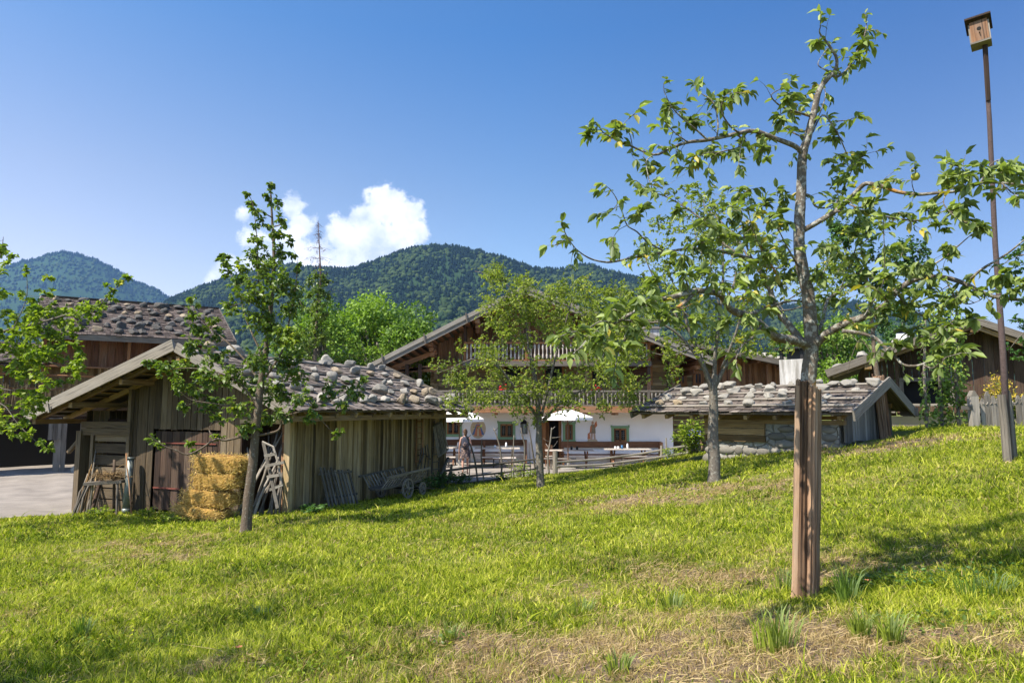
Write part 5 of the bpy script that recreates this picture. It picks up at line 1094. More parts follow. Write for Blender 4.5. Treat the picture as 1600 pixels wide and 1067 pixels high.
    oval(m, cx, cz, .37, .46, -.004, 0); m.poly([(cx-.30, -.008, cz-.28), (cx+.30, -.008, cz-.28), (cx+.09, -.008, cz+.22), (cx-.09, -.008, cz+.22)], .5, 1); m.poly([(cx-.19, -.012, cz-.34), (cx+.19, -.012, cz-.34), (cx+.07, -.012, cz+.18), (cx-.07, -.012, cz+.18)], .5, 2)
    m.poly([(cx-.05, -.016, cz-.33), (cx+.05, -.016, cz-.33), (cx+.02, -.016, cz+.1), (cx-.02, -.016, cz+.1)], .5, 0); oval(m, cx, cz+.27, .055, .07, -.016, 3, 14); m.poly([(cx-.08, -.02, cz+.33), (cx+.08, -.02, cz+.33), (cx+.10, -.02, cz+.42), (cx+.04, -.02, cz+.36), (cx, -.02, cz+.44), (cx-.04, -.02, cz+.36), (cx-.10, -.02, cz+.42)], .5, 0)
    oval(m, cx+.06, cz+.05, .045, .05, -.02, 3, 12); oval(m, cx, cz, .30, .38, -.006, 0)
    m.build('wall_painting', [MT['ochrepaint'], MT['bluepaint'], MT['orangepaint'], MT['flesh']], t, label='oval painting of a robed figure in red and blue')
    m = MB(); p = P(925.5, 672, 33); cx, cz = p.x, p.z+.88
    m.poly([(cx-.12, -.008, cz-.15), (cx+.16, -.008, cz-.15), (cx+.14, -.008, cz+.27), (cx-.06, -.008, cz+.27)], .5, 1); m.poly([(cx-.10, -.009, cz-.46), (cx, -.009, cz-.46), (cx+.04, -.009, cz-.15), (cx-.08, -.009, cz-.15)], .5, 2); m.poly([(cx+.06, -.010, cz-.46), (cx+.16, -.010, cz-.46), (cx+.14, -.010, cz-.15), (cx+.05, -.010, cz-.15)], .5, 2)
    oval(m, cx+.02, cz+.35, .06, .08, -.012, 2, 14); m.poly([(cx+.14, -.012, cz+.1), (cx+.24, -.012, cz+.22), (cx+.20, -.012, cz+.45), (cx+.10, -.012, cz+.3)], .5, 0); m.poly([(cx-.25, -.006, cz-.53), (cx+.26, -.006, cz-.53), (cx+.2, -.006, cz-.43), (cx-.2, -.006, cz-.41)], .5, 3)
    m.poly([(cx-.24, -.011, cz-.43), (cx-.10, -.011, cz-.40), (cx-.12, -.011, cz-.1), (cx-.22, -.011, cz-.16)], .5, 0); m.poly([(cx-.13, -.014, cz-.1), (cx-.05, -.014, cz-.1), (cx-.02, -.014, cz+.2), (cx-.09, -.014, cz+.2)], .5, 0)
    m.build('wall_painting', [MT['orangepaint'], MT['stonebrown'], MT['flesh'], MT['ochrepaint']], t, label='painted helmeted figure with red banner')
    # long wall benches along the facade
    return t
build_house()
# side wing
WF = Frame(7.9, 36, -.88, 0)
def build_wing():
    t = thing('farmhouse_wing', 'low log built side wing with stone covered roof right of the farmhouse', 'house wing', WF.o, 0); w = MB(); hlogs(w, .0, 7.0, -.2, 4.6, 0, .22, .2, over=.15, seed=8); hlogs(w, .0, 6, -.2, 4.5, 7.0, .22, .2, axis='y', over=.15, seed=9); w.build('wall', MT['log'], t)
    u = MB(); vboards(u, 2.6, 7.0, lambda x: 3.5, lin(0, 5.9, 8.2, 4.45), -.12, seed=12); u.build('upper_boards', MT['brown'], t)
    for px in (1063.5, 1090): p = P(px, 591, 36); window(t, p.x-7.9, p.z+.88, .42, .62, -.11, .08, ('hewn', 'hewn'), False)
    fr = MB(); 
    for x in (3.2, 5.2): fr.beam((x, -1.0, 3.1), (x, -1.0, lin(0, 5.9, 8.2, 4.45)(x)-.2), .1, .1)
    fr.beam((2.8, -1.0, 3.5), (7.6, -1.0, 3.5), .1, .1); fr.build('porch_frame', MT['brown'], t)
    rf = MB(); e = Vector((-8.4, 0, 1.75)); shingle_roof(rf, (8.3, -1.6, 4.38), (0, 1, 0), e, 10, e.length, row=.4, wmin=.2, wmax=.5, seed=3); rf.slab([(-.1, -1.6, 6.12), (-.1, 8.4, 6.12), (-2.5, 8.4, 5.2), (-2.5, -1.6, 5.2)], (0, 0, -.08)); roof = rf.build('roof', MT['shingle'], t)
    b = MB(); gable_trim(b, (8.4, 0, 4.28), (-.1, 0, 6.05), .26, .06, (0, -1.65, 0), 0, .4); build_pieces(b, 'bargeboard', MT['greydark'], roof)
    ra = MB()
    for i in range(6): ra.beam((7.6-i*1.5, -1.55, lin(0, 5.95, 8.2, 4.3)(7.6-i*1.5)-.1), (7.6-i*1.5, 6, lin(0, 5.95, 8.2, 4.3)(7.6-i*1.5)-.1), .16, .14)
    ra.build('rafters', MT['brown'], roof)
    ex = Vector((0, 1, 0)); rows = [(.35+.38*i, [.18+.25*(i % 2), .85+.2*(i % 2), 1.6]) for i in range(12)]
    roof_stones(WF, (8.3, -1.6, 4.38), ex, e, rows, 'the farmhouse wing roof', 'stones weighting the farmhouse wing roof', .23, ('stone',), 9)
build_wing()

# ------------------------------------------------------------------ bakehouse on the slope
KF = Frame(7.38, 15.6, .55, math.radians(135.5))     # local x runs away along the eave, local y downhill side negative = roof front
def build_bake():
    # local frame: x from the near right corner towards the far left; y towards the back
    f = KF; L = 3.2; Wd = 3.5
    t = thing('bakehouse', 'low bakehouse of logs on rubble stone with white chimney and stone weighted roof', 'bakehouse', f.o, f.rz)
    s = -1   # local +y points to the viewer's side after the turn, so the house body lies at negative y
    m = MB(); m.box(-.05, L+.05, -Wd*.98, .06, -1.3, .70, .5, axis='x'); m.build('stone_base', MT['rubble'], t)
    fs = MB(); q = random.Random(31); z = -1.0
    while z < .66:
        hh = min(q.uniform(.16, .28), .69-z); x = 0.0 if z > .22 else -.02
        while x < L:
            ww = q.uniform(.22, .5)
            if not (z > .24-hh*.6 and x+ww > 1.72): fs.ball((x+ww/2, .045, z+hh/2), 1.0, 2, q.random(), 0, (ww*.52, .06+.03*q.random(), hh*.52), .035)
            x += ww
        z += hh
    fs.build('face_stones', MT['facestone'], t, True)
    w = MB(); hlogs(w, -.1, L, .70, 1.06, .0, .12, .16, over=.08, seed=3); hlogs(w, -Wd, 0, .47, 1.0, L-.1, .17, .16, axis='y', over=.1, seed=5); hlogs(w, 1.7, L, .26, .71, .05, .155, .16, over=.05, seed=6)
    w.build('log_wall', MT['log'], t)
    AY, AZ = -1.95, 1.70; EY, EZ = .62, .98; BY, BZ = -3.95, 1.05; X0, X1 = -.55, 5.12
    g = MB(); vboards(g, -Wd, .0, lambda x: .30, lambda x: (lin(AY, AZ, EY, EZ)(x) if x > AY else lin(BY, BZ, AY, AZ)(x))-.1, -.14, axis='y', seed=6, wmin=.14, wmax=.2); gcut = len(g.f); vboards(g, -Wd, .0, lambda x: .2, lambda x: (lin(AY, AZ, EY, EZ)(x) if x > AY else lin(BY, BZ, AY, AZ)(x))-.1, L, axis='y', seed=7)
    build_pieces(g, 'gable_boards', MT['grey'], t, [0, gcut])
    rf = MB(); eF = Vector((0, AY-EY, AZ-EZ)); eB = Vector((0, AY-BY, AZ-BZ)); shingle_roof(rf, (X0, EY, EZ), (1, 0, 0), eF, X1-X0, eF.length, row=.15, wmin=.14, wmax=.36, th=.013, seed=4, rough=1.1); shingle_roof(rf, (X0, BY, BZ), (1, 0, 0), eB, X1-X0, eB.length, row=.22, seed=5)
    roof = rf.build('roof', MT['shingle'], t)
    b = MB(); gable_trim(b, (X0-.03, EY+.05, EZ-.06), (X0-.03, AY-.02, AZ+.03), .24, .045, (0, 0, 0), 0, .6); gable_trim(b, (X0-.025, BY-.08, BZ-.08), (X0-.025, AY, AZ+.02), .24, .045, (0, 0, 0), 0, .5)
    gable_trim(b, (X1+.03, EY+.05, EZ-.06), (X1+.03, AY-.02, AZ+.02), .2, .045, (0, 0, 0)); b.beam((X0-.1, BY-.02, BZ-.05), (X0+.3, BY-.02, BZ-.05), .12, .22); build_pieces(b, 'bargeboard', MT['grey'], roof)
    ra = MB(); 
    for i in range(8): x = X0+.3+i*(X1-X0-.6)/7; ra.beam((x, EY-.05, EZ-.12), (x, AY, AZ-.14), .09, .1)
    ra.beam((X0+.1, .0, 1.12), (X1-.1, .0, 1.12), .16, .12); ra.beam((X0+.3, -3.2, 1.15), (X1-.1, -3.2, 1.15), .16, .12); ra.beam((-.1, .02, 1.0), (4.5, .02, 1.0), .15, .13); ra.build('rafters', MT['log'], roof)
    pl = MB(); q = random.Random(4)
    for fr in (.10, .32, .56, .82):
        p = Vector((0, EY, EZ))+eF*fr+Vector((0, .0, .095)); pl.tube([p+Vector((X0+.05, 0, 0)), p+Vector((1.5, q.uniform(-.03, .03), .01)), p+Vector((3.4, q.uniform(-.03, .03), 0)), p+Vector((X1-.05, 0, 0))], .03, 6, .8)
    pl.build('roof_pole', MT['grey'], roof)
    W = X1-X0; rows = [(.38, spread(.5, W-.1, 7, 11, .3)), (.98, spread(.5, W-.3, 9, 12, .3)), (1.60, spread(.3, W-.4, 10, 13, .3)), (2.22, spread(.1, W-.5, 13, 14, .3))]
    roof_stones(f, (X0, EY, EZ), (1, 0, 0), eF, rows, 'the bakehouse roof', 'stones weighting the bakehouse roof', .155, ('stone', 'stonebrown'), 7)
    roof_stones(f, (X0, BY, BZ), (1, 0, 0), eB, [(.4, [.2, .8]), (1.2, [.2]), (1.9, [.25, .9])], 'the bakehouse back slope', 'stones on the bakehouse back slope', .14, ('stone',), 8)
    c = MB(); c.box(1.62, 2.28, -3.0, -2.35, .8, 2.42, .5, axis='z'); ch = c.build('chimney', MT['chimney'], t); k = MB(); k.box(1.78, 2.12, -2.85, -2.5, 2.42, 2.70, .1, axis='z')
    for (x, y) in ((1.63, -2.99), (1.63, -2.45), (2.19, -2.99), (2.19, -2.45)): k.box(x, x+.08, y, y+.08, 2.42, 2.70, .5)
    k.box(1.52, 2.40, -3.1, -2.25, 2.70, 2.75, .5, axis='x'); k.build('chimney_cap', MT['iron'], ch)
build_bake()

# ------------------------------------------------------------------ dark barn on the right
RF = Frame(10.47, 22.2, 0, -math.atan2(.43, .90))
def build_rbarn():
    t = thing('timber_barn', 'dark tarred timber barn behind the hop poles and picket fence', 'barn', RF.o, RF.rz); LX, LZ, AX, AZ, RX, RZ = -.15, 2.82, 3.9, 4.28, 8.0, 2.42; WY = .9
    under = lambda x: (lin(LX, LZ, AX, AZ)(x) if x < AX else lin(AX, AZ, RX, RZ)(x))-.14
    w = MB(); vboards(w, .9, 1.95, lambda x: 1.4, under, WY, seed=3); vboards(w, 1.95, 3.35, lambda x: 2.55, under, WY, seed=4); vboards(w, 1.95, 3.35, lambda x: 1.35, lambda x: 1.78, WY, seed=4); vboards(w, 3.35, 7.4, lambda x: 1.4, under, WY, seed=5, wmin=.18, wmax=.32)
    vboards(w, WY, 8, lambda x: 1.2, lambda x: under(.9), .9, axis='y', seed=7); w.build('wall', MT['dark'], t)
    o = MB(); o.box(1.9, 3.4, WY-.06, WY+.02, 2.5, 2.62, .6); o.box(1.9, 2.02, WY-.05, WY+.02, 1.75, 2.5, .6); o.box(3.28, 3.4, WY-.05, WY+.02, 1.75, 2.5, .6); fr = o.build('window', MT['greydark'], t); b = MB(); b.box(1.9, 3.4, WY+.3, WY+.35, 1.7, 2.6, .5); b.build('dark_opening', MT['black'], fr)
    s = MB(); s.box(1.4, 4.2, WY-.45, WY-.2, 1.72, 1.79, .8); s.box(1.6, 1.72, WY-.4, WY-.0, 1.5, 1.72, .5); s.box(3.9, 4.02, WY-.4, WY-.0, 1.5, 1.72, .5); sh = s.build('shelf', MT['grey'], t)
    y = MB(); y.box(.9, 7.4, WY-.03, WY+.3, .6, 1.39, .5, axis='x'); y.build('plinth', MT['yellowwall'], t); k = MB(); k.box(1.2, 2.9, WY-.2, WY-.06, 1.02, 1.12, .6); k.build('sill_beam', MT['greydark'], t)
    rf = MB(); eL = Vector((AX-LX, 0, AZ-LZ)); eR = Vector((AX-RX, 0, AZ-RZ)); shingle_roof(rf, (LX, 0, LZ), (0, 1, 0), eL, 9, eL.length, row=.35, wmin=.2, wmax=.4, seed=8); shingle_roof(rf, (RX, 0, RZ), (0, 1, 0), eR, 9, eR.length, row=.35, wmin=.2, wmax=.4, seed=9); roof = rf.build('roof', MT['shingledark'], t)
    b = MB(); gable_trim(b, (LX-.08, 0, LZ-.05), (AX, 0, AZ+.03), .24, .05, (0, -.04, 0), 0, .5); gable_trim(b, (RX, 0, RZ-.05), (AX, 0, AZ+.03), .2, .05, (0, -.035, 0), 0, .5); build_pieces(b, 'bargeboard', MT['greydark'], roof)
    g = MB()
    for i in range(12): x = LX+.2+i*.4; g.beam((x, .05, under(x)+.05), (x, 1.0, under(x)+.05), .3, .02)
    gable_trim(g, (RX-.2, 0, RZ-.2), (AX, 0, AZ-.16), .12, .12, (0, .12, 0), 0, .9); gable_trim(g, (LX+.1, 0, LZ-.14), (AX, 0, AZ-.16), .12, .12, (0, .12, 0), 0, .6)
    for x in (1.0, 3.9, 7): g.beam((x, .02, under(x)-.1), (x, 3, under(x)-.1), .2, .2)
    g.build('rafters', MT['log'], roof)
    roof_stones(RF, (LX, 0, LZ), (0, 1, 0), eL, [(.35, [.2]), (1.15, [.22]), (2.2, [.2]), (3.9, [.25])], 'the tarred barn roof', 'stones weighting the tarred barn roof', .17, ('stone', 'stonebrown'), 4)
    c = MB(); p = P(1411, 535, 27); lp = RF.m.inverted() @ p; cx, cy = lp.x, lp.y; c.box(cx-.22, cx+.22, cy-.2, cy+.2, 2.8, p.z+.35, .5); ch = c.build('chimney', MT['plaster'], t); k = MB(); k.box(cx-.3, cx+.3, cy-.28, cy+.28, p.z+.45, p.z+.5, .5, axis='x'); k.box(cx-.2, cx+.2, cy-.18, cy+.18, p.z+.35, p.z+.45, .5, axis='x'); k.build('chimney_cap', MT['iron'], ch)
build_rbarn()

# ------------------------------------------------------------------ split-wood guard round the foreground trunk
def tree_guard(label, base, top, h, rad, n, seed, dark='postwood', slabw=.085, ts=None):
    """rough upright half-round slabs standing round the trunk; base and top are world points"""
    r = random.Random(seed); t = thing('tree_guard', label, 'tree guard', base); d = top-base; ax = unit(d); a = ax.orthogonal().normalized(); b = ax.cross(a)
    for i in range(n):
        ph = 2*math.pi*(i+.5*r.random()*.4)/n+.35; mb = MB(); hh = h*r.uniform(.955, 1.01); wv = slabw*r.uniform(.85, 1.2); th = .030*r.uniform(.85, 1.2); K = 16; S = 9; rows = []
        p1, p2 = r.uniform(0, 6), r.uniform(0, 6)
        for k in range(K+1):
            f = k/K; c = base+ax*(hh*f-.12)+(a*math.cos(ph)+b*math.sin(ph))*(rad*(1.0+.06*math.sin(f*5+p1)+(.10 if f < .1 else 0))); nrm = a*math.cos(ph)+b*math.sin(ph); tan = ax.cross(nrm); row = []
            wk = wv*(1+.10*math.sin(f*7+p2)+r.uniform(-.04, .04))
            for s_ in range(S):
                q = s_/(S-1)*2-1; groove = .008*math.sin(q*9+p1+f*1.5)+.006*math.sin(q*17+p2)+r.uniform(-.002, .002); row.append(c+tan*q*wk*.5+nrm*(th*(1-q*q)**.5*.9+groove)-base)
            row.append(c+tan*wk*.46-nrm*th*.35-base); row.append(c-tan*wk*.46-nrm*th*.35-base)
            if k == K: row = [v+ax*r.uniform(-.012, .018) for v in row]
            rows.append(row)
        m = len(rows[0]); base_i = len(mb.v); rn = r.random()
        for row in rows: mb.v += row
        uo = r.uniform(0, 30); wtot = wv*2.2
        for k in range(K):
            for s_ in range(m):
                s2 = (s_+1) % m; u0, u1 = uo+wtot*s_/m, uo+wtot*(s_+1)/m; v0, v1 = hh*k/K, hh*(k+1)/K
                mb.face((base_i+k*m+s_, base_i+k*m+s2, base_i+(k+1)*m+s2, base_i+(k+1)*m+s_), [(u0, v0), (u1, v0), (u1, v1), (u0, v1)], rn)
        for kk, fl in ((0, 1), (K, -1)): ids = [base_i+kk*m+i for i in range(m)][::fl]; mb.face(ids, [(uo+.01*i, .01*i) for i in range(m)], rn)
        mb.build('slab', MT[dark], t)
    return t
gb = Vector((P(1257, 700, 5.7).x-.03, 5.72, H(2.45, 5.7))); gt = P(1263, 574, 5.72)
tree_guard('tall brown guard of split wood slabs round the largest apple trunk', gb, gt, (gt-gb).length, .070, 7, 3, slabw=.070)
gb2 = DB.copy(); gt2 = P(1371, 577, 17)
tree_guard('small reddish brown leaning wood guard at the end of the bakehouse', gb2, gt2, (gt2-gb2).length, .10, 6, 4, slabw=.12)

# ------------------------------------------------------------------ birdhouse on its pole
def birdhouse():
    b = P(1576, 716, 11); b.z = H(b.x, 11); top = P(1538, 62, 11); t = thing('birdhouse_pole', 'very tall thin pole with two grey stakes at its foot', 'pole', b); mb = MB(); d = top-b
    mb.tube([(0, 0, -.2), d*.25+Vector((.01, 0, 0)), d*.5+Vector((-.015, 0, 0)), d*.8+Vector((.01, 0, 0)), d], [.055, .046, .040, .036, .032], 10, .4); mb.build('pole', MT['twig'], t, True)
    m = MB(); m.beam(d*.845+Vector((-.01, -.03, 0)), d*1.0+Vector((-.01, -.03, 0)), .06, .04, (0, 1, 0), .1); m.build('batten', MT['dark'], t)
    for (dx, dy, h, r_) in ((-.07, -.08, 1.05, .065), (.09, .02, 1.12, .05), (.15, .06, 1.08, .038)):
        k = MB(); k.tube([(dx, dy, -.2), (dx-.01, dy, h*.5), (dx-.03, dy, h)], [r_, r_*.97, r_*.9], 10, .6); k.build('stake', MT['greydark'], t)
    c = P(1531, 52, 11); h = thing('birdhouse', 'orange and white wooden nest box with round hole on top of the tall pole', 'birdhouse', c, R(-14)); hw, hd, hh = .125, .125, .40
    w = MB(); w.box(-hw, hw, -hd, -hd+.025, -hh/2, hh/2-.03, .6); w.build('front', MT['hewnl'], h, label='pale orange front board with round hole')
    s = MB(); s.box(hw-.001, hw+.022, -hd+.026, hd, -hh/2, hh/2-.05, .9); s.box(-hw-.022, -hw+.001, -hd+.026, hd, -hh/2, hh/2-.05, .5); s.box(-hw, hw, hd-.02, hd, -hh/2, hh/2-.05, .5); s.box(-hw-.02, hw+.02, -hd-.01, hd+.01, -hh/2-.03, -hh/2, .4, axis='x'); s.build('box', MT['grey'], h)
    o = MB(); o.lathe([(0, -.004), (.032, -.004), (.032, .0), (0, .0)], 14, (.0, -hd-.002, .02), axis='y'); o.build('hole', MT['black'], h); k = MB(); k.tube([(0, -hd, -.06), (0, -hd-.05, -.065)], .008, 6); k.build('perch', MT['dark'], h)
    r = MB(); r.slab([(-hw-.06, -hd-.07, hh/2+.0), (hw+.06, -hd-.07, hh/2+.0), (hw+.06, hd+.04, hh/2-.10), (-hw-.06, hd+.04, hh/2-.10)], (0, 0, .03), .1); r.build('roof', MT['dark'], h); h.rotation_euler = (R(-3), R(-3), R(-38))
MT['hewnl'] = wood('pale orange board', (.12, .045, .015), (.27, .13, .055), (.22, .16, .12), .3)
birdhouse()

# ------------------------------------------------------------------ straw bales
def bales():
    r = random.Random(6); g = P(340, 808, 14.9); g.z = H(g.x, g.y)
    spec = [(318, 799, 1.22, .58, .25, 'loose crumbling straw bale at the bottom of the stack', .10), (330, 778, 1.14, .52, .345, 'straw bale second from the ground in the stack', .04), (341, 751, 1.10, .50, .35, 'straw bale third from the ground in the stack', -.03), (346, 724.5, 1.14, .50, .36, 'topmost straw bale of the stack by the shed door', .02)]
    for i, (px, py, L, W, h, lab, tilt) in enumerate(spec):
        c = P(px, py, 14.95); t = thing('straw_bale', lab, 'bale', c, -.32+(0, .12, -.05, .10)[i], 'straw bales stacked by the shed door'); mb = MB(); nx, ny, nz = 26, 12, 8
        def sp(a, b, c_):
            q = Vector((a, b, c_)); s = Vector((abs(a)**5+abs(b)**5+abs(c_)**5, 0, 0)).x**(1/5); q = q/max(s, 1e-6)*max(abs(a), abs(b), abs(c_)); band = .94+.06*min(1, abs(math.sin((a*.5+.5)*3*math.pi))*2.2)
            k = 1+.02*math.sin(a*13+b*5+i)+.02*math.sin(c_*9+a*17)+r.uniform(-.03, .03)+.02*math.sin(a*5+i*2)*math.cos(b*4); return Vector((q.x*L/2, q.y*W/2*k*band, q.z*h/2*k*band))
        def side(f, nu, nv):
            base_i = len(mb.v)
            for u in range(nu+1):
                for v in range(nv+1): mb.v.append(f(u/nu*2-1, v/nv*2-1))
            for u in range(nu):
                for v in range(nv): a = base_i+u*(nv+1)+v; mb.face((a, a+nv+1, a+nv+2, a+1), [(u*.05, v*.05), (u*.05+.05, v*.05), (u*.05+.05, v*.05+.05), (u*.05, v*.05+.05)], .5)
        side(lambda a, b: sp(a, -1, b), nx, nz); side(lambda a, b: sp(-a, 1, b), nx, nz); side(lambda a, b: sp(a, b, 1), nx, ny); side(lambda a, b: sp(-a, b, -1), nx, ny); side(lambda a, b: sp(1, a, b), ny, nz); side(lambda a, b: sp(-1, -a, b), ny, nz)
        mb.build('bale', MT['hay'], t); tw = MB()
        for yy in (-.5, .5): tw.tube([Vector((-L/2*1.0, W/2*yy, 0)), Vector((-L/2*.97, W/2*yy, h/2*.97)), Vector((0, W/2*yy, h/2*1.02)), Vector((L/2*.97, W/2*yy, h/2*.97)), Vector((L/2*1.0, W/2*yy, 0)), Vector((L/2*.97, W/2*yy, -h/2*.97)), Vector((0, W/2*yy, -h/2)), Vector((-L/2*.97, W/2*yy, -h/2*.97)), Vector((-L/2*1.0, W/2*yy, 0))], .005, 4, cap=False)
        tw.build('twine', MT['redpaint'] if False else MT['rust'], t); lv = Leaves(i+40); q = r
        for _ in range(1500):
            f = q.choice(((0, -1), (0, -1), (2, 1), (0, 1), (1, 1), (1, -1))); a, b = q.uniform(-1, 1), q.uniform(-1, 1)
            p = {(0, -1): (a, -1, b), (0, 1): (a, 1, b), (2, 1): (a, b, 1), (1, 1): (1, a, b), (1, -1): (-1, a, b)}[f]; p = Vector((p[0]*L/2, p[1]*W/2*.98, p[2]*h/2*.98)); nrm = Vector((f[1] if f[0] == 1 else 0, f[1] if f[0] == 0 else 0, 1 if f[0] == 2 else 0))
            lv.p.append(tuple(p)); dv = nrm*q.uniform(.1, .8)+Vector((q.gauss(0, .8), q.gauss(0, .8), q.gauss(-.1, .6))); lv.d.append(tuple(dv)); lv.n.append((q.gauss(0, 1), q.gauss(0, 1), q.gauss(0, 1))); lv.s.append(q.uniform(.04, .12)); lv.r.append(q.random())
        lv.build('straw', MT['straw'], t, (0, 0, 0), .035, .0); t.rotation_euler = (0, tilt, t.rotation_euler[2])
bales()
def wloc(px, Y, py=None):
    """world point on the ground under pixel column px at depth Y"""
    a, _ = dirpx(px, 640); x = a*Y; return Vector((x, Y, H(x, Y)))
def pole_thing(label, p0, p1, r0, r1, mat='grey', group=None, name='wooden_pole', cat='pole', n=7, bend=.03, seed=1):
    q = random.Random(seed); p0 = Vector(p0); p1 = Vector(p1); t = p1-p0; L = t.length; pts = [Vector((0, 0, 0))]
    for f in (.25, .5, .75): pts.append(t*f+Vector((q.gauss(0, bend), q.gauss(0, bend), q.gauss(0, bend)))*L*.4)
    pts.append(t); mb = MB(); mb.tube(pts, [r0+(r1-r0)*i/4 for i in range(5)], n, q.random()); o = mb.build(name, MT[mat], None, True, label, cat, group); o.location = p0; return o
def on(px, py, Y): return P(px, py, Y)
# poles stored in the shed recess
for i, (a, b, c, d, ya, yb, rr) in enumerate([(365,803,448,665,15.1,16.2,.03),(372,800,430,690,15.2,16.2,.028),(378,802,442,732,15.1,15.9,.03),(388,800,385,690,15.4,16.3,.03),(392,803,436,668,15.3,16.2,.035),(396,806,441,700,15.0,15.9,.035),(404,802,452,668,15.3,16.2,.03),(410,800,420,672,15.3,16.3,.03),(418,802,446,672,15.3,16.2,.028),(424,803,431,735,15.1,15.7,.03),(430,803,450,690,15.2,15.9,.035),(436,803,454,676,15.2,15.9,.026)]):
    p0 = P(a, b, ya); p0.z = H(p0.x, ya)-.02; pole_thing(f'grey pole in the open shed recess, {_ordn[i+1]} of twelve counted from left by its foot', p0, P(c, d, yb), rr, rr*.7, 'grey', 'poles leaning in the shed recess', seed=i)
# old forked ladder frame leaning by the recess
def frame_tool():
    p = P(437, 795, 15.05); t = thing('hay_rack', 'broken grey ladder frame leaning on the poles by the shed corner', 'rack', p); mb = MB()
    a, b, c, d = [P(*q)-p for q in ((412, 692, 15.35), (434, 794, 15.0), (428, 700, 15.3), (444, 768, 15.05))]
    mb.beam(a, b, .07, .05, (0, 1, 0)); mb.tube([P(410,690,15.35)-p, P(427,698,15.3)-p, P(435,725,15.2)-p, P(440,760,15.1)-p], .025, 6); mb.build('rail', MT['grey'], t); m = MB()
    for (x0, y0, x1, y1) in ((414,728,444,722),(421,765,442,757),(417,745,436,742),(413,712,430,709)): m.beam(P(x0, y0, 15.12)-p, P(x1, y1, 15.08)-p, .06, .03, (0, 1, 0))
    m.build('rung', MT['grey'], t)
frame_tool()
# poles bundled at the left corner of the shed
for i, (a, b, c, d) in enumerate([(112,797,141,735),(116,799,146,720),(120,796,137,740),(122,798,148,712),(126,799,150,700),(131,799,144,728),(135,799,149,735),(140,800,153,728),(146,800,162,745)]):
    p0 = P(a, b, 17.2); p0.z = H(p0.x, 17.2)-.03; pole_thing(f'thin stick leaning at the left shed corner, {_ordn[i+1]} of the bundle by its foot', p0, P(c, d, 17.9), .028, .017, 'log' if i % 2 else 'greydark', 'sticks leaning at the shed corner', 'stick', 'stick', seed=20+i)
pole_thing('straight brown rake handle leaning on the shed between slatted bay and zinc pipe', (lambda p: Vector((p.x, p.y, H(p.x, p.y))))(P(206, 795, 16.6)), P(197, 708, 17.0), .016, .014, 'brown', None, 'rake_handle', 'handle', seed=41, bend=.01)
zp = P(197, 796, 17.0); zp.z = H(zp.x, zp.y)
m = MB(); tp = P(204, 716, 17.1)-zp; m.tube([(0, 0, .1), tp*.5, tp], [.09, .088, .085], 14, .5); m.tube([(0, 0, 0), (0, 0, .12)], [.098, .098], 14, .2); m.tube([tp*.98, tp*1.02], [.10, .10], 14, .2)
o = m.build('drain_pipe', MT['zinc'], None, True, 'wide dull metal drain pipe upright against the shed boards', 'pipe'); o.location = zp
pole_thing('square dark stake standing before the slatted bay', (lambda p: Vector((p.x, p.y, H(p.x, p.y))))(P(179, 780, 17.1)), P(178.5, 718, 17.1), .035, .03, 'dark', None, 'stake', 'stake', seed=44, bend=.004)
def sawhorse():
    c = wloc(170, 16.9); t = thing('work_stool', 'rough three legged stool bearing a heap of twigs before the slatted bay', 'stool', c, .2); m = MB(); m.beam((-.42, 0, .74), (.42, 0, .78), .32, .07, (0, 0, 1), .5); m.build('top', MT['greydark'], t)
    for (x, y, bx, by) in ((-.35, -.1, -.55, -.35), (.33, -.12, .42, -.35), (-.3, .1, -.4, .3), (.32, .1, .40, .3)): k = MB(); k.tube([(x, y, .75), (bx, by, -.03)], [.03, .028], 6); k.build('leg', MT['greydark'], t)
    b = MB(); r = random.Random(5)
    for _ in range(150):
        p = Vector((.1+r.gauss(0, .17), r.gauss(0, .09), .86+abs(r.gauss(0, .08)))); d = Vector((r.gauss(0, 1), r.gauss(0, 1), r.gauss(0, .6))).normalized()*r.uniform(.06, .15); b.tube([p-d, p+Vector((r.gauss(0, .03), 0, r.gauss(0, .03))), p+d], .006, 3, cap=False)
    o = b.build('twig_heap', MT['log'], None, False, 'heap of dry twigs piled on the rough stool', 'twigs', kind='thing'); o.location = c; o.rotation_euler = (0, 0, .2)
    w = wloc(152, 17.0)
    pole_thing('dark board leaning beside the rough stool', w+Vector((0, 0, -.02)), P(160, 740, 17.3), .05, .04, 'dark', None, 'leaning_board', 'board', seed=51, bend=.0)
sawhorse()
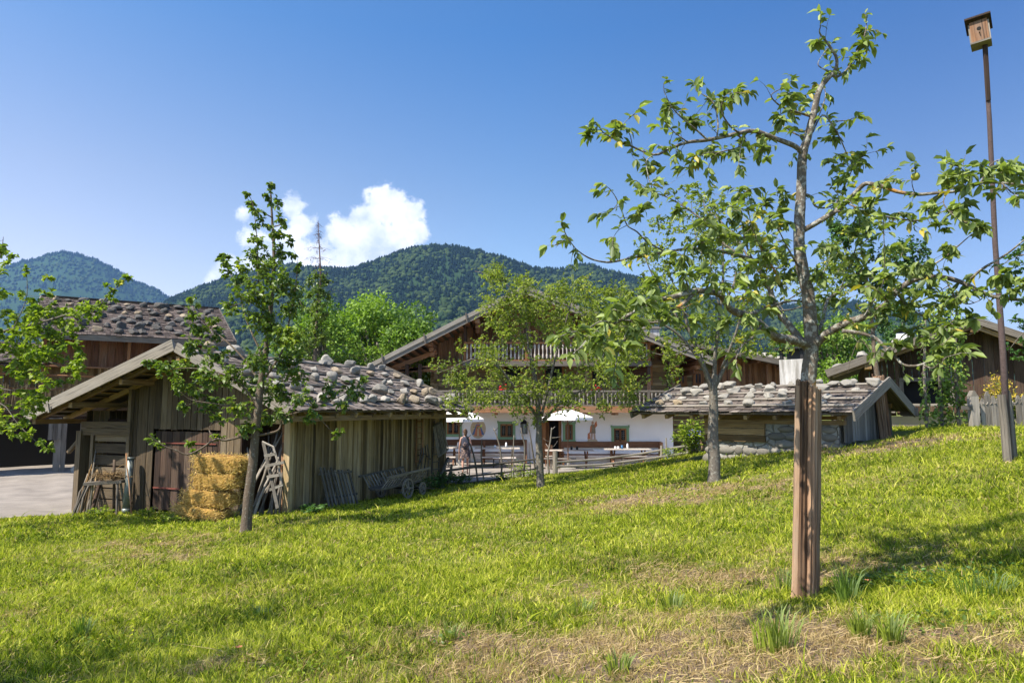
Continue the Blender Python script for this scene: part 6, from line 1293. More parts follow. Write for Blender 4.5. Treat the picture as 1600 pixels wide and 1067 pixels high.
# picket panel leaning on the long wall
def panel():
    p = SF.w(.42, .95, 0); p.z = H(p.x, p.y); t = thing('leaning_palisade', 'grey picket panel leaning on the long plank wall of the shed', 'panel', p, SF.rz+R(90)); r = random.Random(3)
    for i in range(9): k = MB(); x = i*.135; k.beam((x, .0, -.02), (x+r.uniform(-.01, .01), .30, .93+r.uniform(-.05, .05)-.02*i), .055, .03, (0, 1, 0)); k.build('picket', MT['greydark'], t)
    k = MB(); k.beam((-.08, .10, .22), (1.2, .10, .20), .03, .05); k.beam((-.08, .28, .78), (1.2, .28, .74), .03, .05); k.build('crossbar', MT['greydark'], t)
panel()
def handcart():
    y0 = 2.25; p = SF.w(.75, y0, 0); p.z = H(p.x, p.y); t = thing('handcart', 'small grey ladder sided handcart parked against the plank shed', 'cart', p, SF.rz+R(90)); r = random.Random(8); L = 1.95
    fl = MB(); fl.beam((.05, 0, .30), (L, 0, .33), .34, .04); fl.build('floor', MT['greydark'], t)
    for s in (-1, 1):
        m = MB(); m.beam((-.05, s*.42, .62), (L+.1, s*.42, .70), .05, .05); m.beam((.05, s*.18, .33), (L, s*.18, .36), .05, .05)
        for i in range(15): x = .08+i*(L-.1)/14; m.beam((x, s*.18, .34), (x+.04, s*.42, .64+.04*i/7), .03, .018, (0, 1, 0))
        m.build('side_ladder', MT['grey'], t)
    def wheel(x, y, R_, nm='wheel'):
        k = MB(); k.lathe([(R_, -.02), (R_, .02), (R_-.045, .02), (R_-.045, -.02), (R_, -.02)], 24, (x, y, R_), axis='y'); k.lathe([(.0, -.05), (.045, -.05), (.045, .05), (0, .05)], 10, (x, y, R_), axis='y'); w = k.build(nm, MT['grey'], t)
        sp = MB()
        for i in range(8): a = 2*math.pi*i/8; sp.beam((x+.03*math.cos(a), y, R_+.03*math.sin(a)), (x+(R_-.03)*math.cos(a), y, R_+(R_-.03)*math.sin(a)), .022, .022, (0, 1, 0))
        sp.build('spokes', MT['grey'], w)
    for s in (-1, 1): wheel(.95, s*.40, .26); wheel(L-.15, s*.34, .17)
    a = MB(); a.tube([(.95, -.42, .26), (.95, .42, .26)], .02, 6); a.tube([(L-.15, -.36, .17), (L-.15, .36, .17)], .02, 6); a.build('axle', MT['iron'], t); k = MB(); k.tube([(L, 0, .2), (L+.5, -.05, .1), (L+.95, -.1, .04)], .02, 6); k.build('drawbar', MT['greydark'], t)
handcart()
def ladder(label, s0, z0, z1, w, lean, n, seed, mat='greydark', name='ladder', sh=0.0):
    p = SF.w(.10, s0, z0); t = thing(name, label, 'ladder', p, SF.rz+R(90)); m = MB(); h = z1-z0
    for x in (0, w): m.tube([(x, 0, 0), (x+sh, lean, h)], .022, 6)
    m.build('rail', MT[mat], t); k = MB()
    for i in range(n): f = (i+.5)/n; k.tube([(-.03+sh*f, lean*f, h*f), (w+.03+sh*f, lean*f, h*f)], .015, 5)
    k.build('rung', MT[mat], t)
ladder('short ladder hung upright on the far end of the plank shed wall', 5.35, .95, 2.45, .38, .0, 9, 1, 'brown'); ladder('narrower ladder beside the hanging one at the shed end', 6.3, .6, 2.2, .42, .0, 7, 2, 'greydark', sh=.12)
def harrow():
    p = SF.w(.22, 6.15, 1.2); t = thing('slatted_gate', 'small slatted wooden frame hung askew between the shed ladders', 'frame', p, SF.rz+R(90)); r = random.Random(2)
    m = MB(); m.beam((-.05, -.03, .85), (.45, -.03, .98), .05, .05, (0, 1, 0)); m.beam((.25, -.03, -.1), (.9, -.03, .1), .05, .05, (0, 1, 0))
    for i in range(8): f = i/7; m.beam((-.05+.5*f, -.03, .85+.13*f), (.25+.65*f, -.05, -.1+.2*f), .035, .02, (0, 1, 0))
    m.build('frame', MT['grey'], t); q = SF.w(.35, 6.2, .3); o = pole_thing('pale board leaning below the slatted frame at the shed end', q, q+(SF.w(0, .7, .75)-SF.w(0, 0, 0)), .05, .05, 'grey', None, 'leaning_board', 'board', 5, .0, 9)
    mb = MB(); r = random.Random(7)
    for i in range(4): mb.tube([(.0+.2*i, -.03, r.uniform(-.2, .2)), (.12+.18*i, -.05, .4), (.25+.1*i, -.03, .75+r.uniform(-.1, .1))], .018, 5)
    mb.tube([(-.05, -.05, .1), (.3, -.08, .5), (.75, -.05, .3)], .02, 5); o = mb.build('crooked_tool', MT['greydark'], None, True, 'crooked dark branch tool hung on the shed wall', 'tool'); o.location = SF.w(.12, 5.35, .75); o.rotation_euler = (0, 0, SF.rz+R(90))
harrow()

# ------------------------------------------------------------------ rail fence between shed and bakehouse
def rail_fence():
    a = P(699, 760, 21.9); a.z = H(a.x, a.y); t = thing('rail_fence', 'low rustic rail fence of grey poles running from the shed into the yard edge', 'fence', a); m = MB()
    for (pts, r_) in (([(692,736,21.7),(760,727,22.3),(838,717,23.2)], .04), ([(700,747,21.8),(770,740,22.4),(852,731,23.4)], .035), ([(700,758,21.8),(745,753,22.2),(800,745,22.9)], .035)): m.tube([P(*q)-a for q in pts], [r_, r_*.9, r_*.75], 7, .2)
    m.build('rail', MT['greydark'], t)
    for (px, y0, y1, Y) in ((703, 762, 725, 21.8), (700, 760, 738, 21.9)): k = MB(); p0 = P(px-3, y0, Y)-a; k.tube([p0, P(px+3, y1, Y)-a], [.05, .04], 7); k.build('post', MT['greydark'], t)
    b = wloc(868, 23.4); t = thing('rail_fence', 'sunlit grey rail fence with a round post by the plum tree', 'fence', b); m = MB()
    for (pts, r_) in (([(869,722,23.3),(930,718,24.2),(1000,709,24.8),(1085,694,25.2)], .04), ([(870,729,23.3),(940,726,24.2),(1010,717,24.8),(1090,705,25)], .04), ([(873,738,23.3),(940,733,24.0),(1015,724,24.8)], .035)): m.tube([P(*q)-b for q in pts], r_, 7, .7)
    m.build('rail', MT['grey'], t)
    for (px, y0, y1, Y, r_) in ((867.5, 742, 704, 23.35, .09), (1034, 716, 696, 24.9, .06), (1041, 716, 684, 24.95, .03), (1074, 712, 690, 25.1, .06)): k = MB(); k.tube([P(px, y0, Y)-b, P(px, y1, Y)-b], [r_, r_*.9], 8, .7); k.build('post', MT['grey'], t)
rail_fence()
_sl = ['short dark stick nearest the shed fence corner', 'tall bent stick in the rail fence behind the walking woman', 'straight thin stick beside the bent one in the rail fence', 'tall forked stick with a hooked top in the rail fence', 'pale thin stick stuck in the fence before the wall window', 'bent stick standing below the wall lantern', 'leaning dark stick right of the lantern', 'crooked pale branch standing before the farmhouse door', 'thin upright twig between fence and wall bench', 'slender pale stake in the gap of the fence', 'short stub of stick near the plum trunk']
for i, (pts, r_) in enumerate([([(733,757,22),(734,725,22.1),(735,702,22.2)], .02), ([(747,757,22.1),(740,710,22.2),(728,680,22.3)], .035), ([(757,755,22.1),(752,718,22.2),(753,686,22.3)], .028), ([(781,747,22.6),(784,728,22.6),(780,695,22.7),(771.5,669,22.8)], .038), ([(803,742,22.9),(802,712,23),(803,680,23)], .028), ([(818,738,23),(820,700,23.1),(816,680,23.1),(814,668,23.2)], .034), ([(838,722,23.3),(830,690,23.2),(824,660,23.2)], .034), ([(858,738,23.5),(856,712,23.5),(860,690,23.5),(862,668,23.5)], .04), ([(799,742,23),(799,718,23),(800,698,23)], .018), ([(829,736,23.2),(828,712,23.2),(827,690,23.2)], .018), ([(847,735,23.4),(846,720,23.4),(847,700,23.4)], .016)]):
    w = [P(*q) for q in pts]; w[0].z = H(w[0].x, w[0].y)-.05; m = MB(); c = catmull([q-w[0] for q in w], 4); m.tube(c, [r_*(1-.45*k/(len(c)-1)) for k in range(len(c))], 6, .5, 0, True, .15)
    if i in (3, 7, 1): e = c[-2]; m.tube([e, e+Vector((.12, 0, .12))], [r_*.4, r_*.25], 5); e = c[len(c)//2]; m.tube([e, e+Vector((-.1, .05, .16))], [r_*.35, r_*.2], 5)
    if i == 7:
        for (dx, dz, f) in ((.3, .25, .5), (-.25, .12, .7), (.35, .05, .8), (-.3, .3, .35)): e = c[int(f*(len(c)-1))]; m.tube([e, e+Vector((dx*.6, 0, dz*.3)), e+Vector((dx, 0, dz))], [.014, .011, .007], 4)
    m2 = m.build('fence_stick', MT['greydark' if i not in (4, 7) else 'grey'], None, True, _sl[i], 'stick', 'sticks standing in the rail fence'); m2.location = w[0]

# ------------------------------------------------------------------ courtyard furniture
ZY = -.9
def zy(x, y): return H(x, y)+.012
def table(label, px0, px1, Y, h=.80, d=.75, wall=False):
    x0 = dirpx(px0, 700)[0]*Y; x1 = dirpx(px1, 700)[0]*Y; c = Vector(((x0+x1)/2, Y, 0)); c.z = zy(c.x, Y); L = x1-x0; t = thing('trestle_table', label, 'table', c, 0, 'trestle tables along the farmhouse wall'); m = MB()
    for i in range(4): m.beam((-L/2, -d/2+d/4*(i+.5), h-.02), (L/2, -d/2+d/4*(i+.5), h-.02), d/4-.01, .04)
    m.build('tabletop', MT['table'], t)
    for s in (-1, 1):
        x = s*(L/2-.35); 
        k = MB(); k.beam((x, -d/2+.08, -.01), (x, d/2-.12, h-.05), .09, .06, (1, 0, 0)); k.beam((x+.061, d/2-.08, -.01), (x+.061, -d/2+.12, h-.05), .09, .06, (1, 0, 0)); k.build('trestle', MT['benchred'], t)
    k = MB(); k.beam((-L/2+.35, 0, .32), (L/2-.3, 0, .32), .05, .07); k.build('stretcher', MT['benchred'], t); return c
def bench(label, px0, px1, Y, h=.46):
    x0 = dirpx(px0, 700)[0]*Y; x1 = dirpx(px1, 700)[0]*Y; c = Vector(((x0+x1)/2, Y, 0)); c.z = zy(c.x, Y); L = x1-x0; t = thing('bench', label, 'bench', c, 0, 'plank benches along the tables'); m = MB(); m.beam((-L/2, 0, h-.02), (L/2, 0, h-.02), .30, .045); m.build('seat', MT['table'], t)
    for s in (-1, 1): k = MB(); k.beam((s*(L/2-.3), 0, -.01), (s*(L/2-.3), 0, h-.04), .26, .05, (1, 0, 0)); k.build('leg', MT['greydark'], t)
T0 = table('trestle table left of the walking woman half hidden by the shed', 662, 721, 31.0); T1 = table('trestle table between walking woman and wall lantern', 742, 812, 31.2); T2 = table('trestle table under the open parasol by the farmhouse door', 852, 927, 30.6); T3 = table('trestle table at the right end of the wall set with glasses', 945, 1016, 31.4, .74)
bench('bench beside the woman before the left table', 672, 712, 30.2); bench('grey bench before the table left of the lantern', 742, 782, 30.4); bench('short bench below the wall lantern', 770, 806, 30.3); bench('long bench before the table under the open parasol', 850, 900, 29.9); bench('long bench before the table at the right end of the wall', 962, 1010, 30.5)
def wall_bench(label, px0, px1):
    Y = 32.75; x0 = dirpx(px0, 700)[0]*Y; x1 = dirpx(px1, 700)[0]*Y; c = Vector(((x0+x1)/2, Y, 0)); c.z = zy(c.x, Y); L = x1-x0; t = thing('wall_bench', label, 'bench', c); m = MB(); m.beam((-L/2, -.10, .46), (L/2, -.10, .46), .36, .05); m.build('seat', MT['benchred'], t)
    m = MB(); m.beam((-L/2, .17, .92), (L/2, .17, .92), .04, .28); m.build('backrest', MT['benchred'], t); n = max(2, int(L/1.6))
    for i in range(n+1): x = -L/2+.08+(L-.16)*i/n; k = MB(); k.box(x-.05, x+.05, .12, .16, -.01, 1.0); k.box(x-.04, x+.04, -.22, .1, -.01, .44); k.build('leg', MT['benchred'], t)
    k = MB(); k.box(L/2-.12, L/2, -.28, .14, -.01, 1.04, axis='z'); k.build('end_board', MT['benchred'], t)
wall_bench('long brown wall bench left of the farmhouse door', 690, 823); wall_bench('long brown wall bench right of the farmhouse door', 877, 1034)
def glassware():
    for i, (c, dx, kind, lab) in enumerate(((T3, -.55, 'glass', 'white mug on the table at the right end of the wall'), (T3, -.25, 'blue', 'blue jar on the table at the right end of the wall'), (T3, .0, 'tall', 'tall white jug on the table at the right end of the wall'), (T3, -.42, 'glass', 'small white cup beside the blue jar'), (T1, .4, 'tall', 'white bottle on the table left of the lantern'), (T1, -.1, 'glass', 'white cup on the table left of the lantern'), (T2, .1, 'iron', 'dark pot on the table under the open parasol'), (T2, .35, 'iron', 'dark mug next to the pot under the parasol'), (T0, .7, 'tall', 'white bottle on the table left of the woman'))):
        m = MB(); h = {'glass': .11, 'blue': .16, 'tall': .24, 'iron': .15}[kind]; r = .05 if kind != 'tall' else .045; m.lathe([(0, 0), (r, 0), (r*1.05, h*.5), (r*.8 if kind == 'tall' else r, h*.8), (r*(.4 if kind == 'tall' else .9), h), (0, h)], 10)
        o = m.build({'glass': 'cup', 'blue': 'jar', 'tall': 'bottle', 'iron': 'pot'}[kind], MT[{'glass': 'white', 'blue': 'blue', 'tall': 'white', 'iron': 'iron'}[kind]], None, True, lab, {'glass': 'cup', 'blue': 'jar', 'tall': 'bottle', 'iron': 'pot'}[kind]); o.location = c+Vector((dx, .0, .742 if c is T3 else .802))
glassware()
def chair():
    c = Vector((dirpx(861, 700)[0]*31.5, 31.5, 0)); c.z = zy(c.x, c.y); t = thing('chair', 'small wooden chair by the farmhouse door', 'chair', c, .4); m = MB(); m.box(-.2, .2, -.2, .2, .43, .47, .5, axis='x'); m.build('seat', MT['table'], t)
    for x in (-.18, .18):
        for y in (-.18, .18): k = MB(); k.beam((x, y, -.01), (x*.95, y*.95, .43), .04, .04, (0, 1, 0)); k.build('leg', MT['benchred'], t)
    k = MB(); k.beam((0, .18, .47), (0, .25, .95), .36, .03, (0, 1, 0)); k.build('backrest', MT['benchred'], t)
chair()
def parasol(label, px, py, Y, rad, drop, seed):
    top = P(px, py, Y); b = Vector((top.x, Y, 0)); b.z = zy(b.x, Y); h = top.z-b.z; t = thing('parasol', label, 'parasol', b, .0, 'cream parasols in the courtyard'); m = MB(); m.tube([(0, 0, .05), (0, 0, h-.03)], .024, 8, .6); m.build('pole', MT['hewnl'], t)
    m = MB(); n = 8; K = 5; ring = []
    for k in range(K+1):
        f = k/K
        for i in range(n*2):
            a = math.pi*i/n+.2; sc = 1.0 if i % 2 == 0 else (.925+.0*f); rr = max(.001, rad*f*sc); z = h-drop*f**1.1-(0 if i % 2 == 0 else .012*math.sin(f*math.pi)); m.v.append(Vector((rr*math.cos(a), rr*math.sin(a), z)))
    N = n*2
    for k in range(K):
        for i in range(N): j = (i+1) % N; m.face((k*N+i, (k+1)*N+i, (k+1)*N+j, k*N+j), [(0, 0)]*4, .5)
    base_i = len(m.v)
    for i in range(N): v = m.v[K*N+i]; m.v.append(v+Vector((0, 0, -.11)))
    for i in range(N): j = (i+1) % N; m.face((K*N+i, base_i+i, base_i+j, K*N+j), [(0, 0)]*4, .5)
    m.build('canopy', MT['cream'], t); m = MB()
    for i in range(n): a = 2*math.pi*i/n+.2; m.tube([(0, 0, h-.06), (rad*.98*math.cos(a), rad*.98*math.sin(a), h-drop-.02)], .009, 4); m.tube([(0, 0, h-drop-.35), (rad*.5*math.cos(a), rad*.5*math.sin(a), h-drop*.5-.03)], .008, 4)
    m.build('ribs', MT['hewnl'], t); m = MB(); m.lathe([(.0, -.02), (.34, -.02), (.34, .05), (.06, .07), (.045, .3), (0, .3)], 16); m.build('foot', MT['stone'], t); m = MB(); m.ball((0, 0, h+.01), .035, 1); m.build('finial', MT['hewnl'], t)
parasol('open cream parasol standing before the farmhouse door', 887, 638.5, 29.6, 1.14, .37, 1); parasol('open cream parasol half hidden behind the shed roof corner', 718, 634, 30.2, 1.10, .58, 2)
def lantern():
    c = P(819, 669, 32.8); t = thing('wall_lantern', 'black iron lantern hanging on the white wall between window and door', 'lantern', c); m = MB(); w = .15
    for a in range(6): q = math.pi/3*a; m.beam((w*math.cos(q), w*math.sin(q), -.24), (w*1.1*math.cos(q), w*1.1*math.sin(q), .22), .02, .02, (0, 1, 0))
    m.lathe([(.0, -.27), (w*1.05, -.26), (w*1.05, -.23), (0, -.23)], 6); m.lathe([(w*1.25, .21), (w*.75, .33), (.05, .40), (0, .40)], 12); m.build('frame', MT['iron'], t); m = MB(); m.lathe([(w*.92, -.23), (w*1.0, .21)], 6); m.build('pane', MT['zinc'], t)
    m = MB(); m.tube([(0, .19, .42), (0, .08, .50), (0, 0, .46), (0, 0, .40)], .014, 6); m.build('bracket', MT['iron'], t)
lantern()

# ------------------------------------------------------------------ people
def skin_body(name, V, E, Rr, mat, parent, root=0, sub=1):
    me = bpy.data.meshes.new(name); me.from_pydata([tuple(v) for v in V], E, []); o = bpy.data.objects.new(name, me); COL.objects.link(o); o.parent = parent
    md = o.modifiers.new('skin', 'SKIN'); ss = o.modifiers.new('sub', 'SUBSURF'); ss.levels = sub; ss.render_levels = sub; md.use_smooth_shade = True
    if not me.skin_vertices: me.skin_vertices.new()
    sk = me.skin_vertices[0].data
    for i, r_ in enumerate(Rr): sk[i].radius = (r_, r_) if isinstance(r_, (int, float)) else r_; sk[i].use_root = (i == root)
    me.materials.append(MT[mat]); return o
def person(label, loc, rz, H_=1.68, dress=True, stride=.10, hairlong=True):
    t = thing('person', label, 'person', loc, rz); s = H_/1.7; V = []; E = []; Rr = []
    def v(x, y, z, r_, par=None): V.append(Vector((x, y, z))*s); Rr.append(tuple(q*s for q in r_) if isinstance(r_, tuple) else r_*s); i = len(V)-1; (E.append((par, i)) if par is not None else None); return i
    pel = v(0, 0, .93, (.125, .095)); wa = v(0, 0, 1.08, (.11, .08), pel); ch = v(0, .01, 1.25, (.13, .09), wa); sh = v(0, .0, 1.39, (.11, .07), ch); ne = v(0, .0, 1.47, .048, sh); he0 = v(0, -.01, 1.54, .062, ne); he = v(0, -.01, 1.61, .078, he0); v(0, -.005, 1.67, .055, he)
    nose = v(0, -.095, 1.595, .014, he); 
    for sd_ in (-1, 1):
        hip = v(sd_*.09, 0, .87, .085, pel); kn = v(sd_*.095, -.02+sd_*stride*.5, .48, .052, hip); cf = v(sd_*.095, .01+sd_*stride*.9, .33, .048, kn); an = v(sd_*.09, .02+sd_*stride*1.3, .09, .032, cf); hl = v(sd_*.09, .03+sd_*stride*1.3, .035, .032, an); v(sd_*.10, -.12+sd_*stride*1.3, .022, .026, hl)
        so = v(sd_*.16, 0, 1.385, .05, sh); el = v(sd_*.22, .03, 1.11, .036, so); wr = v(sd_*.24, -.03, .88, .024, el); pa = v(sd_*.245, -.05, .82, (.018, .034), wr)
        for k, (dy, L) in enumerate(((-.028, .062), (-.010, .072), (.008, .068), (.026, .054))): a = v(sd_*.245, -.05+dy, .775, .009, pa); b = v(sd_*.238, -.052+dy, .775-L*.55, .0085, a); v(sd_*.225, -.055+dy, .775-L, .007, b)
        a = v(sd_*.235, -.085, .805, .010, pa); v(sd_*.228, -.10, .775, .008, a)
    skin_body('body', V, E, Rr, 'skin', t, 0, 1)
    def rings(rs_, mat, name):
        m = MB(); n = 20
        for (z, rx, ry, yo) in rs_:
            for k in range(n): a = 2*math.pi*k/n; m.v.append(Vector((rx*math.cos(a), ry*math.sin(a)+yo, z))*s)
        for i in range(len(rs_)-1):
            for k in range(n): k2 = (k+1) % n; m.face((i*n+k, i*n+k2, (i+1)*n+k2, (i+1)*n+k), [(0, 0)]*4, .5)
        return m.build(name, MT[mat], t, True)
    if dress: rings([(.60, .215, .165, .0), (.72, .20, .155, 0), (.88, .185, .14, 0), (.98, .165, .125, 0), (1.09, .14, .105, 0), (1.22, .158, .118, .0), (1.33, .165, .108, 0), (1.41, .135, .085, 0), (1.445, .08, .065, 0)], 'dress', 'dress')
    else:
        rings([(.84, .175, .14, 0), (1.0, .17, .135, 0), (1.15, .165, .13, 0), (1.3, .18, .125, 0), (1.40, .155, .095, 0), (1.46, .07, .065, 0)], 'shirt', 'shirt'); rings([(.50, .20, .125, 0), (.7, .195, .125, 0), (.88, .18, .135, 0), (.95, .165, .125, 0)], 'cloth_dark', 'trousers')
        m = MB()
        for sd_ in (-1, 1): m.tube([Vector((sd_*.14, 0, 1.40))*s, Vector((sd_*.20, .015, 1.25))*s, Vector((sd_*.225, .03, 1.12))*s], [.072*s, .066*s, .06*s], 10)
        m.build('sleeve', MT['shirt'], t, True)
    h = MB(); h.ball(Vector((0, .012, 1.628))*s, .1*s, 2, .5, 0, (.90, 1.0, 1.02), .02)
    if hairlong: h.ball(Vector((0, .075, 1.70))*s, .05*s, 2, .5, 0, (1, 1, 1), .03); h.ball(Vector((0, .055, 1.55))*s, .07*s, 2, .5, 0, (1, .6, 1.1), .02)
    h.build('hair', MT['hair'], t, True); sh_ = MB()
    for sd_ in (-1, 1): sh_.beam(Vector((sd_*.095, .06+sd_*stride*1.3, .01))*s, Vector((sd_*.10, -.15+sd_*stride*1.3, .01))*s, .085*s, .02*s)
    sh_.build('sandals', MT['hair'], t); return t
wp = Vector((dirpx(727, 700)[0]*27.2, 27.2, 0)); wp.z = zy(wp.x, 27.2)
person('woman seen from behind in a short patterned dress walking toward the tables', wp, R(184), 1.70, True, .07)
def backpack():
    t = thing('backpack', 'dark patterned backpack on the back of the walking woman', 'backpack', wp, R(184)); m = MB(); V, F = ICO[3]
    for q in V: k = Vector([math.copysign(abs(c)**.6, c) for c in q]); m.v.append(Vector((k.x*.15, .205+k.y*.085, 1.22+k.z*.22)))
    for f in F: m.face(f, [(0, 0)]*3, .5)
    m.build('bag', MT['cloth_dark'], t, True); m = MB(); m.ball((0, .30, 1.14), .1, 2, .5, 0, (1, .4, .9)); m.build('pocket', MT['dress'], t, True); m = MB()
    for s in (-1, 1): m.tube([(s*.09, .13, 1.40), (s*.10, .0, 1.45), (s*.11, -.12, 1.36), (s*.12, -.12, 1.2), (s*.12, .0, 1.08), (s*.1, .12, 1.05)], .016, 6)
    m.build('strap', MT['cloth_dark'], t, True)
backpack()
mp = Vector((dirpx(1086, 700)[0]*25.6, 25.6, 0)); mp.z = H(mp.x, 25.6); mp.z = P(1086, 660, 25.6).z-1.72
person('grey haired man in a blue patterned shirt beside the bush by the bakehouse', mp, R(150), 1.72, False, .03, False)

# ------------------------------------------------------------------ plants
def bush(name, label, cat, c, rx, ry, rz, n, leaf, mat='leafB', seed=1, stems=10, stemmat='barkC', group=None, wid=.33, up=.3, fl=None, base_up=0.0):
    rs = np.random.RandomState(seed); r = random.Random(seed); t = thing(name, label, cat, c, 0, group); lv = Leaves(seed); fv = Leaves(seed+1); m = MB()
    for i in range(stems):
        a = r.uniform(0, 6.28); k = r.uniform(.3, 1); e = Vector((math.cos(a)*rx*k, math.sin(a)*ry*k, base_up+rz*r.uniform(.6, 1.0)*(1.15-.5*k))); mid = e*.5+Vector((r.gauss(0, .05), r.gauss(0, .05), rz*.12)); c_ = catmull([Vector((e.x*.12, e.y*.12, -.05)), mid, e], 5); m.tube(c_, [.012*(1-.7*q/(len(c_)-1))*max(.5, rz) for q in range(len(c_))], 4, cap=False)
        for _ in range(n//stems):
            f = r.random()**.7*(len(c_)-1); j = min(int(f), len(c_)-2); p = c_[j].lerp(c_[j+1], f-j)+Vector((r.gauss(0, .1*rx), r.gauss(0, .1*ry), r.gauss(0, .08*rz)))
            if p.z < .02: continue
            if fl and f > .6*(len(c_)-1): fv.add(p, (r.gauss(0, 1), r.gauss(0, 1), 1), leaf*.6, -.4)
            else: lv.add(p, (r.gauss(0, 1), r.gauss(0, 1), up), leaf, .1)
    m.build('stems', MT[stemmat], t, True); lv.build('foliage', MT[mat], t, (0, 0, 0), wid)
    if fl: fv.build('blossom', MT[fl], t, (0, 0, 0), .4)
    return t
c = wloc(1082, 23.5); c.z -= .05
bush('rose_bush', 'pale green bush half hiding the man in the blue shirt', 'bush', c, .75, .5, 1.35, 1500, .10, 'leafL', 5, 22)
c = wloc(1560, 18.3); bush('flowering_plant', 'yellow flowering plant standing behind the picket fence', 'plant', c, .55, .4, 1.55, 900, .11, 'leafL', 6, 16, fl='yellowflower')
c = wloc(1585, 18.6); bush('flowering_plant', 'second yellow flowering plant right of the birdhouse pole foot', 'plant', c, .3, .3, 1.1, 300, .1, 'leafL', 7, 8, fl='yellowflower')
for i, (s_, x_, h_, lab) in enumerate(((5.0, .55, .45, 'nettles at the shed wall beyond the handcart'), (6.2, .5, .55, 'tall nettles below the shed ladders'), (7.1, .6, .4, 'nettles at the far shed corner'), (.15, .45, .2, 'small weeds at the near shed corner post'))):
    c = SF.w(x_, s_, 0); c.z = H(c.x, c.y); bush('nettle_clump', lab, 'plant', c, .45, .45, h_, 420, .08, 'leafD', 20+i, 22, group='weeds along the shed wall')
for i, (px, Y, lab) in enumerate(((165, 16.6, 'low weeds under the rough stool'), (240, 15.9, 'weeds by the shed door threshold'), (268, 14.7, 'pale weed at the left foot of the straw bales'))):
    c = wloc(px, Y); bush('weed', lab, 'plant', c, .3, .3, .22, 200, .06, 'leafL', 30+i, 14, group='weeds along the shed front')
for i, (px, Y, h_, rx, lab) in enumerate(((812, 23.6, .6, .5, 'dry twiggy weeds in the fence gap below the lantern'), (790, 22.6, .3, .6, 'yellow green weeds at the fence foot left of the plum tree'), (830, 22.4, .28, .5, 'yellow green weeds at the fence foot behind the plum trunk'), (1050, 23.6, .4, .5, 'weeds below the end post of the rail fence'), (1150, 17.6, .25, .5, 'low weeds along the bakehouse base'), (1200, 17.2, .22, .5, 'low weeds at the middle of the bakehouse base'))):
    c = wloc(px, Y); bush('weed', lab, 'plant', c, rx, .3, h_, 330, .06, 'leafL', 50+i, 22, group='weeds along fence and bakehouse')
# hop poles wound with leaves
for i, (px, y1, y0, lab, thick, nn) in enumerate(((1447, 500, 672, 'thin hop pole at the left, bare in its middle', .08, 330), (1471, 480, 672, 'hop pole in the middle with a dense leafy foot', .13, 620), (1497, 455, 670, 'thickest leafy hop pole beside the large fence post', .20, 1200))):
    Y = 19.0; b = wloc(px, Y); top = P(px-1, y1, Y); t = thing('hop_pole', lab, 'hop pole', b, 0, 'hop poles before the tarred barn'); m = MB(); h = top.z-b.z; m.tube([(0, 0, -.1), (.01, 0, h*.5), (top.x-b.x, 0, h)], [.045, .04, .03], 8); m.build('pole', MT['greydark'], t); lv = Leaves(60+i); r = random.Random(i+1); vn = MB()
    vn.tube([(.07*math.cos(q*1.3), .07*math.sin(q*1.3), h*q/24) for q in range(25)], .01, 4); vn.build('vine', MT['barkA'], t)
    for _ in range(nn):
        f = r.random(); 
        if i == 0 and .45 < f < .75 and r.random() < .7: continue
        a = r.uniform(0, 6.28); w = thick*(.5+.7*r.random())*(1+.5*(f < .15))*(1+.25*math.sin(f*17+i)); lv.add(Vector((math.cos(a)*w, math.sin(a)*w, f*h)), (math.cos(a), math.sin(a), 0), .10, .5)
    lv.build('leaves', MT['leafhop'], t, (0, 0, 0), .42)
# picket fence
def pickets():
    Y = 17.6; b = wloc(1521, Y); t = thing('picket_fence', 'weathered picket fence with one large pointed post beside the hop poles', 'fence', b); r = random.Random(2); rz = .14
    def pk(px, w, h, nm, th=.03, Yo=0.0):
        x = dirpx(px, 640)[0]*(Y+Yo); z = H(x, Y+Yo); p = Vector((x, Y+Yo, z-.06))-b; m = MB(); m.beam(p, p+Vector((r.uniform(-.01, .01), 0, h)), w, th, (0, 1, 0), r.random()); m.beam(p+Vector((0, 0, h)), p+Vector((0, 0, h+w*.75)), w, th, (0, 1, 0), .5, 0, .03, th); m.build(nm, MT['grey'], t)
    pk(1521, .20, .88, 'post', .16)
    for px, w, h in ((1536,.11,.76),(1544,.15,.86),(1553,.12,.78),(1560,.12,.74),(1568,.10,.78),(1592,.13,.80),(1601,.13,.84),(1611,.12,.8),(1621,.13,.84),(1631,.12,.8)): pk(px, w, h+r.uniform(-.03, .03), 'picket', .025, .12)
    m = MB(); x0 = dirpx(1523, 640)[0]*Y; x1 = dirpx(1640, 640)[0]*Y; z0 = P(1523, 634, Y).z; z1 = P(1600, 630, Y).z; m.beam(Vector((x0, Y+.15, z0))-b, Vector((x1, Y+.15, z1))-b, .05, .05); m.beam(Vector((x0, Y+.15, z0-.4))-b, Vector((x1, Y+.15, z1-.4))-b, .05, .05)
    pts = []
    for i in range(60): f = i/59; pts.append(Vector((x0+(x1-x0)*f, Y+.12+.045*math.sin(i*1.9), z0+(z1-z0)*f+.05+.03*math.cos(i*1.9)))-b)
    m.tube(pts, .013, 4, .9); m.beam(P(1503, 637, Y-.05)-b, P(1519, 637, Y-.05)-b, .06, .10); m.build('crossbar', MT['grey'], t)
pickets()
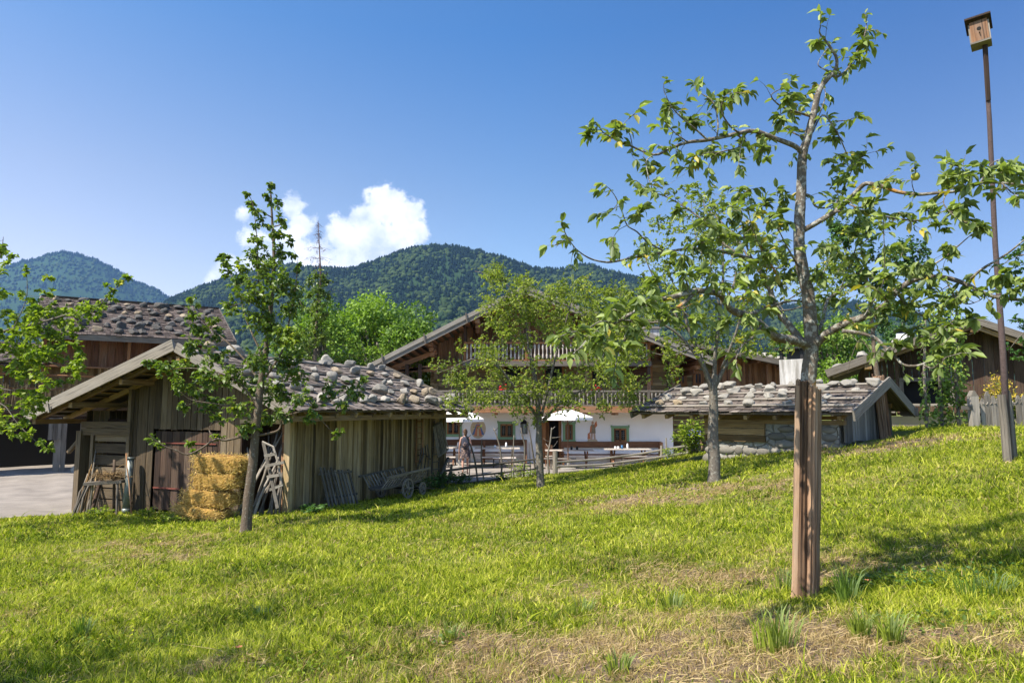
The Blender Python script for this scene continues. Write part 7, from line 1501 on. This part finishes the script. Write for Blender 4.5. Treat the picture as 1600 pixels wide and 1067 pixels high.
# tall grass tufts and flowers
def tuft(label, px, py, n, h, spread_, seed, mat='leafA'):
    g = gp(px, py); t = MB(); r = random.Random(seed)
    for _ in range(n):
        a = r.uniform(0, 6.28); d = r.random()**.5*spread_; b = Vector((math.cos(a)*d, math.sin(a)*d, -.01)); l = h*r.uniform(.55, 1.1); ln = Vector((math.cos(a)*r.uniform(0, .5)+r.gauss(0, .15), math.sin(a)*r.uniform(0, .5)+r.gauss(0, .15), 0))*l; w = r.uniform(.003, .0055); sd_ = Vector((-math.sin(a+.6), math.cos(a+.6), 0))*w
        i = len(t.v); pts = [b, b+ln*.25+Vector((0, 0, l*.45)), b+ln*.6+Vector((0, 0, l*.8)), b+ln*1.1+Vector((0, 0, l*.95))]
        t.v += [pts[0]-sd_, pts[0]+sd_, pts[1]-sd_, pts[1]+sd_, pts[2]-sd_*.8, pts[2]+sd_*.8, pts[3]]; rn = r.uniform(.1, .8)
        for f in ((i, i+1, i+3, i+2), (i+2, i+3, i+5, i+4), (i+4, i+5, i+6)): t.face(f, [(0, 0)]*len(f), rn)
    o = t.build('grass_tuft', MT[mat], None, False, label, 'grass tuft', 'taller grass tufts in the mown meadow'); o.location = g
for i, (px, py, n, h, sp, lab, mt) in enumerate(((128, 997, 60, .20, .05, 'dark upright grass tuft standing alone at the lower left of the meadow', 'tuftdark'), (1325, 945, 70, .30, .07, 'dark grass tuft just right of the brown tree guard', 'tuftdark'), (1345, 1000, 90, .19, .05, 'bright green grass tuft in front of the dark one', 'tuft'), (1392, 1008, 90, .20, .06, 'wide bright grass tuft right of the bare patch', 'tuft'), (1212, 1015, 110, .24, .12, 'sprawling grey green tuft left of the bare patch', 'tuft'),
    (1050, 955, 70, .17, .10, 'loose grass tuft left of the tree guard', 'tuft'), (965, 1050, 60, .13, .06, 'short green tuft at the lower edge of the bare soil', 'tuft'), (905, 960, 60, .15, .12, 'flattened tuft in the middle of the straw patch', 'tuft'), (700, 1000, 50, .12, .08, 'small tuft at the left border of the straw patch', 'tuft'), (1225, 925, 60, .22, .08, 'pale grass growing at the left foot of the tree guard', 'tuft'), (400, 965, 50, .11, .10, 'low dark tuft in the lower left meadow', 'tuftdark'), (1540, 930, 90, .18, .2, 'shaded dark tuft under the apple branches', 'tuftdark'))):
    tuft(lab, px, py, n, h, sp, 70+i, mt)
def clover(label, px, py, rad, n, leaf, seed, mat='leafD'):
    g = gp(px, py); lv = Leaves(seed); r = random.Random(seed)
    for _ in range(n):
        a = r.uniform(0, 6.28); d = rad*r.random()**.6; x, y = math.cos(a)*d, math.sin(a)*d*.7; lv.add((x, y, H(g.x+x, g.y+y)-g.z+.02+.05*r.random()), (r.gauss(0, 1), r.gauss(0, 1), .5), leaf, .0)
    t = thing('broadleaf_weed', label, 'weed', g, 0, 'broad leaved weeds in the meadow'); lv.build('leaves', MT[mat], t, (0, 0, 0), .34)
for i, (px, py, rad, n, lf, lab, mt) in enumerate(((1400, 915, .35, 260, .07, 'broad leaved weeds right of the tree guard', 'leafA'), (1500, 905, .5, 420, .06, 'wide patch of dark weeds under the right branches', 'leafD'), (1290, 935, .16, 60, .06, 'round leaved weed at the right foot of the tree guard', 'leafL'), (700, 1005, .12, 60, .05, 'small leafy weed left of the straw patch', 'leafA'), (200, 1010, .45, 260, .05, 'low dark weeds at the lower left', 'leafD'), (490, 1045, .3, 200, .05, 'low weeds near the lower edge left of centre', 'leafD'), (1460, 985, .35, 240, .06, 'green weeds right of the bare soil', 'leafA'), (1060, 780, .5, 200, .08, 'bright weeds before the grey barked apple tree', 'leafL'), (1230, 800, .6, 200, .08, 'dark weeds in the meadow behind the tree guard', 'leafD'))):
    clover(lab, px, py, rad*1.25, int(n*.55), lf*.62, 90+i, 'leafL' if i in (4, 5, 8) else mt)
for i, (px, py, lab) in enumerate(((371, 1028, 'single orange flower near the lower edge of the meadow'), (1356, 922, 'small red orange flower right of the tree guard'))):
    g = gp(px, py); t = thing('wild_flower', lab, 'flower', g); m = MB(); m.tube([(0, 0, 0), (.005, 0, .07)], .002, 4); m.build('stem', MT['leafA'], t); m = MB()
    for k in range(7): a = 2*math.pi*k/7; m.poly([(.005, 0, .07), (.005+.022*math.cos(a-.35), .022*math.sin(a-.35), .078), (.005+.028*math.cos(a), .028*math.sin(a), .08), (.005+.022*math.cos(a+.35), .022*math.sin(a+.35), .078)], .5)
    m.build('blossom', MT['orangepaint'], t)

# ------------------------------------------------------------------ haze
def build_haze():
    mb = MB(); x, y0, y1, z0, z1 = 9500, -9500, 9500, -6, 1150
    # closed box round camera and scene, ground included
    c = [(-x,y0,z0),(x,y0,z0),(x,y1,z0),(-x,y1,z0),(-x,y0,z1),(x,y0,z1),(x,y1,z1),(-x,y1,z1)]
    for f in ((0,3,2,1),(4,5,6,7),(0,1,5,4),(1,2,6,5),(2,3,7,6),(3,0,4,7)): mb.poly([c[i] for i in f])
    m = bpy.data.materials.new('haze'); m.use_nodes = True; nt = m.node_tree; nt.nodes.clear()
    o = nt.nodes.new('ShaderNodeOutputMaterial'); v = nt.nodes.new('ShaderNodeVolumePrincipled'); v.inputs['Density'].default_value = HAZE
    v.inputs['Color'].default_value = (.28, .54, 1.0, 1); v.inputs['Anisotropy'].default_value = .2; nt.links.new(v.outputs[0], o.inputs['Volume'])
    tag(mb.build('haze', m), kind='stuff')
HAZE = 0.00006
build_haze()
